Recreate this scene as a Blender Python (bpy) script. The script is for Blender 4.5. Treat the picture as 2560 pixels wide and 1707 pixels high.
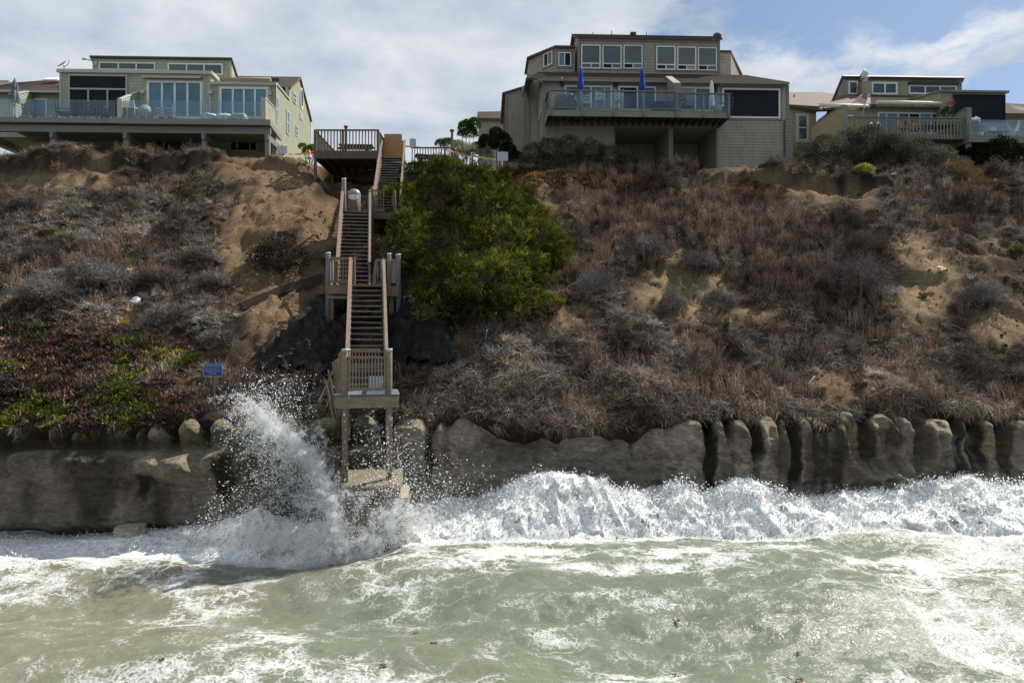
import bpy, bmesh, math, random
import numpy as np
from mathutils import Vector, Matrix, Euler

for o in list(bpy.data.objects):
    bpy.data.objects.remove(o)
scene = bpy.context.scene
col = scene.collection
random.seed(4)
RNG = np.random.default_rng(11)

# ------------------------------------------------------------------ camera
CAMZ = 5.8
F = 1707.0                      # focal length in photo pixels (24 mm equivalent)
camd = bpy.data.cameras.new('camera')
camd.sensor_width = 36.0
camd.lens = 24.0
camd.clip_start = 0.1
camd.clip_end = 3000
cam = bpy.data.objects.new('camera', camd)
cam.location = (0, 0, CAMZ)
cam.rotation_euler = (math.radians(90), 0, 0)
col.objects.link(cam)
scene.camera = cam

# ------------------------------------------------------------------ sky and sun
SUN_DIR = Vector((0.50, 0.36, 0.79)).normalized()
sun_el = math.asin(SUN_DIR.z)
sun_az = math.atan2(SUN_DIR.x, SUN_DIR.y)
world = bpy.data.worlds.new('World')
scene.world = world
world.use_nodes = True
wn = world.node_tree.nodes; wl = world.node_tree.links
wn.clear()
def wnode(t, **k):
    n = wn.new(t)
    for a, b in k.items():
        setattr(n, a, b)
    return n
out = wnode('ShaderNodeOutputWorld'); bg = wnode('ShaderNodeBackground')
bg.inputs['Strength'].default_value = 0.066
sky = wnode('ShaderNodeTexSky', sky_type='NISHITA', sun_disc=False)
sky.sun_elevation = sun_el
sky.sun_rotation = sun_az
sky.altitude = 20; sky.air_density = 1.0; sky.dust_density = 0.7; sky.ozone_density = 2.2
tc = wnode('ShaderNodeTexCoord')
sep = wnode('ShaderNodeSeparateXYZ')
wl.new(tc.outputs['Generated'], sep.inputs[0])
zc = wnode('ShaderNodeMath', operation='MAXIMUM'); zc.inputs[1].default_value = 0.0
wl.new(sep.outputs['Z'], zc.inputs[0])
za = wnode('ShaderNodeMath', operation='ADD'); za.inputs[1].default_value = 0.16
wl.new(zc.outputs[0], za.inputs[0])
dx = wnode('ShaderNodeMath', operation='DIVIDE'); dy = wnode('ShaderNodeMath', operation='DIVIDE')
wl.new(sep.outputs['X'], dx.inputs[0]); wl.new(za.outputs[0], dx.inputs[1])
wl.new(sep.outputs['Y'], dy.inputs[0]); wl.new(za.outputs[0], dy.inputs[1])
cmb = wnode('ShaderNodeCombineXYZ')
wl.new(dx.outputs[0], cmb.inputs[0]); wl.new(dy.outputs[0], cmb.inputs[1])
def wnoise(scale, detail, rough, off):
    mp = wnode('ShaderNodeMapping'); mp.inputs['Location'].default_value = off
    wl.new(cmb.outputs[0], mp.inputs['Vector'])
    n = wnode('ShaderNodeTexNoise'); n.inputs['Scale'].default_value = scale
    n.inputs['Detail'].default_value = detail; n.inputs['Roughness'].default_value = rough
    n.inputs['Distortion'].default_value = 0.25
    wl.new(mp.outputs[0], n.inputs['Vector'])
    return n.outputs['Fac']
cov = wnoise(2.1, 10, 0.60, (0.6, 0.4, 0.0))       # cloud cover
# cover thins out towards the south (right), where the blue shows
grad = wnode('ShaderNodeMapRange'); grad.inputs['From Min'].default_value = -0.1
grad.inputs['From Max'].default_value = 0.95
grad.inputs['To Min'].default_value = 0.20; grad.inputs['To Max'].default_value = -0.06
wl.new(dx.outputs[0], grad.inputs['Value'])
cs = wnode('ShaderNodeMath', operation='ADD')
wl.new(cov, cs.inputs[0]); wl.new(grad.outputs[0], cs.inputs[1])
mask = wnode('ShaderNodeMapRange', interpolation_type='SMOOTHSTEP')
mask.inputs['From Min'].default_value = 0.45; mask.inputs['From Max'].default_value = 0.59
wl.new(cs.outputs[0], mask.inputs['Value'])
shade = wnoise(2.3, 7, 0.55, (3.1, 1.7, 0.0))
cr = wnode('ShaderNodeValToRGB')
cr.color_ramp.elements[0].position = 0.33; cr.color_ramp.elements[0].color = (3.9, 4.75, 5.75, 1)
cr.color_ramp.elements[1].position = 0.68; cr.color_ramp.elements[1].color = (7.7, 8.1, 8.5, 1)
wl.new(shade, cr.inputs[0])
mx = wnode('ShaderNodeMix', data_type='RGBA')
wl.new(mask.outputs[0], mx.inputs['Factor'])
wl.new(sky.outputs[0], mx.inputs['A']); wl.new(cr.outputs[0], mx.inputs['B'])
wl.new(mx.outputs['Result'], bg.inputs['Color'])
wl.new(bg.outputs[0], out.inputs[0])

sund = bpy.data.lights.new('sun', 'SUN')
sund.energy = 5.0
sund.angle = math.radians(0.6)
sund.color = (1.0, 0.93, 0.82)
sun = bpy.data.objects.new('sun', sund)
sun.rotation_euler = (-SUN_DIR).to_track_quat('-Z', 'Y').to_euler()
sun.location = (30, 10, 40)
col.objects.link(sun)

vs = scene.view_settings
vs.view_transform = 'Standard'; vs.look = 'None'; vs.exposure = 0.7; vs.gamma = 1.0
vs.use_curve_mapping = False
scene.cycles.max_bounces = 8
scene.cycles.diffuse_bounces = 5
scene.cycles.transmission_bounces = 6
scene.cycles.transparent_max_bounces = 12

# ------------------------------------------------------------------ helpers
def pix(px, py, Y):
    """a photo pixel at a known distance Y in front of the camera"""
    return np.array(((px - 1280.0) / F * Y, Y, CAMZ + (853.5 - py) / F * Y))

def hash2(ix, iy, seed):
    h = (ix.astype(np.int64) * 374761393 + iy.astype(np.int64) * 668265263 + seed * 974634777) & 0x7fffffff
    h = ((h ^ (h >> 13)) * 1274126177) & 0x7fffffff
    h = (h ^ (h >> 16)) & 0xffff
    return h / 65535.0
def vnoise(x, y, seed=0):
    x = np.asarray(x, float); y = np.asarray(y, float)
    ix = np.floor(x); iy = np.floor(y); fx = x - ix; fy = y - iy
    u = fx * fx * fx * (fx * (fx * 6 - 15) + 10); v = fy * fy * fy * (fy * (fy * 6 - 15) + 10)
    a = hash2(ix, iy, seed); b = hash2(ix + 1, iy, seed); c = hash2(ix, iy + 1, seed); d = hash2(ix + 1, iy + 1, seed)
    return (a * (1 - u) + b * u) * (1 - v) + (c * (1 - u) + d * u) * v - 0.5
def fbm(x, y, seed=0, octaves=4, gain=0.5, lac=2.03):
    s = 0.0; a = 1.0; f = 1.0
    for i in range(octaves):
        s = s + a * vnoise(x * f + 17.3 * i, y * f - 9.1 * i, seed + i); a *= gain; f *= lac
    return s
def sstep(a, b, x):
    t = np.clip((x - a) / (b - a), 0, 1)
    return t * t * (3 - 2 * t)

ORG = {}
def tag(o, label=None, cat=None, group=None, kind=None):
    if label: o['label'] = label
    if cat: o['category'] = cat
    if group: o['group'] = group
    if kind: o['kind'] = kind
    return o
def thing(name, loc, label, cat, group=None):
    o = bpy.data.objects.new(name, None)
    o.empty_display_size = 0.2
    o.location = loc
    col.objects.link(o)
    ORG[o] = Vector(loc)
    return tag(o, label, cat, group)

def fast_mesh(name, V, Fc, smooth=False):
    V = np.asarray(V, np.float32); Fc = np.asarray(Fc, np.int32)
    me = bpy.data.meshes.new(name)
    n, k = Fc.shape
    me.vertices.add(len(V)); me.vertices.foreach_set('co', V.ravel())
    me.loops.add(n * k); me.loops.foreach_set('vertex_index', Fc.ravel())
    me.polygons.add(n)
    me.polygons.foreach_set('loop_start', np.arange(n, dtype=np.int32) * k)
    me.polygons.foreach_set('loop_total', np.full(n, k, np.int32))
    if smooth:
        me.polygons.foreach_set('use_smooth', np.ones(n, bool))
    me.update(calc_edges=True)
    return me
def vattr(me, name, arr):
    arr = np.asarray(arr, np.float32)
    if arr.ndim == 1:
        a = me.attributes.new(name, 'FLOAT', 'POINT'); a.data.foreach_set('value', arr)
    else:
        a = me.attributes.new(name, 'FLOAT_COLOR', 'POINT')
        a.data.foreach_set('color', np.concatenate([arr, np.ones((len(arr), 1), np.float32)], 1).ravel())
def link(name, me, mat=None, parent=None):
    """an object whose mesh data is in world coordinates, or relative to its parent's base"""
    o = bpy.data.objects.new(name, me)
    if mat and not me.materials: me.materials.append(mat)
    col.objects.link(o)
    if parent is not None:
        o.parent = parent
        ORG[o] = ORG[parent]
    else:
        ORG[o] = Vector((0, 0, 0))
    return o
def grid_faces(nu, nv):
    i = np.arange(nu - 1)[:, None] * nv + np.arange(nv - 1)[None, :]
    i = i.ravel()
    return np.stack([i, i + nv, i + nv + 1, i + 1], 1)

class MB:
    """collects shapes and builds them as one mesh object"""
    def __init__(s): s.v = []; s.f = []; s.sm = []
    def add(s, vs, fs, smooth=False):
        b = len(s.v)
        s.v += [tuple(map(float, v)) for v in vs]
        s.f += [tuple(b + i for i in f) for f in fs]
        s.sm += [smooth] * len(fs)
        return s
    def hexa(s, p):    # p: 8 corners, bottom 4 ccw then top 4
        return s.add(p, [(3, 2, 1, 0), (4, 5, 6, 7), (0, 1, 5, 4), (1, 2, 6, 5), (2, 3, 7, 6), (3, 0, 4, 7)])
    def box(s, c, size, M=None, taper=0):
        hx, hy, hz = size[0] / 2, size[1] / 2, size[2] / 2
        p = [Vector((x * hx, y * hy, z * hz)) for z in (-1, 1) for x, y in ((-1, -1), (1, -1), (1, 1), (-1, 1))]
        if M is not None: p = [M @ q for q in p]
        return s.hexa([q + Vector(c) for q in p])
    def bar(s, a, b, w, h, up=(0, 0, 1)):
        """rectangular bar from a to b, w across, h along up"""
        a = Vector(a); b = Vector(b); d = (b - a).normalized(); up = Vector(up)
        x = d.cross(up)
        if x.length < 1e-4: x = d.cross(Vector((0, 1, 0)))
        x.normalize(); y = x.cross(d).normalized()
        q = []
        for base in (a, b):
            q += [base - x * w / 2 - y * h / 2, base + x * w / 2 - y * h / 2, base + x * w / 2 + y * h / 2, base - x * w / 2 + y * h / 2]
        return s.add(q, [(0, 1, 2, 3), (7, 6, 5, 4), (0, 4, 5, 1), (1, 5, 6, 2), (2, 6, 7, 3), (3, 7, 4, 0)])
    def tube(s, pts, r, n=10, cap=True):
        pts = [Vector(p) for p in pts]
        if not hasattr(r, '__len__'): r = [r] * len(pts)
        V = []; Fs = []
        for i, p in enumerate(pts):
            d = (pts[min(i + 1, len(pts) - 1)] - pts[max(i - 1, 0)]).normalized()
            x = d.cross(Vector((0, 0, 1)))
            if x.length < 1e-3: x = Vector((1, 0, 0))
            x.normalize(); y = d.cross(x).normalized()
            for k in range(n):
                a = 2 * math.pi * k / n
                V.append(p + x * math.cos(a) * r[i] + y * math.sin(a) * r[i])
        for i in range(len(pts) - 1):
            for k in range(n):
                k2 = (k + 1) % n
                Fs.append((i * n + k, i * n + k2, (i + 1) * n + k2, (i + 1) * n + k))
        s.add(V, Fs, True)
        if cap:
            b = len(s.v) - len(V)
            s.f.append(tuple(b + k for k in range(n))[::-1]); s.sm.append(False)
            s.f.append(tuple(b + (len(pts) - 1) * n + k for k in range(n))); s.sm.append(False)
        return s
    def lathe(s, c, prof, n=16):
        """prof: list of (r, z)"""
        V = []; Fs = []
        for r, z in prof:
            for k in range(n):
                a = 2 * math.pi * k / n
                V.append((c[0] + r * math.cos(a), c[1] + r * math.sin(a), c[2] + z))
        for i in range(len(prof) - 1):
            for k in range(n):
                k2 = (k + 1) % n
                Fs.append((i * n + k, i * n + k2, (i + 1) * n + k2, (i + 1) * n + k))
        return s.add(V, Fs, True)
    def prism(s, poly, off):
        """poly: 3D loop, extruded by vector off"""
        n = len(poly); off = Vector(off)
        V = [Vector(p) for p in poly]; V += [p + off for p in V]
        Fs = [tuple(range(n))[::-1], tuple(range(n, 2 * n))]
        Fs += [(i, (i + 1) % n, n + (i + 1) % n, n + i) for i in range(n)]
        return s.add(V, Fs)
    def build(s, name, mat, parent=None, origin=None):
        o0 = ORG[parent] if parent is not None else (Vector(origin) if origin is not None else Vector((0, 0, 0)))
        me = bpy.data.meshes.new(name)
        me.from_pydata([(v[0] - o0[0], v[1] - o0[1], v[2] - o0[2]) for v in s.v], [], s.f)
        me.polygons.foreach_set('use_smooth', s.sm)
        me.update()
        bm = bmesh.new(); bm.from_mesh(me); bmesh.ops.recalc_face_normals(bm, faces=bm.faces); bm.to_mesh(me); bm.free()
        if mat: me.materials.append(mat)
        o = bpy.data.objects.new(name, me)
        col.objects.link(o)
        if parent is not None:
            o.parent = parent; ORG[o] = ORG[parent]
        else:
            o.location = o0; ORG[o] = Vector(o0)
        return o

UNIT = {}
def unit_box(mat):
    """shared 1 m box with slightly eased edges, for alike pieces"""
    if mat.name not in UNIT:
        bm = bmesh.new(); bmesh.ops.create_cube(bm, size=1.0)
        me = bpy.data.meshes.new('board'); bm.to_mesh(me); bm.free()
        me.materials.append(mat); UNIT[mat.name] = me
    return UNIT[mat.name]
def piece(name, mat, parent, a, b, w, h, up=(0, 0, 1)):
    """an alike piece (board, baluster, tread) from a to b sharing one mesh"""
    a = Vector(a); b = Vector(b); d = b - a; L = d.length; d.normalize(); up = Vector(up)
    x = d.cross(up)
    if x.length < 1e-4: x = d.cross(Vector((0, 1, 0)))
    x.normalize(); y = x.cross(d).normalized()
    R = Matrix((x, d, y)).transposed().to_4x4()
    o = bpy.data.objects.new(name, unit_box(mat))
    col.objects.link(o); o.parent = parent
    o.matrix_local = Matrix.Translation((a + b) / 2 - ORG[parent]) @ R @ Matrix.Diagonal((w, L, h, 1))
    ORG[o] = ORG[parent]
    return o

# ------------------------------------------------------------------ materials
def new_mat(name):
    m = bpy.data.materials.new(name); m.use_nodes = True
    nt = m.node_tree; nt.nodes.clear()
    o = nt.nodes.new('ShaderNodeOutputMaterial'); p = nt.nodes.new('ShaderNodeBsdfPrincipled')
    nt.links.new(p.outputs[0], o.inputs[0])
    return m, nt, p, o
def N(nt, t, ins=None, **k):
    n = nt.nodes.new(t)
    for a, b in k.items(): setattr(n, a, b)
    for a, b in (ins or {}).items():
        if hasattr(b, 'is_output') or isinstance(b, bpy.types.NodeSocket): nt.links.new(b, n.inputs[a])
        else: n.inputs[a].default_value = b
    return n
def noise(nt, scale, detail=4, rough=0.55, vec=None, dist=0.0):
    n = N(nt, 'ShaderNodeTexNoise', {'Scale': scale, 'Detail': detail, 'Roughness': rough, 'Distortion': dist})
    if vec is not None: nt.links.new(vec, n.inputs['Vector'])
    return n.outputs['Fac']
def ramp(nt, fac, stops):
    r = nt.nodes.new('ShaderNodeValToRGB'); e = r.color_ramp.elements
    while len(e) > 1: e.remove(e[-1])
    e[0].position = stops[0][0]; e[0].color = tuple(stops[0][1]) + (1,)
    for p, c in stops[1:]:
        q = e.new(p); q.color = tuple(c) + (1,)
    nt.links.new(fac, r.inputs[0]); return r.outputs[0]
def mixc(nt, fac, a, b, mode='MIX'):
    m = N(nt, 'ShaderNodeMix', data_type='RGBA', blend_type=mode)
    for s, v in (('Factor', fac), ('A', a), ('B', b)):
        if isinstance(v, bpy.types.NodeSocket): nt.links.new(v, m.inputs[s])
        else: m.inputs[s].default_value = v if s == 'Factor' else tuple(v)[:3] + (1,)
    return m.outputs['Result']
def bump(nt, p, h, strength, dist=0.02):
    b = N(nt, 'ShaderNodeBump', {'Height': h, 'Strength': strength, 'Distance': dist})
    nt.links.new(b.outputs[0], p.inputs['Normal']); return b
def objvec(nt, scale=(1, 1, 1)):
    g = nt.nodes.new('ShaderNodeNewGeometry')
    m = N(nt, 'ShaderNodeMapping', {'Vector': g.outputs['Position'], 'Scale': scale})
    return m.outputs[0]
def simple(name, c, rough=0.7, var=0.18, scale=6.0, bumps=0.0, stretch=(1, 1, 1), metal=0.0, spec=0.4, dirt=None):
    m, nt, p, o = new_mat(name)
    v = objvec(nt, stretch)
    f = noise(nt, scale, 5, 0.6, v)
    lo = tuple(x * (1 - var) for x in c); hi = tuple(min(1, x * (1 + var)) for x in c)
    cc = ramp(nt, f, [(0.3, lo), (0.7, hi)])
    oi = nt.nodes.new('ShaderNodeObjectInfo')
    rr = N(nt, 'ShaderNodeMapRange', {'Value': oi.outputs['Random'], 'To Min': 0.86, 'To Max': 1.1})
    cc = mixc(nt, 1.0, cc, (1, 1, 1), 'MULTIPLY')
    hsv = N(nt, 'ShaderNodeHueSaturation', {'Color': cc, 'Value': rr.outputs[0]})
    cc = hsv.outputs[0]
    if dirt:
        d = noise(nt, 1.7, 6, 0.65, v)
        dm = N(nt, 'ShaderNodeMapRange', {'Value': d, 'From Min': 0.52, 'From Max': 0.75})
        cc = mixc(nt, dm.outputs[0], cc, dirt)
    nt.links.new(cc, p.inputs['Base Color'])
    p.inputs['Roughness'].default_value = rough
    p.inputs['Metallic'].default_value = metal
    p.inputs['Specular IOR Level'].default_value = spec
    if bumps: bump(nt, p, noise(nt, scale * 5, 4, 0.6, v), bumps, 0.01)
    return m
# ------------------------------------------------------------------ the hillside
KY = [18.0, 19.3, 20.5, 24.2, 30.0, 35.0, 36.4, 38.0, 45.0, 90.0]
KZ = [2.6, 3.15, 4.0, 6.75, 10.7, 14.2, 14.85, 15.1, 15.5, 16.0]
SY = [17.0, 20.0, 24.0, 25.6, 30.0, 31.4, 36.2, 38.0]        # centre line and height of the stairway
SX = [-3.65, -4.25, -5.09, -5.95, -6.84, -6.1, -6.3, -6.5]
SZ = [4.4, 4.4, 7.78, 7.78, 11.5, 11.5, 15.5, 15.5]
def ground0(x, y):
    x = np.asarray(x, float); y = np.asarray(y, float)
    z = np.interp(y, KY, KZ)
    z = z + np.interp(x, [-26, -14, -11.2, -8.5, 0, 8, 14, 20, 28], [0.95, 0.85, 0.75, 0.0, 0.0, 0.0, 0.25, 0.1, -0.1]) * sstep(29, 36.4, y)
    fade = (1 - sstep(35.5, 38.0, y)) * (.35 + .65 * sstep(19.8, 22.0, y))
    z = z + fade * (0.75 * fbm(x * 0.22, y * 0.26, 3, 3) + 0.52 * fbm(x * 0.8, y * 0.9, 8, 3))
    # eroded scarp just under the crest
    ys = 35.75 + 0.9 * fbm(x * 0.45, 0 * x, 21, 3)
    D = np.interp(x, [-27, -17, -14.5, -12, -9, -7, 2, 9, 11, 18, 21, 27], [0.95, 0.95, 0.35, 0.7, 0.35, 0, 0.15, 0.2, 0.8, 0.9, 0.3, 0.3])
    z = z - D * sstep(ys + 0.12, ys - 0.16, y) * sstep(ys - 4.5, ys - 0.5, y)
    return z
def march(fn, px, py, y0=18.2, y1=44.0, n=900):
    px = np.atleast_1d(np.asarray(px, float)); py = np.atleast_1d(np.asarray(py, float))
    Y = np.full(px.shape, y1); done = np.zeros(px.shape, bool)
    for yy in np.linspace(y0, y1, n):
        below = (CAMZ + (853.5 - py) / F * yy) < fn((px - 1280) / F * yy, np.full(px.shape, yy))
        hit = below & ~done
        Y[hit] = yy; done |= hit
    return (px - 1280) / F * Y, Y, CAMZ + (853.5 - py) / F * Y
BLUFFS = [(1720, 715, 1.5, 1.3, 0.75), (2325, 715, 1.2, 1.4, 0.65), (2290, 630, 0.8, 0.8, 0.3), (2040, 478, 1.1, 1.0, 0.7),
          (1885, 445, 1.3, 0.9, 0.5), (2540, 800, 1.6, 1.0, 0.4), (110, 452, 2.6, 0.8, 0.3), (660, 430, 1.4, 1.0, 0.3)]
BL = []
for (bx, by, rx, ry, dp) in BLUFFS:
    a, b, c = march(ground0, bx, by)
    BL.append((float(a[0]), float(b[0]), rx, ry, dp * .55))
def ell(px, py, L):
    m = np.zeros_like(px)
    for cx, cy, rx, ry, w in L:
        m = np.maximum(m, w * np.exp(-(((px - cx) / rx) ** 2 + ((py - cy) / ry) ** 2) * 0.7))
    return m
BARE = [(715, 470, 65, 80, 1), (650, 545, 65, 70, 1), (625, 640, 60, 80, 1), (715, 700, 90, 60, 1), (690, 790, 70, 70, 1), (745, 410, 55, 45, 1),
        (800, 560, 40, 60, 1), (120, 452, 130, 16, 1), (250, 425, 26, 40, .8), (650, 420, 90, 30, .8), (560, 440, 60, 25, .5),
        (1720, 730, 80, 45, 1), (1695, 690, 70, 25, 1), (1800, 785, 120, 18, .9), (1650, 745, 60, 30, .7), (2315, 720, 60, 55, 1), (2290, 635, 45, 40, .9),
        (2345, 670, 30, 40, .8), (2515, 812, 80, 42, 1), (2040, 480, 55, 32, .9), (1870, 445, 90, 24, .8), (2150, 480, 60, 30, .5), (1340, 470, 70, 60, .55),
        (1420, 790, 50, 30, .7), (350, 800, 60, 20, .5), (540, 880, 80, 40, .5), (1130, 850, 40, 20, .6), (1320, 890, 30, 14, .6), (2110, 960, 70, 40, .9), (2480, 600, 50, 60, .4), (1690, 640, 60, 20, .5)]
def ground(x, y):
    x = np.asarray(x, float); y = np.asarray(y, float)
    z = ground0(x, y)
    for cx, cy, rx, ry, dp in BL:
        dx_ = (x - cx) / rx; dy_ = (y - cy) / ry
        m = np.exp(-dx_ ** 2 * 1.2) * sstep(-1.4, -0.1, dy_) * (1 - sstep(0.75, 1.05, dy_ + 0.25 * np.sin(dx_ * 2.3)))
        ribs = np.abs(np.sin((x - cx) * 5.3 + 1.7 * np.sin(y * 1.9 + cx) + 1.5 * vnoise(x * 2, y * 2, 5)))
        z = z - m * dp * (0.75 + 0.35 * ribs)
    sc = np.interp(y, SY, SX); sz = np.interp(y, SY, SZ)
    near = 1 - sstep(1.6, 3.6, np.abs(x - sc))
    lim = sz - 1.05 - 0.15 * vnoise(x, y, 40)
    z = np.where((y > 19) & (y < 36.4), z * (1 - near) + np.minimum(z, lim) * near, z)
    # hollow under the viewing deck
    hd = sstep(-11.4, -9.9, x) * (1 - sstep(-5.6, -4.6, x)) * sstep(33.0, 34.8, y) * (1 - sstep(38.2, 38.9, y))
    z = z * (1 - hd) + np.minimum(z, 13.9 + .25 * vnoise(x * 1.3, y * 1.3, 41)) * hd
    yy_ = np.maximum(y, 5.0); br_ = ell(1280 + F * x / yy_, 853.5 - F * (z - CAMZ) / yy_, BARE)
    z = z - br_ * (.34 * np.abs(fbm(x * 1.9 + .3 * y, y * .55, 18, 4)) + .10 * np.abs(fbm(x * 6, y * 2.2, 19, 3)))
    z = z + 0.19 * fbm(x * 2.4, y * 2.4, 14, 4) * (1 - sstep(36.5, 38.5, y))
    return z
def lip(x):
    return 20.0 + 0.45 * fbm(x * 0.55, 0 * x + 3.3, 31, 3) + np.interp(x, [-27, -12, -10, -8, -3, -1.2, -.4, 3.5, 4.8, 6, 14, 27], [-0.35, -0.3, -.15, 0.1, 0.1, .0, -0.40, -0.45, -.1, 0.1, 0.05, 0.0])
# height table of the finished slope, for quick look-ups
HX = np.linspace(-34, 34, 681); HY = np.linspace(18, 47, 291)
HT = ground(*np.meshgrid(HX, HY, indexing='ij'))
def glook(x, y):
    fx = np.clip((x - HX[0]) / (HX[1] - HX[0]), 0, len(HX) - 1.001); fy = np.clip((y - HY[0]) / (HY[1] - HY[0]), 0, len(HY) - 1.001)
    i = fx.astype(int); j = fy.astype(int); a = fx - i; b = fy - j
    return (HT[i, j] * (1 - a) + HT[i + 1, j] * a) * (1 - b) + (HT[i, j + 1] * (1 - a) + HT[i + 1, j + 1] * a) * b
def hit(px, py):
    px = np.atleast_1d(np.asarray(px, float)); py = np.atleast_1d(np.asarray(py, float))
    ys = np.linspace(18.4, 44, 1025)[None, :]
    out = []
    for k in range(0, len(px), 2000):
        a = px[k:k + 2000, None]; b = py[k:k + 2000, None]
        low = (CAMZ + (853.5 - b) / F * ys) < glook((a - 1280) / F * ys, np.broadcast_to(ys, (len(a), ys.shape[1])))
        i = np.where(low.any(1), low.argmax(1), ys.shape[1] - 1); out.append(ys[0, i])
    Y = np.concatenate(out)
    return np.stack([(px - 1280) / F * Y, Y, CAMZ + (853.5 - py) / F * Y], -1)
def to_px(P):
    return 1280 + F * P[:, 0] / P[:, 1], 853.5 - F * (P[:, 2] - CAMZ) / P[:, 1]
BARK = [(1500, 440, 170, 35, .9), (1350, 430, 90, 35, .7), (1880, 470, 60, 20, .7)]

nx, ny = 560, 240
xs = np.linspace(-33, 33, nx)
tt = np.linspace(0, 1, ny) ** 1.08
X = np.repeat(xs[:, None], ny, 1)
lx = lip(xs)[:, None]
Yg = lx + (47.0 - lx) * tt[None, :]
Zg = ground(X, Yg)
# under-cut skirt below the turf edge
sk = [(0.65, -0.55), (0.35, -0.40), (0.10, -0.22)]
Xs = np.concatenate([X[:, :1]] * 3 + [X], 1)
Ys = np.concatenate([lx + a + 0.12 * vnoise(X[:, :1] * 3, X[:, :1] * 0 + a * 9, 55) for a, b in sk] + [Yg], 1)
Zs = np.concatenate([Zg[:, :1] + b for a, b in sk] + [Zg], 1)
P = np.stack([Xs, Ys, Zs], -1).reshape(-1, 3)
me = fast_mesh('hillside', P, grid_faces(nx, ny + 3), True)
ppx, ppy = to_px(P)
bare = ell(ppx, ppy, BARE)
nz = fbm(P[:, 0] * 1.4, P[:, 1] * 1.4, 61, 4)
soil = np.array([0.135, 0.09, 0.056]); sand = np.array([0.285, 0.195, 0.118]); dark = np.array([0.045, 0.035, 0.027]); pale = np.array([0.44, 0.34, 0.205])
base = dark[None] + (soil - dark)[None] * sstep(-0.35, 0.35, nz)[:, None]
cc = base * (1 - sstep(.15, .6, bare + 0.25 * nz)[:, None]) + sand[None] * sstep(.15, .6, bare + 0.25 * nz)[:, None]
pl = ell(ppx, ppy, [(1720, 730, 100, 60, 1), (2320, 700, 70, 90, .8), (2515, 815, 90, 45, .8), (110, 455, 120, 18, .8), (1820, 785, 110, 20, .7)])
cc = cc * (1 - pl[:, None]) + (pale * 0.8 + cc * 0.2) * pl[:, None]
cc *= (1 + 0.35 * fbm(P[:, 0] * 4, P[:, 1] * 4, 77, 3))[:, None]
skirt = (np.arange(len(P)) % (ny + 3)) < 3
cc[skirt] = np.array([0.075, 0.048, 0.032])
vattr(me, 'tint', np.clip(cc, 0.01, 1))
M_soil, nt, p, o_ = new_mat('hillside_soil')
at = N(nt, 'ShaderNodeAttribute', attribute_name='tint')
v = objvec(nt)
f1 = noise(nt, 9.0, 6, 0.65, v); f2 = noise(nt, 42.0, 5, 0.6, v)
k = N(nt, 'ShaderNodeMapRange', {'Value': f1, 'From Min': 0.3, 'From Max': 0.7, 'To Min': 0.62, 'To Max': 1.3})
c1 = N(nt, 'ShaderNodeHueSaturation', {'Color': at.outputs['Color'], 'Value': k.outputs[0]}).outputs[0]
k2 = N(nt, 'ShaderNodeMapRange', {'Value': f2, 'From Min': 0.55, 'From Max': 0.75, 'To Min': 0.0, 'To Max': 0.5})
c2 = mixc(nt, k2.outputs[0], c1, (0.10, 0.075, 0.055))
nt.links.new(c2, p.inputs['Base Color']); p.inputs['Roughness'].default_value = 0.95; p.inputs['Specular IOR Level'].default_value = 0.1
sm = N(nt, 'ShaderNodeMath', {0: f1, 1: f2}, operation='ADD')
bump(nt, p, sm.outputs[0], 1.0, 0.22)
hill = tag(link('hillside', me, M_soil), 'dry sandy hillside slope rising from the cliff to the houses', None, None, 'structure')
# plateau the houses stand on, out to the horizon
pv = [(-400, 46.5, 15.45), (400, 46.5, 15.45), (400, 900, 18), (-400, 900, 18), (-400, 30.0, 12.0), (-32.9, 46.5, 15.45)]
m_ = MB().add([(-400, 46.6, 15.4), (400, 46.6, 15.4), (400, 900, 20), (-400, 900, 20)], [(0, 1, 2, 3)])
m_.add([(32.6, 20.5, 3.0), (400, 20.5, 3.0), (400, 36.5, 14.7), (32.6, 36.5, 14.7)], [(0, 1, 2, 3)])
m_.add([(32.6, 36.5, 14.7), (400, 36.5, 14.7), (400, 46.6, 15.4), (32.6, 46.6, 15.4)], [(0, 1, 2, 3)])
m_.add([(-400, 20.5, 3.0), (-32.6, 20.5, 3.0), (-32.6, 36.5, 15.2), (-400, 36.5, 15.2)], [(0, 1, 2, 3)])
m_.add([(-400, 36.5, 15.2), (-32.6, 36.5, 15.2), (-32.6, 46.6, 15.4), (-400, 46.6, 15.4)], [(0, 1, 2, 3)])
tag(m_.build('plateau_ground', simple('far_soil', (0.14, 0.105, 0.07), 0.95, 0.3, 0.8)), 'dry flat ground of the plateau behind the houses', None, None, 'structure')

# ------------------------------------------------------------------ the sea cliff
def pX(px, Y=19.9): return (np.asarray(px, float) - 1280) / F * Y
def pZ(py, Y=19.9): return CAMZ + (853.5 - np.asarray(py, float)) / F * Y
GROOVES = [(40, 12, .3), (100, 20, .25), (175, 22, .25), (250, 30, .25), (340, 12, .3), (372, 10, .25), (441, 12, .45), (523, 12, .45), (600, 14, .35), (670, 18, .3), (760, 18, .25), (868, 10, .35), (962, 16, .4),
           (1078, 12, .4), (1118, 12, .25), (1580, 5, .2), (1672, 8, .15), (1771, 9, .45), (1820, 7, .3), (1883, 10, .4), (1948, 7, .35), (1977, 8, .35), (2048, 17, .4), (2078, 14, .35), (2163, 12, .4), (2236, 9, .35),
           (2292, 14, .35), (2388, 11, .3), (2434, 13, .4), (2502, 13, .35), (2590, 14, .4), (2680, 14, .4), (-60, 14, .4), (-150, 14, .4)]
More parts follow.
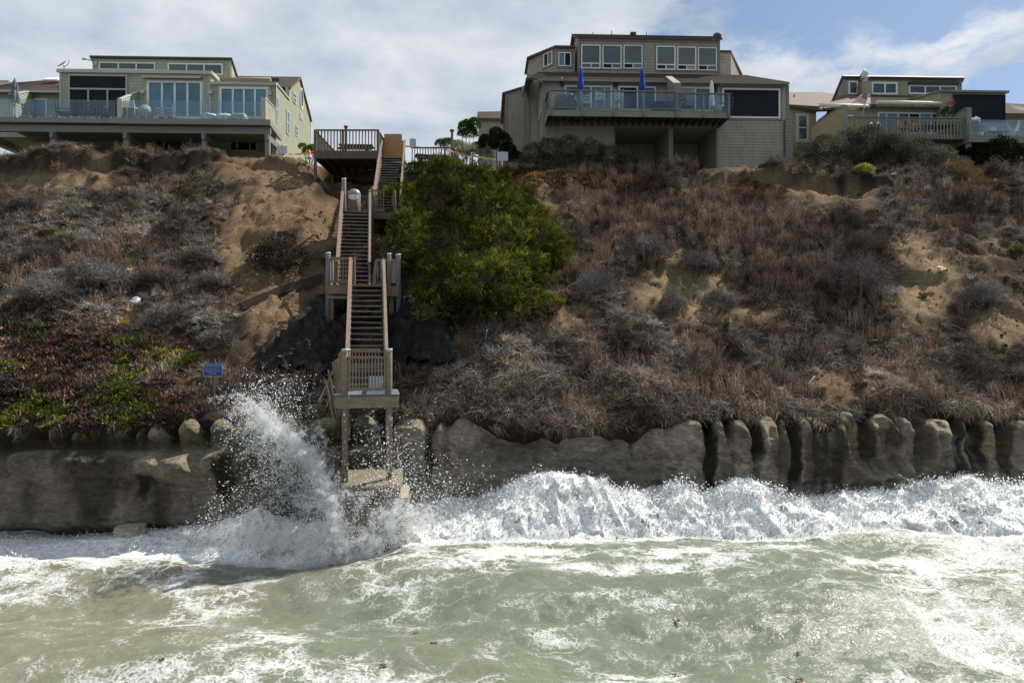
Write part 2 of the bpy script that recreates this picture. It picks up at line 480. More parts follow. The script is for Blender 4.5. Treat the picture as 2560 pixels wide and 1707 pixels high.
STAINS = [(1771, 12, 1040, 1290, .95), (1821, 10, 1040, 1095, .9), (1883, 14, 1045, 1150, .9), (1883, 10, 1150, 1250, .5), (1948, 8, 1045, 1100, .8), (1955, 20, 1090, 1200, .6), (1979, 14, 1050, 1240, .95), (2012, 8, 1080, 1220, .45),
          (2062, 34, 1055, 1230, .7), (2160, 13, 1035, 1160, .75), (2228, 11, 1030, 1130, .6), (2295, 16, 1045, 1170, .6), (2388, 15, 1040, 1200, .8), (2434, 17, 1040, 1190, .85), (2504, 17, 1040, 1190, .7),
          (1075, 7, 1080, 1180, .8), (962, 12, 1060, 1150, .7), (395, 22, 1165, 1230, .9), (580, 20, 1120, 1250, .9), (610, 14, 1120, 1200, .6), (340, 10, 1060, 1130, .8), (375, 10, 1060, 1130, .6), (441, 11, 1060, 1130, .9), (523, 9, 1060, 1120, .9),
          (250, 26, 1060, 1180, .75), (40, 18, 1070, 1180, .6), (120, 12, 1080, 1180, .5), (180, 22, 1080, 1170, .7), (290, 10, 1130, 1230, .5), (650, 16, 1120, 1230, .7), (1583, 6, 1050, 1110, .7), (705, 20, 1080, 1250, .6), (780, 26, 1070, 1240, .6), (870, 18, 1060, 1200, .6)]
ncx, ncz = 1100, 110
cx_ = np.linspace(-33, 33, ncx)
fac = 19.9 / F
px_c = 1280 + cx_ / fac
ztop = 3.50 + 0.20 * fbm(cx_ * 0.7, cx_ * 0, 91, 2) + np.interp(px_c, [-200, 300, 500, 1000, 1200, 1650, 1750, 2100, 2600], [-.18, -.1, .12, .1, .12, .12, .08, .12, .08])
gro = np.zeros(ncx); gsink = np.zeros(ncx)
for gx, gw, gd in GROOVES:
    gro = np.maximum(gro, gd * np.exp(-((px_c - gx) / (gw * 1.25)) ** 2))
    gsink = np.maximum(gsink, 0.42 * gd / .4 * np.exp(-((px_c - gx) / (gw * 1.6)) ** 2))
ztop = ztop - gsink
Yc0 = 19.58 + 0.22 * fbm(cx_ * 0.5, cx_ * 0, 97, 3) + np.interp(px_c, [-300, 0, 600, 900, 1150, 1230, 1640, 1720, 1900, 2700], [-.3, -.3, -.25, .0, .1, .5, .45, .05, .0, .0])
t = np.linspace(0, 1, ncz)
Z = ztop[:, None] + (-1.3 - ztop)[:, None] * (t[None, :] ** 1.25)
X = np.repeat(cx_[:, None], ncz, 1); PX = np.repeat(px_c[:, None], ncz, 1)
u = ztop[:, None] - Z
Y = Yc0[:, None] + 0.32 * np.exp(-u / 0.14) + 0.05 * u + .75 * gro[:, None] * np.exp(-(u / (.7 + .9 * hash2(np.floor(px_c / 70), np.floor(px_c / 70) * 0, 5)[:, None])) ** 2)
Y += 0.34 * fbm(X * 0.9, Z * 1.1, 101, 4) + 0.11 * fbm(X * 4, Z * 5, 107, 3) + 0.10 * np.abs(fbm(X * 1.3 + Z * .5, Z * 2.6, 131, 4)) + 0.11 * np.abs(fbm(X * .5, Z * 4.5 + .4 * X, 133, 4)) + .05 * fbm(X * 7, Z * 8, 137, 2)
PYf = 853.5 - (Z - CAMZ) * F / 19.9
left = 1 - sstep(880, 1000, PX)
zl = pZ(1135) + 0.10 * fbm(X * 0.8, X * 0, 111, 3) + np.interp(PX, [0, 200, 350, 500, 700], [0.0, .1, .05, .1, .2])
Y -= left * 0.20 * sstep(0.05, -0.09, Z - zl)
Y += left * 0.26 * np.exp(-((Z - zl - 0.2) / 0.22) ** 2)
Y -= 0.50 * np.exp(-((PX - 455) / 90) ** 4) * sstep(pZ(1205), pZ(1165), Z) * (1 - sstep(pZ(1140), pZ(1120), Z))
# long vertical joint
Y += 0.10 * sstep(340, 352, PX) * (1 - sstep(700, 900, PX)) * sstep(pZ(1150), pZ(1200), Z)
Y += 0.55 * sstep(0.75, 0.15, Z) * left + 0.15 * sstep(1.0, 0.0, Z)
# curved ridges on the right
def ridge(pts, w, amp):
    global Y
    best = np.full(X.shape, 9.0)
    q = [(float(pX(a)), float(pZ(b))) for a, b in pts]
    for (ax, az), (bx, bz) in zip(q[:-1], q[1:]):
        L2 = (bx - ax) ** 2 + (bz - az) ** 2
        s = np.clip(((X - ax) * (bx - ax) + (Z - az) * (bz - az)) / L2, 0, 1)
        best = np.minimum(best, np.hypot(X - ax - s * (bx - ax), Z - az - s * (bz - az)))
    Y -= amp * np.exp(-(best / w) ** 2)
ridge([(2093, 1075), (2098, 1120), (2120, 1155), (2150, 1180), (2175, 1190), (2205, 1178)], 0.13, 0.50)
ridge([(2172, 1050), (2180, 1130), (2200, 1165), (2225, 1185)], 0.13, 0.45)
ridge([(2232, 1050), (2240, 1130), (2262, 1172)], 0.12, 0.40)
ridge([(1900, 1060), (1905, 1120)], 0.10, 0.2)
ridge([(2310, 1060), (2318, 1150)], 0.12, 0.2)
# hollow between the ridges
Y += 0.12 * np.exp(-((PX - 2130) / 28) ** 2 - ((PYf - 1110) / 50) ** 2) + 0.12 * np.exp(-((PX - 2208) / 20) ** 2 - ((PYf - 1110) / 50) ** 2)
P = np.stack([X, Y, Z], -1)
back = np.stack([cx_, Yc0 + 1.6, ztop - 0.05], -1)[:, None, :]
P = np.concatenate([back, P], 1)
me = fast_mesh('sea_cliff', P.reshape(-1, 3), grid_faces(ncx, ncz + 1), True)
col_c = np.zeros((ncx, ncz, 3))
stone = np.array([0.53, 0.465, 0.355]); stone2 = np.array([0.36, 0.315, 0.24]); wet_shade = np.array([0.045, 0.036, 0.026]); rust = np.array([0.19, 0.115, 0.05])
n1 = fbm(X * 0.8, Z * 0.9, 201, 4); n2 = fbm(X * 5, Z * 1.2, 205, 3)
col_c[:] = stone2 + (stone - stone2) * sstep(-.4, .4, n1 + .3 * n2)[..., None]
st = np.zeros((ncx, ncz)); wob = 10 * vnoise(X * 2.2, Z * 2.2, 211) + 5 * vnoise(X * 7, Z * 6, 212)
for sx, sw, a, b, w in STAINS:
    sw = sw * 1.25; w = min(1, w * 1.15)
    st = np.maximum(st, w * sstep(1.15, .75, np.abs(PX + wob - sx) / sw) * sstep(a - 14, a + 14, PYf) * (1 - sstep(b - 35, b + 25, PYf + 40 * n2)))
rs = np.roll(st, 8, 0) * 0.6
col_c = col_c * (1 - .55 * rs[..., None]) + rust * .55 * rs[..., None]
# black water-stained band under the plants on the left, dark splash zone at the foot
bandl = left * sstep(zl + 0.02, zl + 0.10, Z) * (1 - sstep(zl + 0.40, zl + 0.75, Z + .25 * n1))
bandl *= (1 - .7 * np.exp(-((PX - 500) / 110) ** 2))
st = np.maximum(st, 0.95 * bandl)
st = np.maximum(st, left * (.35 + .5 * sstep(-.1, .4, fbm(X * 1.1, Z * .5, 261, 4))) * sstep(zl + .05, zl - .1, Z) * (1 - .75 * np.exp(-((PX - 470) / 85) ** 4 - ((PYf - 1155) / 40) ** 4)))  # shade put into the lower left wall's colour, sparing the sunlit bulge
st = np.maximum(st, 0.18 * sstep(1.7, .2, Z + .5 * n1))
st = np.maximum(st, 0.85 * sstep(.6, .2, Z + .25 * n1) * left)
crk = np.abs(fbm(X * 0.55 + 3, Z * 0.9, 221, 4)); st = np.maximum(st, .6 * sstep(.022, .004, crk) * sstep(-.1, .2, n2 + .1))
st = np.maximum(st, .35 * sstep(.05, .35, fbm(X * 1.6, Z * 1.6, 231, 5) - .05) )
col_c = col_c * (1 - st[..., None]) + wet_shade * st[..., None]
wh = np.exp(-((PX - 2052) / 7) ** 2) + np.exp(-((PX - 2078) / 6) ** 2) + .8 * np.exp(-((PX - 2389) / 4) ** 2) + .5 * np.exp(-((PX - 2436) / 5) ** 2)
wh = np.clip(wh, 0, 1) * sstep(1040, 1060, PYf) * (1 - sstep(1120, 1175, PYf)) * sstep(-.3, .2, n2)
col_c = col_c * (1 - .75 * wh[..., None]) + np.array([.55, .57, .58]) * .75 * wh[..., None]
moss = left * sstep(.0, .5, fbm(X * .9, Z * 1.4, 241, 3) + .25) * sstep(pZ(1230), pZ(1100), Z) * .35
col_c = col_c * (1 - moss[..., None]) + np.array([.15, .14, .05]) * moss[..., None]
cfull = np.concatenate([col_c[:, :1], col_c], 1).reshape(-1, 3)
vattr(me, 'tint', np.clip(cfull, .008, 1))
M_cliff, nt, p, o_ = new_mat('cliff_sandstone')
at = N(nt, 'ShaderNodeAttribute', attribute_name='tint')
v = objvec(nt); vs2 = objvec(nt, (1, 1, 2.2))
f1 = noise(nt, 7.0, 7, 0.65, vs2); f2 = noise(nt, 38.0, 5, 0.65, v)
f0 = noise(nt, 1.9, 9, 0.72, vs2, .6)
k = N(nt, 'ShaderNodeMapRange', {'Value': N(nt, 'ShaderNodeMath', {0: f1, 1: f0}, operation='ADD').outputs[0], 'From Min': 0.75, 'From Max': 1.25, 'To Min': 0.55, 'To Max': 1.35})
c1 = N(nt, 'ShaderNodeHueSaturation', {'Color': at.outputs['Color'], 'Value': k.outputs[0]}).outputs[0]
nt.links.new(c1, p.inputs['Base Color']); p.inputs['Roughness'].default_value = 0.9; p.inputs['Specular IOR Level'].default_value = 0.2
sm = N(nt, 'ShaderNodeMath', {0: f1, 1: f2}, operation='ADD')
sm = N(nt, 'ShaderNodeMath', {0: f0, 1: 2.2, 2: sm.outputs[0]}, operation='MULTIPLY_ADD')
bump(nt, p, sm.outputs[0], 1.0, 0.13)
tag(link('sea_cliff', me, M_cliff), 'fluted grey sandstone sea cliff with dark seep stains above the surf', None, None, 'structure')

# ------------------------------------------------------------------ the sea
CRX = [-400, 0, 200, 350, 500, 600, 680, 760, 900, 1000, 1100, 1200, 1250, 1300, 1360, 1450, 1560, 1640, 1700, 1760, 1850, 1900, 1960, 2050, 2150, 2250, 2320, 2400, 2560, 3000]
CRY = [1378, 1372, 1352, 1345, 1338, 1300, 1290, 1320, 1325, 1290, 1272, 1262, 1235, 1212, 1200, 1215, 1240, 1250, 1212, 1255, 1230, 1225, 1250, 1258, 1255, 1235, 1210, 1203, 1212, 1220]
YC = 18.95
def sea(x, y):
    """height, foam cover"""
    px = 1280 + F * x / YC
    crest = CAMZ - (np.interp(px, CRX, CRY) - 853.5) / F * YC
    crest = np.maximum(crest, 0.12)
    Lf = np.interp(px, [-200, 400, 700, 1000, 1300, 1700, 2050, 2300, 2700], [1.1, 1.1, 1.5, 1.4, 1.35, 1.05, 1.05, 1.45, 1.5]) + 0.5 * fbm(x * .6, y * .25, 301, 3)
    yy = YC + 0.25 * fbm(x * .5, x * 0, 303, 2)
    tt = (yy - y) / Lf
    prof = np.where(tt < 0, 1 - 0.35 * np.clip(-tt * Lf / 1.2, 0, 1), np.where(tt < 1, (1 - np.clip(tt, 0, 1)) ** 0.75 * (0.55 + 0.45 * np.cos(np.clip(tt, 0, 1) * np.pi * .5)), 0))
    far = 1 / (1 + (np.hypot(x, y - 14) / 60) ** 2)
    sw = 0.13 * np.sin(y * 1.35 + 0.22 * x + 2.2 * fbm(x * .12, y * .15, 305, 2)) + 0.24 * fbm(x * .33, y * .55, 307, 3) + 0.05 * fbm(x * 1.1, y * 1.7, 309, 3) + 0.022 * fbm(x * 3.4, y * 5, 311, 2)
    surge = sstep(-6.5, .5, x) * (.62 * sstep(11.0, 17.0, y)) * (y > 5)
    hgt = 0.12 + surge + sw * far * (1 - .5 * prof)
    edge_ = tt + .25 * fbm(x * 2.2, y * 2.2, 313, 3)
    inb = sstep(1.10, 0.80, edge_); soft_ = sstep(1.10, 0.35, edge_)
    turb = 0.20 * np.abs(fbm(x * 1.5, y * 1.5, 321, 4, .55)) + 0.15 * (.5 - np.abs(fbm(x * 4.5, y * 4.5, 325, 3, .6))) + .06 * np.abs(fbm(x * 13, y * 13, 329, 2))
    lumps = fbm(x * .95, y * .8, 331, 2)
    hgt = hgt + prof * np.maximum(crest - surge, .1) * (0.84 + 0.46 * lumps) + soft_ * turb * np.clip(crest * 1.1, .25, 1.0)
    inbf = sstep(1.45, 0.95, edge_)
    foam = inbf * np.clip(.80 + .45 * fbm(x * 1.2, y * 1.6, 315, 3) + .25 * sstep(.45, .0, tt) + .2 * sstep(.75, 1.0, tt), .45, 1)
    Yp = CAMZ - hgt
    qx = 1280 + F * x / np.maximum(y, .5); qy = 853.5 + F * Yp / np.maximum(y, .5)
    pat = ell(qx, qy, FOAM) * (.80 + .45 * fbm(x * 1.3, y * 2.0, 343, 3))
    gen = 0.36 + 0.20 * sstep(-.15, .45, fbm(x * .45, y * .7, 341, 3)) + .08 * sstep(2000, 2300, qx)
    foam = np.maximum(foam, np.maximum(pat, gen * (y > 0) + .2 * (y <= 0)))
    return hgt, np.clip(foam, 0, 1), np.maximum(inb, 0)
FOAM = [(150, 1400, 300, 32, 1.00), (480, 1392, 190, 30, 0.90), (90, 1500, 170, 22, 0.44), (330, 1515, 160, 20, 0.35), (210, 1460, 120, 26, 0.32), (640, 1425, 120, 40, 0.48), (570, 1465, 70, 40, 0.48), (770, 1450, 140, 36, 0.42),
        (720, 1600, 220, 22, 0.44), (680, 1560, 90, 22, 0.39), (420, 1610, 180, 46, 0.29), (980, 1500, 150, 45, 0.37), (1150, 1420, 260, 26, 0.52), (1330, 1482, 95, 22, 0.55), (1630, 1512, 130, 30, 0.61), (1290, 1560, 80, 26, 0.39), (1450, 1440, 300, 30, 0.39),
        (1560, 1420, 260, 20, 0.90), (1250, 1385, 300, 24, 1.00), (1640, 1380, 200, 20, 0.90), (2180, 1470, 90, 60, 0.36), (2090, 1440, 140, 40, 0.33), (2260, 1400, 200, 26, 0.41), (2430, 1420, 160, 30, 0.34), (2260, 1530, 120, 28, 0.41), (2450, 1530, 140, 50, 0.32), (1950, 1400, 120, 24, 0.52),
        (830, 1390, 150, 40, 0.49), (200, 1690, 180, 30, 0.35), (1150, 1690, 200, 30, 0.28)]
xf = np.arange(-16.5, 16.5, 0.042); yf = np.concatenate([np.arange(9.2, 16.2, 0.05), np.arange(16.2, 20.6, 0.036)])
go = np.array([0.1, .25, .6, 1.2, 2.2, 4, 7, 12, 20, 35, 60, 110, 200, 380])
xs = np.concatenate([xf[0] - go[::-1], xf, xf[-1] + go]); ys = np.concatenate([yf[0] - np.concatenate([go, [700]])[::-1], yf])
X, Y = np.meshgrid(xs, ys, indexing='ij')
Hs, Fm, Ib = sea(X, Y)
# choppy sideways pull in the broken water
Xd = X + Ib * 0.16 * fbm(X * 3.1, Y * 3.1, 351, 3); Yd = Y + Ib * 0.20 * fbm(X * 3.1, Y * 3.1, 357, 3)
me = fast_mesh('sea_water', np.stack([Xd, Yd, Hs], -1).reshape(-1, 3), grid_faces(len(xs), len(ys)), True)
vattr(me, 'foam', Fm.ravel())
vattr(me, 'surf', Ib.ravel())
M_sea, nt, p, o_ = new_mat('sea_water')
fa = N(nt, 'ShaderNodeAttribute', attribute_name='foam').outputs['Fac']
su = N(nt, 'ShaderNodeAttribute', attribute_name='surf').outputs['Fac']
v = objvec(nt, (1, 1, 0.6))
wn1 = N(nt, 'ShaderNodeTexNoise', {'Vector': v, 'Scale': 1.1, 'Detail': 4, 'Roughness': .6})
sub = N(nt, 'ShaderNodeVectorMath', {0: wn1.outputs['Color'], 1: (.5, .5, .5)}, operation='SUBTRACT')
scl = N(nt, 'ShaderNodeVectorMath', {0: sub.outputs[0], 'Scale': 1.5}, operation='SCALE')
wv = N(nt, 'ShaderNodeVectorMath', {0: v, 1: scl.outputs[0]}, operation='ADD').outputs[0]
sx_ = N(nt, 'ShaderNodeMapping', {'Vector': wv, 'Scale': (0.75, 1.25, 1)}).outputs[0]
def vor(scale, vec):
    n = N(nt, 'ShaderNodeTexVoronoi', {'Vector': vec, 'Scale': scale}, feature='DISTANCE_TO_EDGE')
    return n.outputs['Distance']
v1 = vor(1.0, sx_); v2 = vor(2.7, sx_); v3 = vor(7.5, sx_)
def mth(op, a, b=None, c=None):
    ins = {0: a}
    if b is not None: ins[1] = b
    if c is not None: ins[2] = c
    return N(nt, 'ShaderNodeMath', ins, operation=op).outputs[0]
v2s = mth('MULTIPLY', v2, 1.15); v3s = mth('ADD', mth('MULTIPLY', v3, 1.4), 0.06)
net = mth('MINIMUM', mth('ADD', v1, .01), mth('ADD', v2s, .06))
net = mth('ADD', mth('MULTIPLY', net, 1.5), mth('MULTIPLY', v3s, .55))
nn = noise(nt, 13.0, 6, .7, wv); nb = noise(nt, 1.6, 3, .55, v)
net = mth('ADD', net, mth('MULTIPLY', mth('SUBTRACT', nn, .5), .42))
net = mth('ADD', net, mth('MULTIPLY', mth('SUBTRACT', nb, .5), .65))
amt = mth('SUBTRACT', mth('MULTIPLY', mth('POWER', fa, 1.3), 1.45), .26)
df = mth('SUBTRACT', amt, net)
ff = N(nt, 'ShaderNodeMapRange', {'Value': df, 'From Min': -0.06, 'From Max': 0.30}, interpolation_type='SMOOTHSTEP').outputs[0]
spk = N(nt, 'ShaderNodeMapRange', {'Value': noise(nt, 30, 4, .65, wv), 'From Min': .34, 'From Max': .54, 'To Min': .25}, interpolation_type='SMOOTHSTEP').outputs[0]
ff = mth('MULTIPLY', ff, mth('MAXIMUM', spk, mth('MULTIPLY', su, .30)))
spk2 = N(nt, 'ShaderNodeMapRange', {'Value': noise(nt, 6.5, 7, .72, wv), 'From Min': .34, 'From Max': .54, 'To Min': .45}, interpolation_type='SMOOTHSTEP').outputs[0]
ff = mth('MULTIPLY', ff, mth('MAXIMUM', spk2, mth('SUBTRACT', 1.0, su)))
big = noise(nt, 0.16, 3, .5, v)
gx = N(nt, 'ShaderNodeSeparateXYZ', {0: v})
gr = mth('ADD', mth('MULTIPLY', gx.outputs[0], -.055), mth('MULTIPLY', mth('SUBTRACT', big, .5), 1.6))
gr = N(nt, 'ShaderNodeMapRange', {'Value': gr, 'From Min': -.15, 'From Max': .75}, interpolation_type='SMOOTHSTEP').outputs[0]
wc = mixc(nt, gr, (0.074, 0.102, 0.070), (0.120, 0.107, 0.072))
lo = noise(nt, .9, 4, .6, v)
kk = N(nt, 'ShaderNodeMapRange', {'Value': lo, 'From Min': .3, 'From Max': .7, 'To Min': .82, 'To Max': 1.2}).outputs[0]
wc = N(nt, 'ShaderNodeHueSaturation', {'Color': wc, 'Value': kk}).outputs[0]
# thin milky aeration round the foam
milk = N(nt, 'ShaderNodeMapRange', {'Value': df, 'From Min': -0.9, 'From Max': 0.1, 'To Max': .40}).outputs[0]
wc = mixc(nt, milk, wc, (0.24, 0.245, 0.20))
fc = mixc(nt, su, ramp(nt, noise(nt, 9, 6, .7, v), [(.25, (.36, .39, .40)), (.6, (.54, .56, .56))]), ramp(nt, noise(nt, 9, 6, .7, v), [(.22, (.66, .70, .74)), (.5, (.84, .855, .87))]))
cc_ = mixc(nt, ff, wc, fc)
nt.links.new(cc_, p.inputs['Base Color'])
rg = N(nt, 'ShaderNodeMapRange', {'Value': ff, 'To Min': .24, 'To Max': .75}).outputs[0]
nt.links.new(rg, p.inputs['Roughness']); p.inputs['IOR'].default_value = 1.33
rip = noise(nt, 10.0, 5, .62, N(nt, 'ShaderNodeMapping', {'Vector': wv, 'Scale': (.7, 1.5, 1)}).outputs[0])
hh = mth('ADD', mth('MULTIPLY', rip, .6), mth('MULTIPLY', mth('MULTIPLY', noise(nt, 24, 6, .75, v), ff), .9))
bump(nt, p, hh, .27, .10)
p.inputs['Specular IOR Level'].default_value = .22
tag(link('sea_water', me, M_sea), 'turbid green and sandy sea water streaked with white foam', None, None, 'structure')
# ------------------------------------------------------------------ wooden beach stairway
M_wood = simple('weathered_brown_wood', (0.125, 0.095, 0.075), 0.8, 0.3, 7, 0.5, (1, 1, 3), dirt=(0.10, 0.08, 0.065))
M_tanwood = simple('tan_painted_wood', (0.19, 0.145, 0.105), 0.75, 0.22, 6, 0.4, (1, 1, 3), dirt=(0.12, 0.09, 0.065))
M_pinkwood = simple('worn_red_brown_rail', (0.22, 0.125, 0.098), 0.7, 0.25, 6, 0.4, (1, 1, 2), dirt=(0.28, 0.22, 0.19))
M_greywood = simple('silver_grey_wood', (0.19, 0.175, 0.18), 0.8, 0.25, 6, 0.4, (1, 1, 3))
M_tread = simple('dark_tread_wood', (0.085, 0.075, 0.068), 0.85, 0.35, 9, 0.5)
M_deckblue = simple('worn_blue_grey_deck_paint', (0.085, 0.11, 0.14), 0.6, 0.3, 6, 0.3, dirt=(0.2, 0.16, 0.12))
M_redboard = simple('raw_red_board', (0.28, 0.12, 0.055), 0.75, 0.3, 8, 0.4)
M_ply = simple('plywood', (0.34, 0.19, 0.085), 0.65, 0.22, 3, 0.2, (1, 1, 9), dirt=(0.30, 0.15, 0.06))
M_conc = simple('stained_concrete', (0.13, 0.108, 0.075), 0.9, 0.3, 4, 0.8, dirt=(0.17, 0.10, 0.042))
M_metalcap = simple('pale_post_cap', (0.42, 0.44, 0.47), 0.5, 0.1, 5)

stair = thing('beach_stairway', (-4.25, 20, 4.4), 'long wooden beach stairway with three flights climbing the bluff', 'stairway')

def flight(A, B, W, railmatL, railmatR, rise=0.185, hl=0.95, first=0.0):
    """A, B: centre points of the walking line at foot and head"""
    A = Vector(A); B = Vector(B)
    d = B - A; hd = Vector((d.x, d.y, 0)); run = hd.length; hd.normalize(); sd = Vector((hd.y, -hd.x, 0))   # sd to the right
    n = int(round(d.z / rise))
    m = MB()
    for s in (-1, 1):
        o = sd * (s * (W / 2 + 0.03))
        m.bar(A + o + Vector((0, 0, -0.12)), B + o + Vector((0, 0, -0.12)), 0.055, 0.30)
    fl = m.build('stair_flight', M_tanwood, stair)
    for i in range(n):
        c = A + d * ((i + 0.5) / n)
        c = Vector((c.x, c.y, A.z + (i + 0.75) * d.z / n)) + Vector((random.uniform(-.006, .006), 0, random.uniform(-.008, .008)))
        tl = random.uniform(-0.012, 0.012)
        piece('tread', M_tread, fl, c - sd * W / 2 + Vector((0, 0, tl)), c + sd * W / 2 - Vector((0, 0, tl)), 0.29, 0.045)
        c2 = c - hd * 0.125 + Vector((0, 0, 0.003))
        piece('tread_nosing', M_nose, fl, c2 - sd * (W / 2 - .01) + Vector((0, 0, tl)), c2 + sd * (W / 2 - .01) - Vector((0, 0, tl)), 0.05, 0.050)
    for s, rm in ((-1, railmatL), (1, railmatR)):
        o = sd * (s * (W / 2 + 0.075))
        up = Vector((0, 0, hl))
        a = A + o; b = B + o
        piece('handrail', rm, fl, a + up, b + up + hd * 0.05, 0.09, 0.05)
        piece('handrail', M_greywood, fl, a + up - Vector((0, 0, .09)) - sd * s * 0.05, b + up - Vector((0, 0, .09)) - sd * s * 0.05, 0.045, 0.10)
        piece('bottom_rail', M_tanwood, fl, a + Vector((0, 0, .12)), b + Vector((0, 0, .12)), 0.05, 0.09)
        nb = int(run / 0.135)
        for i in range(nb):
            c = a + (b - a) * ((i + .6) / nb)
            piece('baluster', rm, fl, c + Vector((0, 0, -0.02)), c + Vector((0, 0, hl - .02)), 0.036, 0.036, hd)
    return fl
M_nose = simple('worn_tread_edge', (0.17, 0.155, 0.14), 0.7, 0.35, 5, 0.3)

def rail(parent, a, b, h=0.95, z0=0.10, sp=0.125, mat=None, top=(0.09, 0.05), bal=0.038, toprail=True):
    mat = mat or M_tanwood
    a = Vector(a); b = Vector(b); d = b - a; L = d.length; hd = Vector((d.x, d.y, 0)).normalized()
    if toprail: piece('top_rail', mat, parent, a + Vector((0, 0, h)), b + Vector((0, 0, h)), top[0], top[1])
    piece('bottom_rail', mat, parent, a + Vector((0, 0, z0)), b + Vector((0, 0, z0)), 0.045, 0.085)
    n = max(2, int(L / sp))
    for i in range(n):
        c = a + d * ((i + .5) / n)
        piece('baluster', mat, parent, c + Vector((0, 0, z0 - .03)), c + Vector((0, 0, h - .01)), bal, bal, hd)

def post(parent, p, z0, z1, r=0.078, mat=None, cap=True):
    p = Vector(p)
    m = MB().tube([(p.x, p.y, z0), (p.x, p.y, z1 - .03), (p.x, p.y, z1)], [r, r, r * .82], 14)
    o = m.build('post', mat or M_tanwood, parent)
    if cap:
        MB().tube([(p.x, p.y, z1 - .06), (p.x, p.y, z1 + .012)], [r * 1.06, r * 1.06], 14).build('post_cap', M_metalcap, parent)
    return o

def deck_boards(parent, c, w, dp, z, ang, n, mat, th=0.04):
    """floor boards running across (along local x)"""
    R = Matrix.Rotation(ang, 3, 'Z')
    for i in range(n):
        yy = -dp / 2 + (i + .5) * dp / n
        a = R @ Vector((-w / 2, yy, 0)); b = R @ Vector((w / 2, yy, 0))
        piece('floor_board', mat, parent, Vector((c[0], c[1], z)) + a, Vector((c[0], c[1], z)) + b, dp / n - .008, th)
ST = math.atan2(0.196, 0.98)     # the stairway turns 11 degrees from straight ahead

# lower landing ------------------------------------------------------
R11 = Matrix.Rotation(ST, 3, 'Z')
LC = Vector((-4.02, 19.0, 4.4))
def L3(x, y, z=0): return LC + R11 @ Vector((x, y, z))
m = MB()
m.box(L3(0, -.98, -.20), (1.66, .10, .30), R11); m.box(L3(0, .98, -.20), (1.66, .07, .28), R11)
m.box(L3(-.76, 0, -.20), (.07, 1.9, .26), R11); m.box(L3(.76, 0, -.20), (.07, 1.9, .26), R11)
m.box(L3(.80, -.9, -.2), (.06, .2, .34), R11)
land3 = m.build('landing', M_tanwood, stair)
deck_boards(land3, LC, 1.70, 2.04, 4.4 - .02, ST, 14, M_deckblue)
BLOCKZ = 2.06
for sx in (-.575, .575):
    post(land3, L3(sx, -.90), BLOCKZ - .05, 4.4 + 1.20, .082)
    post(land3, L3(sx, .93), 2.9, 4.4 + 1.18, .078)
rail(land3, L3(-.5, -.93), L3(.5, -.93), 0.98, .14, .078)
# tall barrier rail at the back of the landing
rail(land3, L3(-.48, .72), L3(.36, .72), 1.14, .66, .085, top=(.05, .11), mat=M_tanwood)
rail(land3, L3(.60, -.8), L3(.62, .85), 0.98, .12, .13)
piece('bracket_board', M_tanwood, land3, L3(-.70, -.62, -.1), L3(-.70, -.62, 1.08), .10, .09, (0, 1, 0))
piece('bracket_board', M_tanwood, land3, L3(-.72, .55, -.1), L3(-.72, .55, 1.12), .10, .09, (0, 1, 0))
# white board leaning behind the rail
wb = MB().box(L3(.22, .25, .25), (.42, .03, .36), R11 @ Matrix.Rotation(-.25, 3, 'X'))
tag(wb.build('board', simple('white_board_paint', (.40, .45, .50), .5, .1, 4), None, L3(.22, .25, 0)), 'blank white board lying behind the balusters of the lower landing', 'board')

# flights and upper landings ----------------------------------------
flight((-4.25, 20.0, 4.4), (-5.09, 24.0, 7.78), 1.0, M_pinkwood, M_tanwood)
m = MB()
LB = Vector((-5.36, 24.85, 7.78))
def L2(x, y, z=0): return LB + R11 @ Vector((x, y, z))
m.box(L2(-.80, -.85, -.17), (1.05, .08, .30), R11); m.box(L2(.98, -.85, -.20), (.42, .10, .36), R11)
m.box(L2(0, .8, -.18), (2.5, .07, .26), R11)
m.box(L2(-1.27, 0, -.18), (.07, 1.6, .28), R11); m.box(L2(1.2, 0, -.18), (.07, 1.6, .28), R11)
m.box(L2(-.75, -.83, -.44), (1.15, .08, .10), R11)
land2 = m.build('landing', M_tanwood, stair)
deck_boards(land2, LB, 2.5, 1.62, 7.76, ST, 11, M_wood)
piece('floor_board', M_redboard, land2, L2(-.25, -.80, .05), L2(.72, -.86, -.07), .20, .05)
for sx, mt in ((-1.24, M_greywood), (1.18, M_greywood)):
    post(land2, L2(sx, -.76), 6.2, 7.78 + 1.12, .085, mt)
post(land2, L2(-1.22, .70), 7.0, 7.78 + 1.08, .085, M_greywood); post(land2, L2(.86, -.78), 7.5, 7.78 + 1.14, .07, M_greywood)
post(land2, L2(-1.12, -.70), 6.0, 7.70, .09, M_tanwood, False); post(land2, L2(.95, -.60), 6.0, 7.70, .09, M_tanwood, False)
rail(land2, L2(-1.15, -.80), L2(-.40, -.80), 0.92, .10, .088, top=(.06, .10))
piece('rail_post', M_tanwood, land2, L2(-.36, -.80, -.1), L2(-.36, -.80, .98), .09, .09, (0, 1, 0))
rail(land2, L2(.40, -.66), L2(.85, -.72), 0.90, .05, .10, top=(.05, .10))
piece('rail_post', M_tanwood, land2, L2(.30, -.66, -.05), L2(.42, -.66, .92), .09, .12, (0, 1, 0))
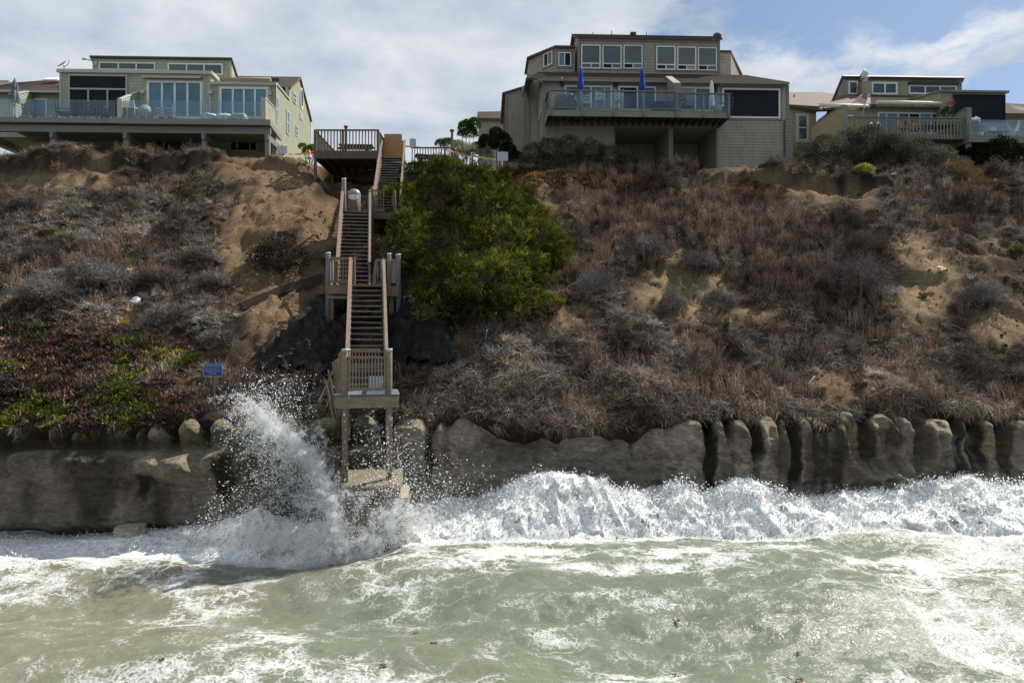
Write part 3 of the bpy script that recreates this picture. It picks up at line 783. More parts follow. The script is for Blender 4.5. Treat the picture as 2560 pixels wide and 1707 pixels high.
# solid side panel with faded spray paint
M_panel, nt, p, o_ = new_mat('faded_painted_panel')
v = objvec(nt, (3, 3, 1.2)); c_ = ramp(nt, noise(nt, 2.2, 3, .5, v), [(.3, (.26, .21, .16)), (.48, (.30, .16, .17)), (.56, (.22, .26, .12)), (.66, (.28, .22, .17))])
nt.links.new(c_, p.inputs['Base Color']); p.inputs['Roughness'].default_value = .8
piece('side_panel', M_panel, land2, L2(1.0, -.74, .1), L2(1.0, -.74, .86), .30, .03, (0, 1, 0))
piece('top_rail', M_tanwood, land2, L2(.85, -.76, .92), L2(1.15, -.76, .88), .05, .10)
rail(land2, L2(1.2, -.6), L2(1.2, .7), 0.92, .10, .12)
rail(land2, L2(-1.2, -.6), L2(-1.2, .6), 0.92, .10, .12, M_greywood)

flight((-5.95, 25.6, 7.78), (-6.84, 30.0, 11.5), 1.05, M_pinkwood, M_tanwood, hl=1.0)
LA = Vector((-6.45, 30.75, 11.5))
def L1(x, y, z=0): return LA + R11 @ Vector((x, y, z))
m = MB()
m.box(L1(0, -.72, -.15), (2.3, .07, .28), R11); m.box(L1(0, .72, -.15), (2.3, .07, .28), R11)
m.box(L1(-1.15, 0, -.15), (.07, 1.5, .28), R11); m.box(L1(1.15, 0, -.15), (.07, 1.5, .28), R11)
land1 = m.build('landing', M_wood, stair)
deck_boards(land1, LA, 2.3, 1.48, 11.48, ST, 10, M_wood)
piece('fascia_board', M_pinkwood, land1, L1(-1.0, -.79, -.10), L1(.15, -.79, -.10), .03, .20)
post(land1, L1(-1.06, -.72), 10.2, 12.9, .095, M_greywood); post(land1, L1(-.86, .55), 10.6, 12.62, .08, M_greywood)
post(land1, L1(.16, -.74), 10.4, 12.6, .07, M_tanwood, False); post(land1, L1(1.12, -.70), 10.0, 12.5, .07, M_wood, False); post(land1, L1(1.1, .7), 10.6, 12.5, .07, M_wood, False)
rail(land1, L1(-.85, .66), L1(.42, .66), 0.95, .08, .10, M_wood)
rail(land1, L1(.22, -.74), L1(.70, -.74), 0.95, .08, .11, M_tanwood)
rail(land1, L1(-1.1, -.6), L1(-1.0, .55), 0.95, .08, .12, M_wood)
flight((-5.75, 31.4, 11.5), (-6.30, 36.2, 15.5), 1.08, M_pinkwood, M_tanwood, hl=1.0)

# viewing deck at the top -------------------------------------------
vd = thing('viewing_deck', (-8.4, 36, 14.5), 'brown wooden viewing deck with picnic table at the head of the stairway', 'deck')
DZ = 15.5
m = MB()
m.box((-8.45, 35.06, DZ - .16), (3.50, .10, .34)); m.box((-10.14, 36.9, DZ - .16), (.10, 3.5, .30)); m.box((-6.9, 36.9, DZ - .16), (.10, 3.5, .30))
m.box((-8.45, 38.6, DZ - .16), (3.4, .10, .30))
for i in range(6): m.box((-9.7 + i * .52, 36.8, DZ - .18), (.05, 3.4, .22))
fr = m.build('floor_frame', M_wood, vd)
MB().box((-8.45, 38.70, 14.62), (3.6, .06, 1.62)).build('back_skirt', M_wood, vd); MB().box((-4.9, 39.28, 14.62), (3.7, .06, 1.62)).build('back_skirt', M_wood, vd)
for i in range(24):
    y = 35.08 + i * .149
    piece('floor_board', M_wood, fr, (-10.2, y, DZ + .015), (-6.8, y, DZ + .015), .14, .035)
rt = MB().box((-4.35, 38.1, DZ - .16), (2.6, .10, .30)); rt.box((-5.15, 39.2, DZ - .16), (4.0, .10, .30)); rt.box((-3.1, 38.6, DZ - .16), (.1, 1.0, .3))
fr2 = rt.build('side_platform', M_wood, vd)
for i in range(8):
    piece('floor_board', M_wood, fr2, (-5.7, 38.1 + i * .149, DZ + .015), (-3.1, 38.1 + i * .149, DZ + .015), .14, .035)
def dpost(x, y, z0, z1, w=.13, mat=M_wood, cap=False):
    m = MB().box((x, y, (z0 + z1) / 2), (w, w, z1 - z0))
    if cap: m.lathe((x, y, z1), [(w * .70, -.02), (w * .95, .08), (w * 1.15, .10), (w * 1.15, .14), (0.01, .16)], 4)
    return m.build('post', mat, vd)
for x in (-10.1, -6.88): dpost(x, 35.06, 13.6 if x < -9 else 13.3, DZ + 1.16)
dpost(-10.1, 38.5, 14.6, DZ + 1.1); dpost(-6.9, 38.5, 14.6, DZ + 1.1)
dpost(-9.15, 37.6, 14.6, DZ + 2.02, .11, M_wood, True); dpost(-3.35, 38.15, 14.4, DZ + 1.98, .13, M_pinkwood, True)
dpost(-8.7, 35.06, DZ - .1, DZ + 1.1, .09)
rail(vd, (-10.02, 35.06, DZ), (-6.96, 35.06, DZ), 1.14, .05, .155, M_wood, (.14, .05), .05)
for i in range(22): piece('skirt_slat', M_wood, vd, (-9.98 + i * .146, 35.0, DZ - .30), (-9.98 + i * .146, 35.0, DZ + .05), .10, .02, (0, 1, 0))
rail(vd, (-10.1, 35.2, DZ), (-10.1, 38.4, DZ), 1.10, .05, .17, M_wood, (.12, .05), .045)
rail(vd, (-6.88, 35.2, DZ), (-6.88, 38.2, DZ), 1.10, .05, .17, M_wood, (.12, .05), .045)
rail(vd, (-5.65, 38.1, DZ), (-3.4, 38.1, DZ), 1.10, .05, .15, M_wood, (.12, .05), .045)
dpost(-3.75, 38.12, DZ - .3, DZ + 1.1, .10)
rail(vd, (-3.3, 38.1, DZ), (-3.2, 39.2, DZ), 1.10, .05, .17, M_wood, (.12, .05), .045)

def picnic(x, y, z, ang, label):
    t = thing('picnic_table', (x, y, z), label, 'picnic table', 'picnic tables on the viewing deck')
    R = Matrix.Rotation(ang, 3, 'Z'); c = Vector((x, y, z))
    for i in range(5): piece('table_top_board', M_wood, t, c + R @ Vector((-.9, -.3 + i * .15, .74)), c + R @ Vector((.9, -.3 + i * .15, .74)), .14, .05)
    for s in (-1, 1):
        for i in range(2): piece('bench_board', M_wood, t, c + R @ Vector((-.9, s * (.60 + i * .15), .44)), c + R @ Vector((.9, s * (.60 + i * .15), .44)), .14, .05)
        for q in (-1, 1): piece('leg', M_wood, t, c + R @ Vector((s * .62, q * .62, .0)), c + R @ Vector((s * .62, q * .2, .72)), .09, .05, (1, 0, 0))
        piece('brace', M_wood, t, c + R @ Vector((s * .62, -.78, .39)), c + R @ Vector((s * .62, .78, .39)), .05, .09)
picnic(-8.35, 36.7, DZ + .03, .05, 'brown wooden picnic table behind the balusters of the viewing deck')
picnic(-4.6, 38.75, DZ + .03, .3, 'brown picnic table on the small platform beside the plywood sheet')

# plywood barricade at the top of the stairs
m = MB(); m.box((-6.33, 36.40, DZ + .50), (1.22, .025, 1.0)); o = m.build('plywood_barricade', M_ply, None, (-6.33, 36.4, DZ))
tag(o, 'orange-brown plywood sheets closing off the top of the stairs', 'barricade')
c_ = MB().box((-6.35, 36.46, DZ + 1.16), (.95, .025, .42)); u = c_.build('upper_sheet', M_ply, o)
bo = MB()
for dx_, dz_ in ((-.4, .1), (.4, .1), (0, .6), (.05, 1.2)): bo.tube([(-6.33 + dx_, 36.36, DZ + dz_), (-6.33 + dx_, 36.42, DZ + dz_)], .018, 8)
bo.build('bolt', M_metalcap, o)

# concrete footing under the lower landing
m = MB()
tp = [Vector((-4.62, 17.62, BLOCKZ)), Vector((-2.90, 17.72, BLOCKZ + .02)), Vector((-3.20, 20.4, BLOCKZ + .12)), Vector((-5.15, 20.3, BLOCKZ + .10))]
bm = bmesh.new(); vv = []
def blockmesh():
    m = MB(); n = 14; V = []
    for j in range(n + 1):          # over the rounded edge and down the front
        pass
    return m
nu, nv = 26, 40
V = []
for i in range(nu):
    a = i / (nu - 1)
    fr_ = np.array(tp[0]) * (1 - a) + np.array(tp[1]) * a; bk_ = np.array(tp[3]) * (1 - a) + np.array(tp[2]) * a
    fr_[1] += 0.05 * math.sin(a * 3.1) * -1
    for j in range(nv):
        b = j / (nv - 1)
        if b < .45:
            k_ = b / .45; q = bk_ * (1 - k_) + fr_ * k_
            q = q + np.array((0, 0, .05 * math.sin(3.1 * k_) + .025 * float(fbm(q[0] * 3, q[1] * 3, 5, 3)) - .05 * max(0, (k_ - .85) / .15) ** 2))
        else:
            k_ = (b - .45) / .55; q = fr_ + np.array((0.0, .05 - .15 * k_, -.05 - 2.9 * k_)); q = q + np.array((0, .04 * float(fbm(q[0] * 2.5, q[2] * 2.5, 6, 3)), 0))
        V.append(q)
Fc = [tuple(f) for f in grid_faces(nu, nv)]
m = MB(); m.add(V, Fc, True)
# sides
for i0 in (0, nu - 1):
    row = [i0 * nv + j for j in range(nv)]
    kk = [V[r] for r in row]; back = [np.array((kk[0][0] + 0.0, kk[0][1], min(q[2], kk[0][2]))) for q in kk]
    m.add(kk + back, [(j, j + 1, nv + j + 1, nv + j) for j in range(nv - 1)])
blk = m.build('concrete_footing', M_conc, None, (-3.9, 18.5, 0))
tag(blk, 'stained concrete footing block carrying the two front stair posts', 'footing')
m = MB().hexa([(-2.93, 17.66, .2), (-2.72, 17.74, .2), (-2.95, 19.9, .2), (-3.2, 19.8, .2), (-2.90, 17.74, 1.75), (-2.72, 17.80, 1.72), (-2.95, 19.9, 1.8), (-3.2, 19.8, 1.8)])
m.build('side_buttress', simple('pale_concrete', (.22, .19, .14), .9, .15, 5, .5), blk)

# broken rail hanging off the lower landing
br = thing('broken_railing', L3(-.85, -.4, .9), 'broken tan railing hanging off the side of the lower landing', 'railing')
def q3(px, py, Y): return Vector(pix(px, py, Y))
piece('top_rail', M_tanwood, br, q3(846, 898, 18.6), q3(797, 1003, 18.1), .05, .13, (0.3, -1, 0.2))
for (a, b) in (((812, 945), (836, 1055)), ((821, 925), (843, 1045)), ((832, 905), (848, 1040)), ((838, 900), (852, 1030)), ((843, 898), (856, 1015))):
    piece('baluster', M_tanwood, br, q3(a[0], a[1], 18.4), q3(b[0], b[1], 18.5), .045, .045, (0, 1, 0))
piece('bottom_rail', M_tanwood, br, q3(838, 1018, 18.55), q3(866, 1016, 18.7), .05, .05)

# domed litter bin on the upper landing
bp = L1(-.62, -.15, .0)
lb = thing('litter_bin', bp, 'brown domed litter bin with white bag standing on the upper landing', 'bin')
M_bin = simple('brown_bin_steel', (.13, .10, .085), .5, .15, 5)
MB().lathe(bp, [(.01, .01), (.26, .01), (.27, .06), (.27, .78), (.25, .80)], 20).build('drum', M_bin, lb)
MB().lathe(bp, [(.275, .80), (.275, .86), (.24, .98), (.15, 1.07), (.01, 1.10)], 20).build('dome_lid', simple('grey_bin_lid', (.2, .19, .18), .45, .1, 4), lb)
bagm = MB(); V = []; Fs = []
for i in range(14):
    a = -2.6 + i * .17
    for j in range(3):
        r = .285 + .02 * math.sin(i * 2.1)
        V.append((bp.x + r * math.cos(a), bp.y + r * math.sin(a), bp.z + .80 - j * (.05 + .07 * math.sin(math.pi * i / 13))))
Fs = [tuple(f) for f in grid_faces(14, 3)]
bagm.add(V, Fs, True).build('bag', simple('white_plastic', (.7, .72, .74), .4, .1, 8), lb)
# ------------------------------------------------------------------ houses on the plateau
def Z1(x, y): return x / 2.94, 100 + y / 2.94
def Z4(x, y): return 1240 + x / 3.0947, 60 + y / 3.0947
def Z5(x, y): return 1900 + x / 3.5636, 140 + y / 3.5636
class House:
    def __init__(s, px, Y, deg, zoom):
        s.O = Vector(((px - 1280) / F * Y, Y, 0)); a = math.radians(deg)
        s.e = Vector((math.cos(a), math.sin(a), 0)); s.b = Vector((-math.sin(a), math.cos(a), 0)); s.zoom = zoom
    def w(s, u, v, z): return s.O + s.e * u + s.b * v + Vector((0, 0, z))
    def uz(s, zx, zy, v):
        px, py = s.zoom(zx, zy); r = Vector(((px - 1280) / F, 1.0, 0))
        Y = (v + s.O.dot(s.b)) / r.dot(s.b)
        P = r * Y
        return (P - s.O).dot(s.e), CAMZ + (853.5 - py) / F * Y
    def u(s, zx, v): return s.uz(zx, 500, v)[0]
    def z(s, zx, zy, v): return s.uz(zx, zy, v)[1]
class Plane:
    """vertical wall plane of a house between two local points; outside is to the right-hand side of a->b"""
    def __init__(s, H, a, b):
        s.H = H; s.a = Vector((a[0], a[1])); d = Vector((b[0] - a[0], b[1] - a[1])); s.L = d.length; s.d = d / s.L; s.n = Vector((s.d.y, -s.d.x))
    def W(s, t, z, off=0.0):
        q = s.a + s.d * t + s.n * off
        return s.H.w(q.x, q.y, z)
    def sz(s, zx, zy):
        px, py = s.H.zoom(zx, zy)
        A = s.W(0, 0); D = (s.W(1, 0) - A)
        rx = (px - 1280) / F
        # A.x + D.x t = rx*(A.y + D.y t)
        t = (rx * A.y - A.x) / (D.x - rx * D.y); Y = A.y + D.y * t
        return t, CAMZ + (853.5 - py) / F * Y
def clip(poly, z0, above):
    out = []
    for i in range(len(poly)):
        a = poly[i]; b = poly[(i + 1) % len(poly)]
        ia = (a[1] >= z0) if above else (a[1] <= z0); ib = (b[1] >= z0) if above else (b[1] <= z0)
        if ia: out.append(a)
        if ia != ib:
            k = (z0 - a[1]) / (b[1] - a[1]); out.append((a[0] + (b[0] - a[0]) * k, z0))
    return out
def siding(pl, poly, mat, parent, row=0.18, name='siding'):
    """overlapping boards on a wall outline"""
    zs = [p[1] for p in poly]; z = min(zs); m = MB()
    while z < max(zs) - 1e-3:
        c = clip(clip(poly, z, True), z + row, False)
        if len(c) >= 3:
            off = lambda q: 0.024 - 0.018 * (q[1] - z) / row
            m.add([pl.W(q[0], q[1], off(q)) for q in c], [tuple(range(len(c)))])
            for i in range(len(c)):
                a = c[i]; b = c[(i + 1) % len(c)]
                if abs(a[1] - z) < 1e-4 and abs(b[1] - z) < 1e-4:
                    m.add([pl.W(a[0], z, .024), pl.W(b[0], z, .024), pl.W(b[0], z, 0.0), pl.W(a[0], z, 0.0)], [(0, 1, 2, 3)])
        z += row
    o = m.build(name, mat, parent); o['kind'] = 'stuff'
    return o
def volume(H, parent, foot, z0, tops, wallmat, sidemat, sides, name='wall'):
    """a storey: footprint in (u, v), floor height, top height for each corner; boards on the listed edges"""
    n = len(foot)
    if not hasattr(tops, '__len__'): tops = [tops] * n
    V = [H.w(p[0], p[1], z0) for p in foot] + [H.w(p[0], p[1], t) for p, t in zip(foot, tops)]
    m = MB().add(V, [tuple(range(n))[::-1], tuple(range(n, 2 * n))] + [(i, (i + 1) % n, n + (i + 1) % n, n + i) for i in range(n)])
    w = m.build(name, wallmat, parent)
    for i in sides:
        a, b = foot[i], foot[(i + 1) % n]
        pl = Plane(H, a, b)
        siding(pl, [(0, z0), (pl.L, z0), (pl.L, tops[(i + 1) % n]), (0, tops[i])], sidemat, w)
    return w
def box_on(pl, s0, z0, s1, z1, o0, o1, m=None):
    m = m or MB()
    p = [pl.W(s0, z0, o1), pl.W(s1, z0, o1), pl.W(s1, z0, o0), pl.W(s0, z0, o0), pl.W(s0, z1, o1), pl.W(s1, z1, o1), pl.W(s1, z1, o0), pl.W(s0, z1, o0)]
    return m.hexa(p)
def window(pl, c0, c1, parent, frame, glass, cols=(1,), rows=None, fw=.07, name='window', proud=.075, casing=None, label=None, glasses=None):
    """c0, c1: top-left and bottom-right in the zoom's coordinates; cols: pane widths; rows: list of (fraction, cols) from the top"""
    s0, z1 = pl.sz(*c0); s1, z0 = pl.sz(*c1)
    return window_sz(pl, s0, z0, s1, z1, parent, frame, glass, cols, rows, fw, name, proud, casing, label, glasses)
def window_sz(pl, s0, z0, s1, z1, parent, frame, glass, cols=(1,), rows=None, fw=.07, name='window', proud=.075, casing=None, label=None, glasses=None):
    m = MB()
    rows = rows or [(1.0, cols)]
    if casing:
        cw = .11; mc = MB()
        for r in ((s0 - cw, z0 - cw, s1 + cw, z0 - .004), (s0 - cw, z1 + .004, s1 + cw, z1 + cw), (s0 - cw, z0 - .004, s0 - .004, z1 + .004), (s1 + .004, z0 - .004, s1 + cw, z1 + .004)):
            box_on(pl, *r, .0, .05, mc)
    box_on(pl, s0, z0, s1, z0 + fw, .0, proud, m); box_on(pl, s0, z1 - fw, s1, z1, .0, proud, m)
    box_on(pl, s0, z0 + fw, s0 + fw, z1 - fw, .0, proud, m); box_on(pl, s1 - fw, z0 + fw, s1, z1 - fw, .0, proud, m)
    tot = sum(r[0] for r in rows); zz = z1 - fw; Hh = z1 - z0 - 2 * fw; panes = []
    for i, (fr_, cl) in enumerate(rows):
        h = Hh * fr_ / tot; zt = zz; zb = zz - h
        if i: box_on(pl, s0 + fw, zt - fw * .5, s1 - fw, zt + fw * .5, .0, proud - .006, m)
        tc_ = sum(cl); ss = s0 + fw; Wd = s1 - s0 - 2 * fw
        for j, c in enumerate(cl):
            wd = Wd * c / tc_
            if j: box_on(pl, ss - fw * .45, zb, ss + fw * .45, zt, .0, proud - .012, m)
            panes.append((ss, zb, ss + wd, zt)); ss += wd
        zz = zb
    w = m.build(name, frame, parent)
    if casing: mc.build('casing', casing, w)
    for k, (a, b, c, d) in enumerate(panes):
        g = glasses[k % len(glasses)] if glasses else glass
        box_on(pl, a + .004, b + .004, c - .004, d - .004, .026, .034).build('pane', g, w)
    if label: w['label'] = label
    return w
def slab(H, parent, pts, th, mat, name='roof', course=0.0):
    """sloped slab from local corners (u, v, z) listed along the eave then back; laid in stepped courses if asked"""
    P = [H.w(*p) for p in pts]
    n = (P[1] - P[0]).cross(P[-1] - P[0]).normalized()
    if n.z < 0: n = -n
    m = MB().prism(P, -n * th)
    r = m.build(name, mat, parent)
    if course and len(P) == 4:
        L = ((P[3] - P[0]).length + (P[2] - P[1]).length) / 2; k = max(2, int(L / course)); mc = MB()
        for i in range(k):
            a, b = i / k, (i + 1) / k
            q0 = P[0].lerp(P[3], a); q1 = P[1].lerp(P[2], a); q2 = P[1].lerp(P[2], b); q3_ = P[0].lerp(P[3], b)
            mc.add([q0 + n * .022, q1 + n * .022, q2 + n * .004, q3_ + n * .004, q0 + n * .0, q1 + n * .0], [(0, 1, 2, 3), (0, 4, 5, 1)])
        s = mc.build('shingles', mat, r); s['kind'] = 'stuff'
    return r

def glass_mat(name, c, rough=.06, stripe=0.0, spec=.5):
    m, nt, p, o = new_mat(name)
    v = objvec(nt, (1, 1, 1)); cc = ramp(nt, noise(nt, .7, 3, .5, v), [(.3, tuple(x * .75 for x in c)), (.7, tuple(x * 1.2 for x in c))])
    if stripe:
        w = N(nt, 'ShaderNodeTexWave', {'Vector': objvec(nt), 'Scale': stripe}, bands_direction='Z')
        k = N(nt, 'ShaderNodeMapRange', {'Value': w.outputs['Fac'], 'To Min': .8, 'To Max': 1.12})
        cc = N(nt, 'ShaderNodeHueSaturation', {'Color': cc, 'Value': k.outputs[0]}).outputs[0]
    nt.links.new(cc, p.inputs['Base Color']); p.inputs['Roughness'].default_value = rough; p.inputs['Specular IOR Level'].default_value = spec
    return m
def clear_glass(name, tint=(.8, .9, .95), alpha=.05):
    m, nt, p, o = new_mat(name)
    t = N(nt, 'ShaderNodeBsdfTransparent', {'Color': tint + (1,)}); g = N(nt, 'ShaderNodeBsdfGlossy', {'Roughness': .03, 'Color': (.9, .95, 1, 1)})
    d = N(nt, 'ShaderNodeBsdfDiffuse', {'Color': (.35, .42, .48, 1)})
    f = N(nt, 'ShaderNodeFresnel', {'IOR': 1.45})
    a = N(nt, 'ShaderNodeMixShader', {0: alpha, 1: t.outputs[0], 2: d.outputs[0]})
    b = N(nt, 'ShaderNodeMixShader', {0: f.outputs[0], 1: a.outputs[0], 2: g.outputs[0]})
    nt.links.new(b.outputs[0], o.inputs[0]); nt.nodes.remove(p)
    return m
def siding_mat(name, c):
    return simple(name, c, .75, .12, 2.5, .2, (1.5, 1.5, .5), dirt=tuple(x * .74 for x in c))
M_olive = siding_mat('olive_siding', (.32, .335, .245)); M_grey = siding_mat('greige_siding', (.29, .265, .225)); M_olive2 = siding_mat('sage_siding', (.235, .235, .17)); M_gold = siding_mat('khaki_siding', (.27, .245, .145))
M_trim = simple('cream_trim', (.40, .40, .36), .6, .06, 3); M_white = simple('white_window_frame', (.60, .61, .62), .4, .04, 3); M_gtrim = simple('grey_green_trim', (.175, .175, .15), .65, .08, 3)
M_sage = simple('sage_trim', (.18, .185, .165), .6, .08, 3)
M_roof = simple('brown_red_shingles', (.098, .068, .063), .85, .28, 9, .5, dirt=(.12, .085, .078)); M_fascia = simple('dark_roof_edge', (.05, .045, .045), .6, .1, 3)
M_gdark = glass_mat('dark_screened_glass', (.010, .012, .018), .5, 0, .12); M_gblue = glass_mat('blue_tinted_glass', (.055, .165, .215)); M_gblue2 = glass_mat('blue_blind_glass', (.10, .22, .29), .12, 6)
M_gsky = glass_mat('sky_reflecting_glass', (.05, .075, .10), .04); M_gteal = glass_mat('shaded_window_glass', (.055, .09, .10), .08, 7); M_gnavy = glass_mat('navy_roller_screen', (.010, .017, .026), .6, 0, .12)
M_curtain = glass_mat('pale_curtain_behind_glass', (.22, .24, .24), .08); M_gsalmon = glass_mat('salmon_blind', (.36, .17, .13), .2)
M_clear = clear_glass('clear_railing_glass'); M_clear2 = clear_glass('hazy_railing_glass', (.85, .92, .95), .14)
M_conc2 = simple('pale_deck_edge', (.20, .19, .175), .8, .12, 4, .2, dirt=(.22, .15, .10))
M_joist = simple('brown_balcony_timber', (.13, .11, .08), .8, .15, 5)  # plain brown timber for the balcony joists and floor
M_steel = simple('brushed_metal', (.42, .42, .42), .35, .1, 5, metal=.7)
M_black = simple('black_metal', (.018, .018, .02), .45, .1, 5)

# ---- left: olive house -------------------------------------------------
HL = House(400, 42.0, 2.0, Z1); u = HL.u; z = HL.z
hl = thing('olive_house', HL.w(0, 1, 15.6), 'olive clapboard beach house with blue glass folding doors above a shaded undercroft', 'house')
GZ = 15.3
DZL = z(1300, 578, -2.0)                 # deck level
ztA = z(900, 228, 0); ztB = z(1700, 318, 0)
uA0, uA1, uB1 = u(440, 0), u(1550, 0), u(2025, 0)
wA = volume(HL, hl, [(uA0, 0), (uA1, 0), (uA1, 7), (uA0, 7)], DZL - .35, ztA, M_olive, M_olive, [0, 1])
wB = volume(HL, hl, [(uA1 + .003, .0), (uB1, 0), (uB1, 2.4), (uA1 + .003, 2.4)], DZL - .35, ztB, M_olive, M_olive, [0])
plF = Plane(HL, (uA0, 0), (uB1, 0)); plS = Plane(HL, (uB1, 0), (uB1, 7.6))
# gable end on the lit side
ridge_v = plS.sz(2200, 280)[0]; zr = plS.sz(2200, 280)[1]; vb, zb_ = plS.sz(2280, 590); vf = plS.sz(2122, 345)[0]; zf = plS.sz(2122, 345)[1]
gp = [(0, GZ), (vb, GZ), (vb, zb_), (ridge_v, zr), (vf, zf), (vf, ztB), (0, ztB)]
m = MB().prism([HL.w(uB1 - .02, a, b) for a, b in gp], HL.e * -.2)
gw = m.build('gable_wall', M_olive, hl); siding(plS, gp, M_olive, gw)
box_on(plS, vb - .02, GZ, vb + .09, zb_, 0, .035).build('corner_board', M_trim, gw); box_on(plS, -.02, GZ, .10, ztB, .026, .05).build('corner_board', M_trim, gw)
slab(HL, hl, [(uB1 - 8, vf, zf), (uB1 + .12, vf, zf), (uB1 + .12, ridge_v, zr + .08), (uB1 - 8, ridge_v, zr + .08)], .12, M_roof, 'roof', .16)
slab(HL, hl, [(uB1 + .12, vb + .15, zb_), (uB1 - 8, vb + .15, zb_), (uB1 - 8, ridge_v + .02, zr + .06), (uB1 + .12, ridge_v + .02, zr + .06)], .12, M_roof, 'roof')
for a, b in (((2026, 412), (2040, 608)), ((2101, 512), (2121, 702)), ((2150, 380), (2171, 475)), ((2201, 540), (2218, 595)), ((2171, 627), (2184, 715))):
    window(plS, a, b, hl, M_white, M_gblue2 if a[1] > 400 and a[1] < 520 else M_gsky, rows=[(1, (1,)), (1, (1,))], fw=.06)
s_, z_ = plS.sz(2213, 432); m = MB(); g = MB()
def oval(r0, r1, o0, o1):
    V = []; n = 24
    for k in range(n):
        a = 2 * math.pi * k / n
        for r in (r0, r1):
            for o in (o0, o1): V.append(plS.W(s_ + math.cos(a) * r * .55, z_ + math.sin(a) * r, o))
    Fs = []
    for k in range(n):
        b = k * 4; c = ((k + 1) % n) * 4
        Fs += [(b + 1, c + 1, c + 3, b + 3), (b + 2, b + 3, c + 3, c + 2), (b, b + 1, c + 1, c)]
    return V, Fs
V, Fs = oval(.62, .74, .0, .07); ow = MB().add(V, Fs).build('oval_window', M_white, hl)
MB().add([plS.W(s_ + math.cos(2 * math.pi * k / 24) * .62 * .55, z_ + math.sin(2 * math.pi * k / 24) * .62, .03) for k in range(24)], [tuple(range(24))]).build('pane', M_gsky, ow)
# upper storey with a roof that falls to the back
uD0, uD1 = u(680, 2.5), u(1700, 2.5); ztD = z(1200, 140, 2.5)
zDb = ztD - 2.9
wD = volume(HL, hl, [(uD0, 2.5), (uD1, 2.5), (uD1, 6.2), (uD0, 6.2)], ztA - .4, [ztD, ztD, zDb, zDb], M_olive, M_olive, [0, 1], 'upper_wall')
slab(HL, hl, [(uD0 - .1, 2.35, ztD + .10), (uD1 + .1, 2.35, ztD + .10), (uD1 + .1, 6.3, zDb + .08), (uD0 - .1, 6.3, zDb + .08)], .10, M_fascia, 'roof')
plD = Plane(HL, (uD0, 2.5), (uD1, 2.5))
box_on(plD, -.05, ztD - .12, plD.L + .05, ztD, .025, .06).build('fascia_board', M_trim, wD); box_on(plD, plD.L - .1, ztA - .3, plD.L, ztD - .13, .026, .05).build('corner_board', M_trim, wD)
window(plD, (730, 163), (1145, 229), hl, M_white, M_gsky, (1.2, 1.2, 1.2), fw=.09); window(plD, (1235, 172), (1640, 262), hl, M_white, M_gteal, (1.1, 1.1, 1.1), fw=.09)
m = MB(); m.bar(plD.W(-.02, ztD - .18, .05), plD.W(-.35, ztD - .2, .25), .05, .05); m.box(plD.W(-.38, ztD - .2, .3), (.22, .12, .09)); m.build('floodlight', M_steel, hl)
box_on(plD, .15, ztD - .5, .32, ztD - .25, .026, .09).build('utility_box', M_trim, hl)
# copings
m = MB(); box_on(plF, -.12, ztA - .18, uA1 - uA0 + .12, ztA + .02, .03, .16, m); m.build('coping', M_trim, wA)
m = MB(); box_on(plF, uA1 - uA0 + .02, ztB - .14, uB1 - uA0 + .1, ztB + .02, .03, .16, m); m.prism([HL.w(uB1 - .1, .0, ztB - .03), HL.w(uB1 + .08, .0, ztB - .03), HL.w(uB1 + .08, vf, ztB - .03), HL.w(uB1 - .1, vf, ztB - .03)], (0, 0, .12)); m.build('coping', M_trim, wB)
m = MB().prism([HL.w(uA1 + .03, -.02, ztA), HL.w(uA1 + .03, 2.2, ztA - .02), HL.w(uA1 + .03, 2.2, ztA - .18), HL.w(uA1 + .03, -.02, ztA - .18)], HL.e * .12); m.build('coping', M_trim, wA)
box_on(plF, .0, DZL, .12, ztA - .19, .026, .06).build('corner_board', M_trim, wA); box_on(plF, uA1 - uA0 - .1, DZL, uA1 - uA0, ztA - .19, .026, .06).build('corner_board', M_trim, wA)
# doors and windows on the deck
window(plF, (505, 255), (940, 582), hl, M_trim, M_gdark, rows=[(.95, (1,)), (2.05, (1.25, 1.3, 1.25))], fw=.10, proud=.09, name='screened_window')
d1 = window(plF, (1085, 302), (1490, 584), hl, M_white, M_gblue, (1, 1, 1, 1), fw=.13, proud=.10, name='folding_door', casing=M_trim); d2 = window(plF, (1617, 348), (1974, 584), hl, M_white, M_gblue, (1, 1, 1, 1), fw=.13, proud=.10, name='folding_door', casing=M_trim)
for (a, b) in (((1040, 373), (1067, 399)), ((1537, 375), (1565, 402)), ((1975, 383), (2000, 410))):
    s0, zt = plF.sz(*a); s1, zb = plF.sz(*b); box_on(plF, s0, zb, s1, zt, .026, .16).build('wall_lamp', M_trim, hl)
aw = thing('awning', HL.w(u(1275, 0), -.2, z(1275, 285, 0)), 'rolled tan awning over the blue doors of the olive house', 'awning', 'rolled awnings on the houses')
s0, zt = plF.sz(1060, 268); s1, zb = plF.sz(1490, 296)
m = MB(); box_on(plF, s0, zb + .06, s1, zt, .03, .30, m); m.build('cassette', simple('tan_awning', (.33, .27, .2), .7, .1, 4), aw); MB().bar(plF.W(s0, zb + .03, .33), plF.W(s1, zb + .03, .33), .06, .09).build('front_bar', M_trim, aw)
aw = thing('awning', HL.w(u(1800, -.1), -.2, ztB), 'rolled tan awning lying on the low roof edge of the olive house', 'awning', 'rolled awnings on the houses')
MB().tube([HL.w(u(1618, .4), .4, z(1618, 292, .4)), HL.w(u(1990, .4), .4, z(1990, 292, .4))], .13, 12).build('roller', simple('brown_awning', (.26, .20, .15), .7, .1, 4), aw)
MB().bar(HL.w(u(1925, .9), .9, z(1925, 297, .9)), HL.w(u(2055, .9), .9, z(2055, 297, .9)), .2, .2).build('cassette', M_black, aw)
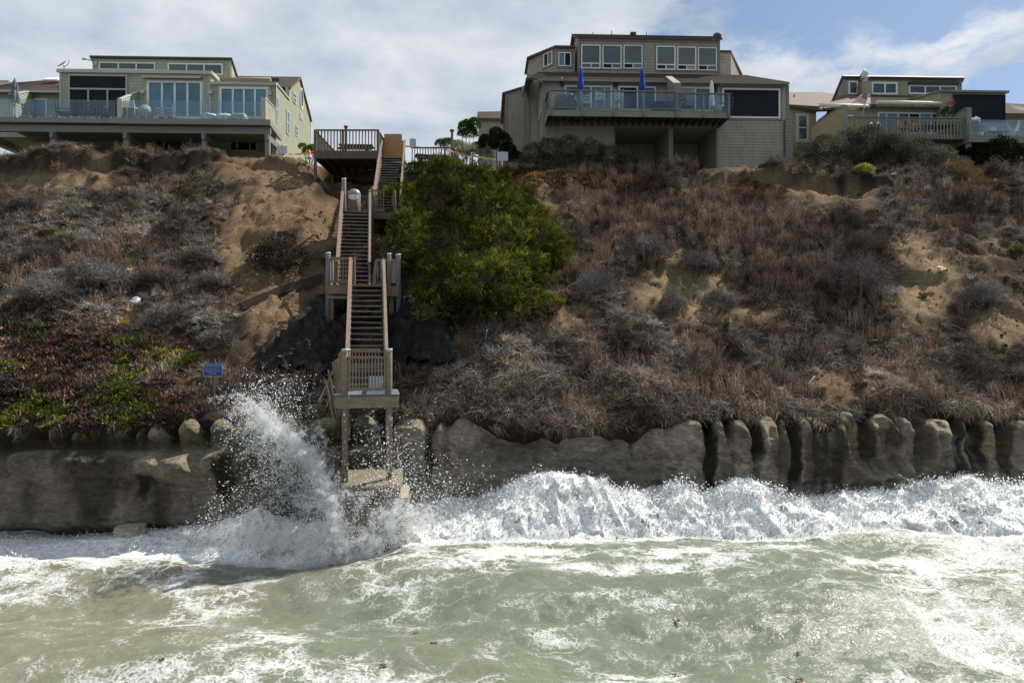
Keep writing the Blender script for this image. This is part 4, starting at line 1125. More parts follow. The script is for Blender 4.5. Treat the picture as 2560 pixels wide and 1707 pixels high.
# deck, beam, posts and undercroft
uR = u(1988, -2.0); u00 = u(-60, -2.0)
um = u(858, -2.0)
MB().prism([HL.w(u00, -2.0, DZL - .30), HL.w(um, -2.0, DZL - .30), HL.w(um, 1.6, DZL - .30), HL.w(u00, 1.6, DZL - .30)], (0, 0, .26)).build('deck_slab', M_conc2, hl)
MB().prism([HL.w(um + .01, -2.06, DZL - .34), HL.w(uR, -2.06, DZL - .34), HL.w(uB1 - .01, 1.6, DZL - .34), HL.w(um + .01, 1.6, DZL - .34)], (0, 0, .32)).build('deck_slab', M_sage, hl)
bmz = DZL - .36
MB().prism([HL.w(u00, -1.75, bmz - .42), HL.w(uR - .1, -1.75, bmz - .42), HL.w(uR - .1, -1.55, bmz - .42), HL.w(u00, -1.55, bmz - .42)], (0, 0, .40)).build('edge_beam', M_sage, hl)
for zx in (-110, 395, 932, 1505, 1968):
    uu = u(zx, -1.65)
    m = MB().prism([HL.w(uu - .13, -1.78, GZ - .4), HL.w(uu + .13, -1.78, GZ - .4), HL.w(uu + .13, -1.52, GZ - .4), HL.w(uu - .13, -1.52, GZ - .4)], (0, 0, bmz - .42 - GZ + .39)); pp = m.build('post', M_sage, hl)
    MB().prism([HL.w(uu - .1, -1.9, bmz - .80), HL.w(uu + .1, -1.9, bmz - .80), HL.w(uu + .1, 1.5, bmz - .80), HL.w(uu - .1, 1.5, bmz - .80)], (0, 0, .36)).build('cross_beam', M_sage, pp)
volume(HL, hl, [(u00, 1.62), (uB1 - .22, 1.62), (uB1 - .22, 7), (u00, 7)], GZ - .3, DZL - .36, M_olive, M_olive, [0], 'undercroft_wall')
plU = Plane(HL, (u00, 1.62), (uB1 - .22, 1.62))
window(plU, (1130, 703), (1416, 845), hl, M_trim, M_gsky, (1, 2.2, 1), fw=.10); window(plU, (1690, 735), (1892, 822), hl, M_trim, M_gdark, (1, 2, 1), fw=.08)
# parapet fins with copings that run back from the deck edge
def fin(H, parent, uu, v0, v1, zb, z0t, z1t, mat, thick=.14, post=None, postmat=None, cop=M_trim):
    m = MB().prism([H.w(uu, v0, zb), H.w(uu, v1, zb), H.w(uu, v1, z1t), H.w(uu, v0, z0t)], H.e * thick); f = m.build('fin_wall', mat, parent)
    for s, pl in ((1, Plane(H, (uu + thick, v0), (uu + thick, v1))), (-1, Plane(H, (uu, v1), (uu, v0)))):
        L = pl.L; siding(pl, [(0, zb), (L, zb), (L, z1t if s > 0 else z0t), (0, z0t if s > 0 else z1t)], mat, f)
    MB().prism([H.w(uu - .05, v0 - .03, z0t + .005), H.w(uu + thick + .05, v0 - .03, z0t + .005), H.w(uu + thick + .05, v1, z1t + .005), H.w(uu - .05, v1, z1t + .005)], (0, 0, .06)).build('coping', cop, f)
    if post: MB().prism([H.w(uu - .06, v0 - .13, zb + .0), H.w(uu + thick + .06, v0 - .13, zb + .0), H.w(uu + thick + .06, v0 - .005, zb + .0), H.w(uu - .06, v0 - .005, zb + .0)], (0, 0, z0t + post - zb)).build('end_post', postmat or M_trim, f)
    return f
fin(HL, hl, u(872, -2.0), -1.95, -.01, DZL - .02, z(872, 438, -2.0), z(1008, 382, -.05), M_olive, .16, .02, M_trim)
fin(HL, hl, u(1928, -2.0), -1.95, -.01, DZL - .02, z(1928, 428, -2.0), z(1985, 462, -1.0) - .1, M_olive, .16, .02, M_trim)
# frameless glass balustrade: each pane clamped to the slab edge
def glass_run(H, parent, zx0, zx1, v, z0, h, n, mat=M_clear):
    a, b = u_(H, zx0, v), u_(H, zx1, v)
    for i in range(n):
        p0 = a + (b - a) * i / n + .012; p1 = a + (b - a) * (i + 1) / n - .012
        g = MB().prism([H.w(p0, v, z0 + .03), H.w(p1, v, z0 + .03), H.w(p1, v, z0 + h), H.w(p0, v, z0 + h)], H.b * .014).build('glass_panel', mat, parent)
        for q in (.2, .8):
            c = H.w(p0 + (p1 - p0) * q, v - .01, z0 + .06); MB().box(c, (.05, .06, .12)).build('glass_clamp', M_steel, g)
def u_(H, zx, v): return H.u(zx, v)
glass_run(HL, hl, -40, 850, -1.97, DZL - .04, 1.08, 6); glass_run(HL, hl, 900, 1925, -2.02, DZL - .02, 1.06, 7)

# neighbouring unit further left
hn = thing('neighbour_house', HL.w(u(200, 1.0), 1, 15.6), 'low olive house with hipped brown roof adjoining the olive house', 'house')
vn = .9; un0, un1 = u(-200, vn), uA0 - .003
ze = z(250, 388, vn)
volume(HL, hn, [(un0, vn), (un1, vn), (un1, 8), (un0, 8)], DZL - .34, ze, M_olive, M_olive, [0])
plN = Plane(HL, (un0, vn), (un1, vn))
window(plN, (120, 432), (350, 584), hn, M_white, M_gblue2, (1, 1.2), fw=.09, name='sliding_door', proud=.08)
zrt = z(430, 262, 4.2)
slab(HL, hn, [(un0, vn - .4, ze - .02), (un1, vn - .4, ze - .02), (un1, 4.2, zrt), (u(150, 4.2), 4.2, z(150, 312, 4.2))], .14, M_roof, 'roof', .17)
slab(HL, hn, [(un0, vn - .4, ze + .0), (u(150, 4.2), 4.2, z(150, 312, 4.2)), (un0 - 1, 4.2, z(150, 312, 4.2) + .02)], .14, M_roof, 'roof')
MB().prism([HL.w(un0, vn - .46, ze - .14), HL.w(un1, vn - .46, ze - .14), HL.w(un1, vn - .40, ze - .14), HL.w(un0, vn - .40, ze - .14)], (0, 0, .14)).build('gutter', M_trim, hn)
uu0, uu1 = u(330, 2.6), u(438, 2.6)
MB().prism([HL.w(uu0, 2.4, z(330, 300, 2.4)), HL.w(uu1, 2.4, z(438, 300, 2.4)), HL.w(uu1, 3.0, z(438, 284, 3.0)), HL.w(uu0, 3.0, z(330, 284, 3.0))], (0, -.03, .07)).build('skylight', M_white, hn)
fin(HL, hn, u(70, -1.0), -1.0, .85, DZL, z(70, 405, -1.0), z(70, 385, .8) + .1, M_olive, .2)
volume(HL, hn, [(u(-160, 5), 5), (u(62, 5), 5), (u(62, 5) + .3, 8), (u(-160, 5), 8)], ze - .5, [z(20, 298, 5)] * 2 + [z(20, 298, 5) - 1.4] * 2, M_olive, M_olive, [0, 1], 'gable_wall')

# satellite dish on the parapet
dp = HL.w(u(470, .3), .3, ztA + .02)
sd_ = thing('satellite_dish', dp, 'grey satellite dish on a short mast on the parapet of the olive house', 'satellite dish')
MB().tube([dp, dp + Vector((0, 0, .25)), dp + Vector((.05, -.05, .42))], .03, 8).build('mast', M_steel, sd_)
Rm = Vector((-.45, -.55, .70)).to_track_quat('Z', 'Y').to_matrix(); m = MB(); V = []; Fs = []
for j in range(6):
    r = .34 * j / 5
    for k in range(20):
        a = 2 * math.pi * k / 20; V.append(dp + Vector((-.05, -.05, .42)) + Rm @ Vector((r * 1.15 * math.cos(a), r * math.sin(a), .55 * r * r * 1.2)))
Fs = [(j * 20 + k, j * 20 + (k + 1) % 20, (j + 1) * 20 + (k + 1) % 20, (j + 1) * 20 + k) for j in range(5) for k in range(20)]
MB().add(V, Fs, True).build('reflector', M_steel, sd_)
MB().tube([dp + Vector((0, -.05, .3)), dp + Vector((.3, -.12, .35)), dp + Vector((.42, -.15, .62)), dp + Vector((.34, -.15, .68))], .022, 8).build('feed_arm', M_steel, sd_)

# ---- centre: greige house ---------------------------------------------
HM = House(1640, 40.3, 2.2, Z4); u = HM.u; z = HM.z
hm = thing('greige_house', HM.w(0, 1, 15.0), 'large greige clapboard house with six upper windows and a cantilevered glass balcony', 'house')
GZ = 14.4; DV = -1.9
DZM = z(900, 662, DV)
ua0, ua1 = u(365, 0), u(2262, 0); zE = z(1300, 437, -.3)
lvl = z(1500, 745, 0)
plM = Plane(HM, (ua0, 0), (ua1, 0))
wU = volume(HM, hm, [(ua0, 0), (ua1, 0), (ua1, 8), (ua0, 8)], lvl, zE, M_grey, M_grey, [0, 3])
uo0, uo1, uo2 = u(920, 0), u(1700, 0), u(2225, 0)
wl1 = volume(HM, hm, [(ua0, 0), (uo0, 0), (uo0, 7.9), (ua0, 7.9)], GZ, lvl - .003, M_grey, M_grey, [0, 3], 'lower_wall')
wl2 = volume(HM, hm, [(uo1, .0), (uo2, .0), (uo2, 7.9), (uo1, 7.9)], GZ, lvl - .003, M_grey, M_grey, [0, 3], 'lower_wall')
volume(HM, hm, [(uo0 + .003, 3.4), (uo1 - .003, 3.4), (uo1 - .003, 7.9), (uo0 + .003, 7.9)], GZ, lvl - .006, M_grey, M_grey, [0], 'recess_wall')
zh = z(1300, 802, 0)
volume(HM, hm, [(uo0 + .003, .0), (uo1 - .003, .0), (uo1 - .003, 3.39), (uo0 + .003, 3.39)], zh, lvl - .006, M_grey, M_grey, [0], 'header_wall')
up0, up1 = u(1337, 0), u(1366, 0)
volume(HM, hm, [(up0, .02), (up1, .02), (up1, 3.38), (up0, 3.38)], GZ, zh - .004, M_grey, M_grey, [3], 'partition_wall')
box_on(plM, u(1312, 0) - ua0, lvl - .05, up1 - ua0 + .02, z(1340, 745, 0) + .35, .03, .3).build('deck_bracket', M_gtrim, hm)
box_on(plM, up0 - ua0 - .02, GZ, up1 - ua0 + .02, zh + .0, .0, .06).build('corner_board', M_gtrim, hm)
for a, b, c, d in ((uo0 - .12, GZ, uo0 - .004, zh + .1), (uo0, zh - .004, up0, zh + .1), (up1, zh - .004, uo1, zh + .1), (uo1 + .004, GZ, uo1 + .12, zh + .1)):
    box_on(plM, a - ua0, b, c - ua0, d, .028, .055).build('opening_trim', M_gtrim, hm)
box_on(plM, -.06, GZ, .28, zE - .1, .028, .06).build('corner_board', M_gtrim, hm); box_on(plM, plM.L - .14, lvl, plM.L + .02, zE - .1, .028, .06).build('corner_board', M_gtrim, hm)
volume(HM, hm, [(uo2 + .003, -.25), (u(2278, 0), -.25), (u(2278, 0), 3), (uo2 + .003, 3)], GZ, z(2250, 738, -.25), M_gtrim, M_gtrim, [0, 3], 'pilaster')
# stepped wings on the left
v2, v3 = 3.5, 6.6
ub0 = u(245, v2); uc0 = u(75, v3)
volume(HM, hm, [(ub0, v2), (ua0 - .003, v2), (ua0 - .003, 9), (ub0, 9)], GZ, z(290, 395, v2), M_grey, M_grey, [0, 3], 'wing_wall')
plb = Plane(HM, (ub0, v2), (ua0, v2)); box_on(plb, -.03, GZ, .16, z(290, 395, v2), .028, .06).build('corner_board', M_gtrim, hm)
volume(HM, hm, [(uc0, v3), (ub0 - .003, v3), (ub0 - .003, 13), (uc0, 13)], GZ, [z(75, 535, v3), z(225, 490, v3), z(225, 490, v3), z(75, 535, v3)], M_grey, M_grey, [0, 3], 'wing_wall')
plc = Plane(HM, (uc0, v3), (ub0, v3)); box_on(plc, -.05, GZ, .14, z(75, 535, v3), .028, .06).build('corner_board', M_gtrim, hm)
zc = z(75, 535, v3); slab(HM, hm, [(uc0 - .25, v3 - .15, zc - .02), (ub0, v3 - .15, z(225, 488, v3) + .04), (ub0, 13, z(225, 488, v3) + .04), (uc0 - .25, 13, zc - .02)], .1, M_roof, 'roof')
plLs = Plane(HM, (ua0, 3.5), (ua0, 0)); window_sz(plLs, 1.0, z(345, 705, 1.5), 2.5, z(345, 515, 1.5), hm, M_white, M_gsky, (1,), fw=.09)
# roof skirt
zT = z(1200, 385, 2.0)
slab(HM, hm, [(u(232, -.35), -.35, zE), (u(2268, -.35), -.35, zE - .02), (u(1925, 2.0), 2.0, zT), (u(330, 2.0), 2.0, zT)], .10, M_roof, 'roof', .17)
slab(HM, hm, [(u(232, -.35), -.35, zE + .02), (u(330, 2.0), 2.0, zT), (ub0 - .3, v2 + 2, zT + .3), (ub0 - .35, v2, zE + .3)], .10, M_roof, 'roof')
slab(HM, hm, [(u(2268, -.35), -.35, zE + .0), (u(2268, -.35) + .1, 7, zE), (u(1925, 2.0), 7, zT), (u(1925, 2.0), 2.0, zT)], .10, M_roof, 'roof')
MB().prism([HM.w(u(320, -.35), -.42, zE - .16), HM.w(u(2268, -.35), -.42, zE - .17), HM.w(u(2268, -.35), -.34, zE - .17), HM.w(u(320, -.35), -.34, zE - .16)], (0, 0, .13)).build('gutter', M_gtrim, hm)
# top storey
uB0, uB1_ = u(640, 1.9), u(1728, 1.9); ztT = z(1200, 122, 1.9)
wT = volume(HM, hm, [(uB0, 1.9), (uB1_, 1.9), (uB1_, 6), (uB0, 6)], zT - .45, ztT, M_grey, M_grey, [0, 3], 'upper_wall')
plT = Plane(HM, (uB0, 1.9), (uB1_, 1.9))
zRg = z(1200, 90, 3.4)
slab(HM, hm, [(uB0 - .25, 1.65, ztT + .06), (uB1_ + .12, 1.65, ztT + .06), (uB1_ + .12, 3.4, zRg), (uB0 - .25, 3.4, zRg)], .12, M_roof, 'roof', .16)
slab(HM, hm, [(uB1_ + .12, 6.2, ztT - .4), (uB0 - .25, 6.2, ztT - .4), (uB0 - .25, 3.42, zRg - .02), (uB1_ + .12, 3.42, zRg - .02)], .12, M_roof, 'roof')
m = MB().prism([HM.w(uB0 - .02, 1.9, ztT - .02), HM.w(uB0 - .02, 6.0, ztT - .35), HM.w(uB0 - .02, 3.4, zRg - .1)], HM.e * .1); m.build('gable_wall', M_grey, wT)
box_on(plT, -.03, ztT - .16, plT.L + .03, ztT + .0, .026, .07).build('fascia_board', M_gtrim, wT)
box_on(plT, -.03, zT - .2, .12, ztT - .17, .026, .05).build('corner_board', M_gtrim, wT); box_on(plT, plT.L - .12, zT - .2, plT.L + .03, ztT - .17, .026, .05).build('corner_board', M_gtrim, wT)
k = 0
for a, b in (((658, 163), (808, 350)), ((822, 166), (971, 352)), ((985, 166), (1133, 352)), ((1238, 173), (1387, 360)), ((1400, 178), (1547, 363)), ((1560, 183), (1707, 366))):
    gs = [[M_gsky, M_gteal, M_gteal], [M_gsky, M_gdark, M_gteal], [M_gteal, M_gdark, M_gblue], [M_gteal, M_gdark, M_gteal], [M_gteal, M_gdark, M_gsalmon], [M_gteal, M_gdark, M_gteal]][k]; k += 1
    window(plT, a, b, hm, M_white, M_gteal, rows=[(4.3, (1,)), (1, (1, 1))], fw=.07, glasses=gs, casing=M_gtrim if False else None)
for (c0, c1) in (((648, 155), (1142, 362)), ((1228, 164), (1716, 376))):
    s0, zt = plT.sz(*c0); s1, zb = plT.sz(*c1); m = MB()
    for r in ((s0, zb, s1, zb + .08), (s0, zt - .1, s1, zt), (s0, zb + .08, s0 + .1, zt - .1), (s1 - .1, zb + .08, s1, zt - .1)): box_on(plT, *r, .026, .05, m)
    m.build('window_surround', M_gtrim, wT)
# left dormer: an angled wall and a small front
vq = 2.6
dA = (u(255, 4.4), 4.4); dB = (u(455, vq), vq); dC = (u(612, vq), vq); zd = z(455, 186, vq); zdb = z(455, 350, vq)
volume(HM, hm, [dA, dB, dC, (dC[0], 7), (dA[0], 7)], zdb - .5, zd, M_grey, M_grey, [0, 1], 'dormer_wall')
slab(HM, hm, [(dA[0] - .15, 4.2, zd + .08), (dB[0], vq - .2, zd + .08), (dC[0], vq - .2, zd + .08), (dC[0], 7, zd + .14), (dA[0] - .15, 7, zd + .14)], .12, M_roof, 'roof')
pq = Plane(HM, dA, dB); window(pq, (372, 238), (440, 312), hm, M_white, M_gsky, (1, 1), fw=.06, casing=M_gtrim, glasses=[M_gdark, M_gteal]); pq = Plane(HM, dB, dC); window(pq, (482, 222), (580, 332), hm, M_white, M_gblue, (1, 1), fw=.06, casing=M_gtrim, glasses=[M_gblue, M_gdark])
# right dormer with one sunlit angled side
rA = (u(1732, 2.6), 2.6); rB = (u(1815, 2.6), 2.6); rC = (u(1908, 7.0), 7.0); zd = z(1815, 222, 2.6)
volume(HM, hm, [rA, rB, rC, (rC[0], 8.5), (rA[0], 8.5)], zT - .6, zd, M_grey, siding_mat('sunlit_greige_siding', (.40, .365, .30)), [0, 1], 'dormer_wall')  # siding colour lightened to suggest sun on the angled face
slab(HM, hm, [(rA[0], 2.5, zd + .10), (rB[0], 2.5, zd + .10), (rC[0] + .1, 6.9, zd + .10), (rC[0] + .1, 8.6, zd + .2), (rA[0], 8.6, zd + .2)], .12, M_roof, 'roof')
# roof pipes
for zx, zy, h in ((752, 78, .22), (896, 76, .3), (1167, 86, .3)):
    uu = u(zx, 3.0); zz = z(zx, zy + 14, 3.0); MB().tube([HM.w(uu, 3.0, zz - .3), HM.w(uu, 3.0, zz + h)], .04, 8).build('vent_pipe', M_gtrim, hm)
MB().box(HM.w(u(1060, 3.0), 3.0, z(1060, 80, 3.0)), (.35, .3, .16)).build('roof_vent', M_roof, hm)
MB().lathe(HM.w(u(1712, 3.0), 3.0, z(1712, 125, 3.0)), [(.14, -.3), (.14, 0), (.24, .1), (.28, .25), (.2, .4), (.02, .45)], 14).build('turbine_vent', M_roof, hm)
# balcony doors and the big roller screen
window(plM, (530, 478), (897, 672), hm, M_white, M_gsky, (1.3, 1), fw=.09, name='sliding_door', casing=M_gtrim); window(plM, (948, 484), (1237, 674), hm, M_white, M_gsky, (1, 1), fw=.09, name='sliding_door', casing=M_gtrim, glasses=[M_gdark, M_gsky]); window(plM, (1420, 490), (1662, 680), hm, M_white, M_curtain, (1, 1), fw=.09, name='sliding_door', glasses=[M_curtain, M_gsky])
window(plM, (1748, 498), (2197, 735), hm, M_white, M_gnavy, (1,), fw=.10, name='roller_screen', casing=M_gtrim)
for zx, zy in ((505, 457), (923, 465), (1695, 505)):
    s0, zz = plM.sz(zx, zy); m = MB(); c = plM.W(s0, zz, .16); m.lathe(c, [(.02, -.26), (.06, -.22), (.08, -.2), (.12, .12), (.15, .14), (.05, .24), (.01, .28)], 8); m.bar(plM.W(s0, zz - .05, .02), plM.W(s0, zz - .05, .16), .05, .05); m.build('wall_lantern', M_black, hm)
# balcony
b0, b1 = u(398, DV), u(1812, DV)
MB().prism([HM.w(b0, DV, DZM - .40), HM.w(b1, DV, DZM - .40), HM.w(b1, DV + .06, DZM - .40), HM.w(b0, DV + .06, DZM - .40)], (0, 0, .38)).build('rim_board', M_gtrim, hm)
MB().prism([HM.w(b0, DV + .07, DZM - .10), HM.w(b1, DV + .07, DZM - .10), HM.w(b1, -.04, DZM - .10), HM.w(b0, -.04, DZM - .10)], (0, 0, .08)).build('balcony_floor', M_joist, hm)
for uu in (b0 + .002, b1 - .062): MB().prism([HM.w(uu, DV + .063, DZM - .40), HM.w(uu + .06, DV + .063, DZM - .40), HM.w(uu + .06, -.04, DZM - .40), HM.w(uu, -.04, DZM - .40)], (0, 0, .29)).build('rim_board', M_gtrim, hm)
nj = 26
for i in range(1, nj): piece('joist', M_joist, hm, HM.w(b0 + (b1 - b0) * i / nj, DV + .07, DZM - .235), HM.w(b0 + (b1 - b0) * i / nj, -.05, DZM - .235), .05, .26)
zr1 = DZM + .98
def bpost(zx, top, w=.10): 
    uu = u(zx, DV); piece('railing_post', M_gtrim, hm, HM.w(uu, DV - .05, DZM - .36), HM.w(uu, DV - .05, top), w, .09, HM.b)
for zx in (420, 665, 905, 1142, 1395, 1602, 1800): bpost(zx, zr1)
piece('top_rail', M_gtrim, hm, HM.w(u(412, DV), DV - .05, zr1 + .03), HM.w(u(1382, DV), DV - .05, zr1 + .03), .15, .06); piece('top_rail', M_gtrim, hm, HM.w(u(1412, DV), DV - .05, zr1 - .05), HM.w(u(1818, DV), DV - .05, zr1 - .05), .15, .06)
piece('top_rail', M_gtrim, hm, HM.w(b0 + .05, DV + .05, zr1 + .03), HM.w(b0 + .05, -.1, zr1 + .03), .12, .06)
xsr = [420, 665, 905, 1142, 1395, 1602, 1800]
for a, b in zip(xsr[:-1], xsr[1:]):
    p0, p1 = u(a, DV) + .06, u(b, DV) - .06
    MB().prism([HM.w(p0, DV - .05, DZM + .06), HM.w(p1, DV - .05, DZM + .06), HM.w(p1, DV - .05, zr1 - .08), HM.w(p0, DV - .05, zr1 - .08)], HM.b * .012).build('glass_panel', M_clear, hm)
    piece('bottom_rail', M_gtrim, hm, HM.w(p0, DV - .05, DZM + .03), HM.w(p1, DV - .05, DZM + .03), .06, .05)
MB().prism([HM.w(b0 + .05, DV + .05, DZM + .06), HM.w(b0 + .05, -.1, DZM + .06), HM.w(b0 + .05, -.1, zr1 - .08), HM.w(b0 + .05, DV + .05, zr1 - .08)], HM.e * .012).build('glass_panel', M_clear, hm)
fin(HM, hm, u(1385, DV), DV + .12, -.04, DZM - .02, z(1400, 460, DV), z(1310, 443, -.1) + .25, M_grey, .30, .02, M_gtrim, M_gtrim)

# low house beyond, seen between the trees
hb = thing('distant_house', (-4.2, 58, 16), 'greige house corner with brown roof far behind the trees beside the greige house', 'house')
HB = House(1240, 58.0, 2.0, lambda a, b: (a, b))
volume(HB, hb, [(HB.u(1196, 0), 0), (HB.u(1300, 0), 0), (HB.u(1300, 0), 8), (HB.u(1196, 0), 8)], 16, HB.z(1240, 294, 0), M_grey, M_grey, [0])
slab(HB, hb, [(HB.u(1192, -.3), -.3, HB.z(1240, 296, -.3)), (HB.u(1300, -.3), -.3, HB.z(1240, 296, -.3)), (HB.u(1300, 3), 3, HB.z(1240, 277, 3)), (HB.u(1194, 3), 3, HB.z(1240, 280, 3))], .15, M_roof, 'roof', .2)

# ---- right: sage house --------------------------------------------------
HR = House(2250, 42.5, 2.0, Z5); u = HR.u; z = HR.z
hr = thing('sage_house', HR.w(0, 1, 15.2), 'sage clapboard house with a railed wooden deck behind the dark green hedge', 'house')
GZ = 14.6; RV = -2.0
DZR = z(1300, 695, RV)
r0, r1 = u(760, 0), u(1600, 0); zEv = z(1300, 455, 0)
volume(HR, hr, [(r0, 0), (r1, 0), (r1, 7), (r0, 7)], DZR - .3, zEv, M_olive2, M_olive2, [0])
plR = Plane(HR, (r0, 0), (r1, 0))
window(plR, (1045, 503), (1585, 700), hr, M_white, M_curtain, (.8, 1.3, 1.2, 1.2, 1.3, .6), fw=.10, name='sliding_door', glasses=[M_gblue2, M_gblue2, M_gsky, M_gdark, M_gblue2, M_gsky])
window(plR, (766, 528), (825, 700), hr, M_white, M_gblue2, (1,), fw=.09, name='glazed_door')
zTp = z(1200, 352, 3.0)
slab(HR, hr, [(u(985, -.4), -.4, zEv), (u(1612, -.4), -.4, zEv), (u(1612, 3.0), 3.0, zTp), (u(985, 3.0), 3.0, zTp)], .12, M_roof, 'roof', .17)
slab(HR, hr, [(u(520, .8), .8, z(520, 470, .8)), (u(985, -.4), -.4, zEv + .03), (u(985, 3.0), 3.0, zTp), (u(740, 3.2), 3.2, z(740, 345, 3.2))], .12, M_roof, 'roof')
MB().prism([HR.w(u(1030, -.4), -.5, zEv - .16), HR.w(u(1605, -.4), -.5, zEv - .16), HR.w(u(1605, -.4), -.4, zEv - .16), HR.w(u(1030, -.4), -.4, zEv - .16)], (0, 0, .14)).build('gutter', M_sage, hr)
# upper storey
q0, q1 = u(735, 3.0), u(1795, 3.0); zt = z(1250, 202, 3.0)
wq = volume(HR, hr, [(q0, 3.0), (q1, 3.0), (q1, 6.5), (q0, 6.5)], zTp - .6, [zt, zt, zt - 3.2, zt - 3.2], M_olive2, M_olive2, [0, 3], 'upper_wall')
slab(HR, hr, [(q0 - .1, 2.85, zt + .12), (q1 + .1, 2.85, zt + .12), (q1 + .1, 6.6, zt - 3.1), (q0 - .1, 6.6, zt - 3.1)], .12, M_fascia, 'roof')
plQ = Plane(HR, (q0, 3.0), (q1, 3.0))
box_on(plQ, -.02, zt - .14, plQ.L, zt, .026, .06).build('fascia_board', M_sage, wq); box_on(plQ, -.02, zTp - .4, .12, zt - .15, .026, .05).build('corner_board', M_sage, wq); box_on(plQ, plQ.L - .1, zTp - .4, plQ.L, zt - .15, .026, .05).build('corner_board', M_sage, wq)
window(plQ, (785, 226), (872, 347), hr, M_white, M_gteal, (1,), fw=.10); window(plQ, (990, 235), (1222, 350), hr, M_white, M_gteal, (1.1, 1), fw=.12); window(plQ, (1322, 262), (1748, 348), hr, M_white, M_gsky, (1, 1, 1), fw=.10)
s0, za = plQ.sz(1318, 238); s1, zb = plQ.sz(1756, 268); box_on(plQ, s0, zb, s1, za, .03, .22).build('shade_box', M_black, hr)
ch = volume(HR, hr, [(u(905, 2.2), 2.2), (u(990, 2.2), 2.2), (u(990, 2.2), 3), (u(870, 2.95), 2.95)], zTp - 1.2, z(905, 225, 2.2), M_olive2, M_olive2, [0, 3], 'chimney')
cp = HR.w(u(930, 2.7), 2.7, z(930, 222, 2.7))
MB().lathe(cp, [(.22, -.1), (.22, .1), (.30, .12), (.30, .17), (.20, .20), (.26, .42), (.02, .75)], 14).build('chimney_cap', M_steel, ch)
# set-back wall on the left, hipped roof over it
lv = 3.0
l0, l1 = u(268, lv), u(500, lv); zl_ = z(380, 452, lv)
volume(HR, hr, [(l0, lv), (l1, lv), (l1, 8), (l0, 8)], GZ, [z(268, 440, lv), z(490, 490, lv), z(490, 490, lv), z(268, 440, lv)], M_gold, M_gold, [0, 3], 'side_wall')
plG = Plane(HR, (l0, lv), (l1, lv)); window(plG, (332, 527), (424, 756), hr, M_trim, M_gsky, rows=[(1, (1,)), (1, (1,))], fw=.09, casing=M_trim)
slab(HR, hr, [(u(258, lv - .3), lv - .3, z(258, 432, lv - .3)), (u(490, lv - .3), lv - .3, z(490, 482, lv - .3)), (u(800, lv), lv - .3, z(800, 482, lv)), (u(740, 6), 6, z(740, 350, 6)), (u(550, 6.5), 6.5, z(550, 322, 6.5)), (u(258, 6.5), 6.5, z(258, 322, 6.5))], .14, M_roof, 'roof')
MB().tube([HR.w(u(306, 5), 5, z(306, 400, 5)), HR.w(u(306, 5), 5, z(306, 345, 5))], .05, 8).build('vent_pipe', M_roof, hr)
# deck with balusters, sided screen walls
d0, d1_ = u(745, RV), u(1832, RV)
MB().prism([HR.w(d0, RV, DZR - .28), HR.w(d1_, RV, DZR - .28), HR.w(d1_, -.03, DZR - .28), HR.w(d0, -.03, DZR - .28)], (0, 0, .26)).build('deck_slab', M_sage, hr)
MB().prism([HR.w(u(1200, -1.2), -1.2, DZR - .75), HR.w(d1_, -1.2, DZR - .75), HR.w(d1_, -1.0, DZR - .75), HR.w(u(1200, -1.2), -1.0, DZR - .75)], (0, 0, .45)).build('edge_beam', M_sage, hr)
zt_ = z(1300, 553, RV)
piece('top_rail', M_sage, hr, HR.w(d0, RV - .03, zt_), HR.w(d1_, RV - .03, zt_ - .0), .14, .06); piece('top_rail', M_sage, hr, HR.w(d0, RV - .03, zt_ - .13), HR.w(d1_, RV - .03, zt_ - .13), .05, .09)
nbal = 36
for i in range(nbal):
    uu = d0 + .12 + (d1_ - d0 - .24) * i / (nbal - 1); piece('baluster', M_sage, hr, HR.w(uu, RV - .05, DZR - .26), HR.w(uu, RV - .05, zt_ - .1), .055, .045, HR.b)
fin(HR, hr, u(735, RV), RV - .02, 1.9, DZR - 1.4, z(740, 450, RV), z(740, 450, RV) + .02, M_gold, .16, .05, M_sage, M_sage)
fin(HR, hr, u(1830, RV), RV - .02, -.3, DZR - .3, z(1830, 472, RV), z(1830, 472, RV) - .2, M_olive2, .16, .05, M_sage, M_sage)
MB().prism([HR.w(d1_ - .02, RV - .16, DZR - 1.0), HR.w(d1_ + .26, RV - .16, DZR - 1.0), HR.w(d1_ + .26, RV - .02, DZR - 1.0), HR.w(d1_ - .02, RV - .02, DZR - 1.0)], (0, 0, z(1830, 472, RV) - DZR + 1.0)).build('tall_post', M_sage, hr)
# undercroft
volume(HR, hr, [(u(1000, 1), 1), (u(2900, 1), 1), (u(2900, 1), 7), (u(1000, 1), 7)], GZ, DZR - .31, M_gold, M_gold, [0], 'undercroft_wall')
for zx in (1722, 2262):
    uu = u(zx, -1.1); MB().prism([HR.w(uu - .14, -1.24, GZ - .8), HR.w(uu + .14, -1.24, GZ - .8), HR.w(uu + .14, -.96, GZ - .8), HR.w(uu - .14, -.96, GZ - .8)], (0, 0, DZR - .76 - GZ + .8)).build('post', M_sage, hr)
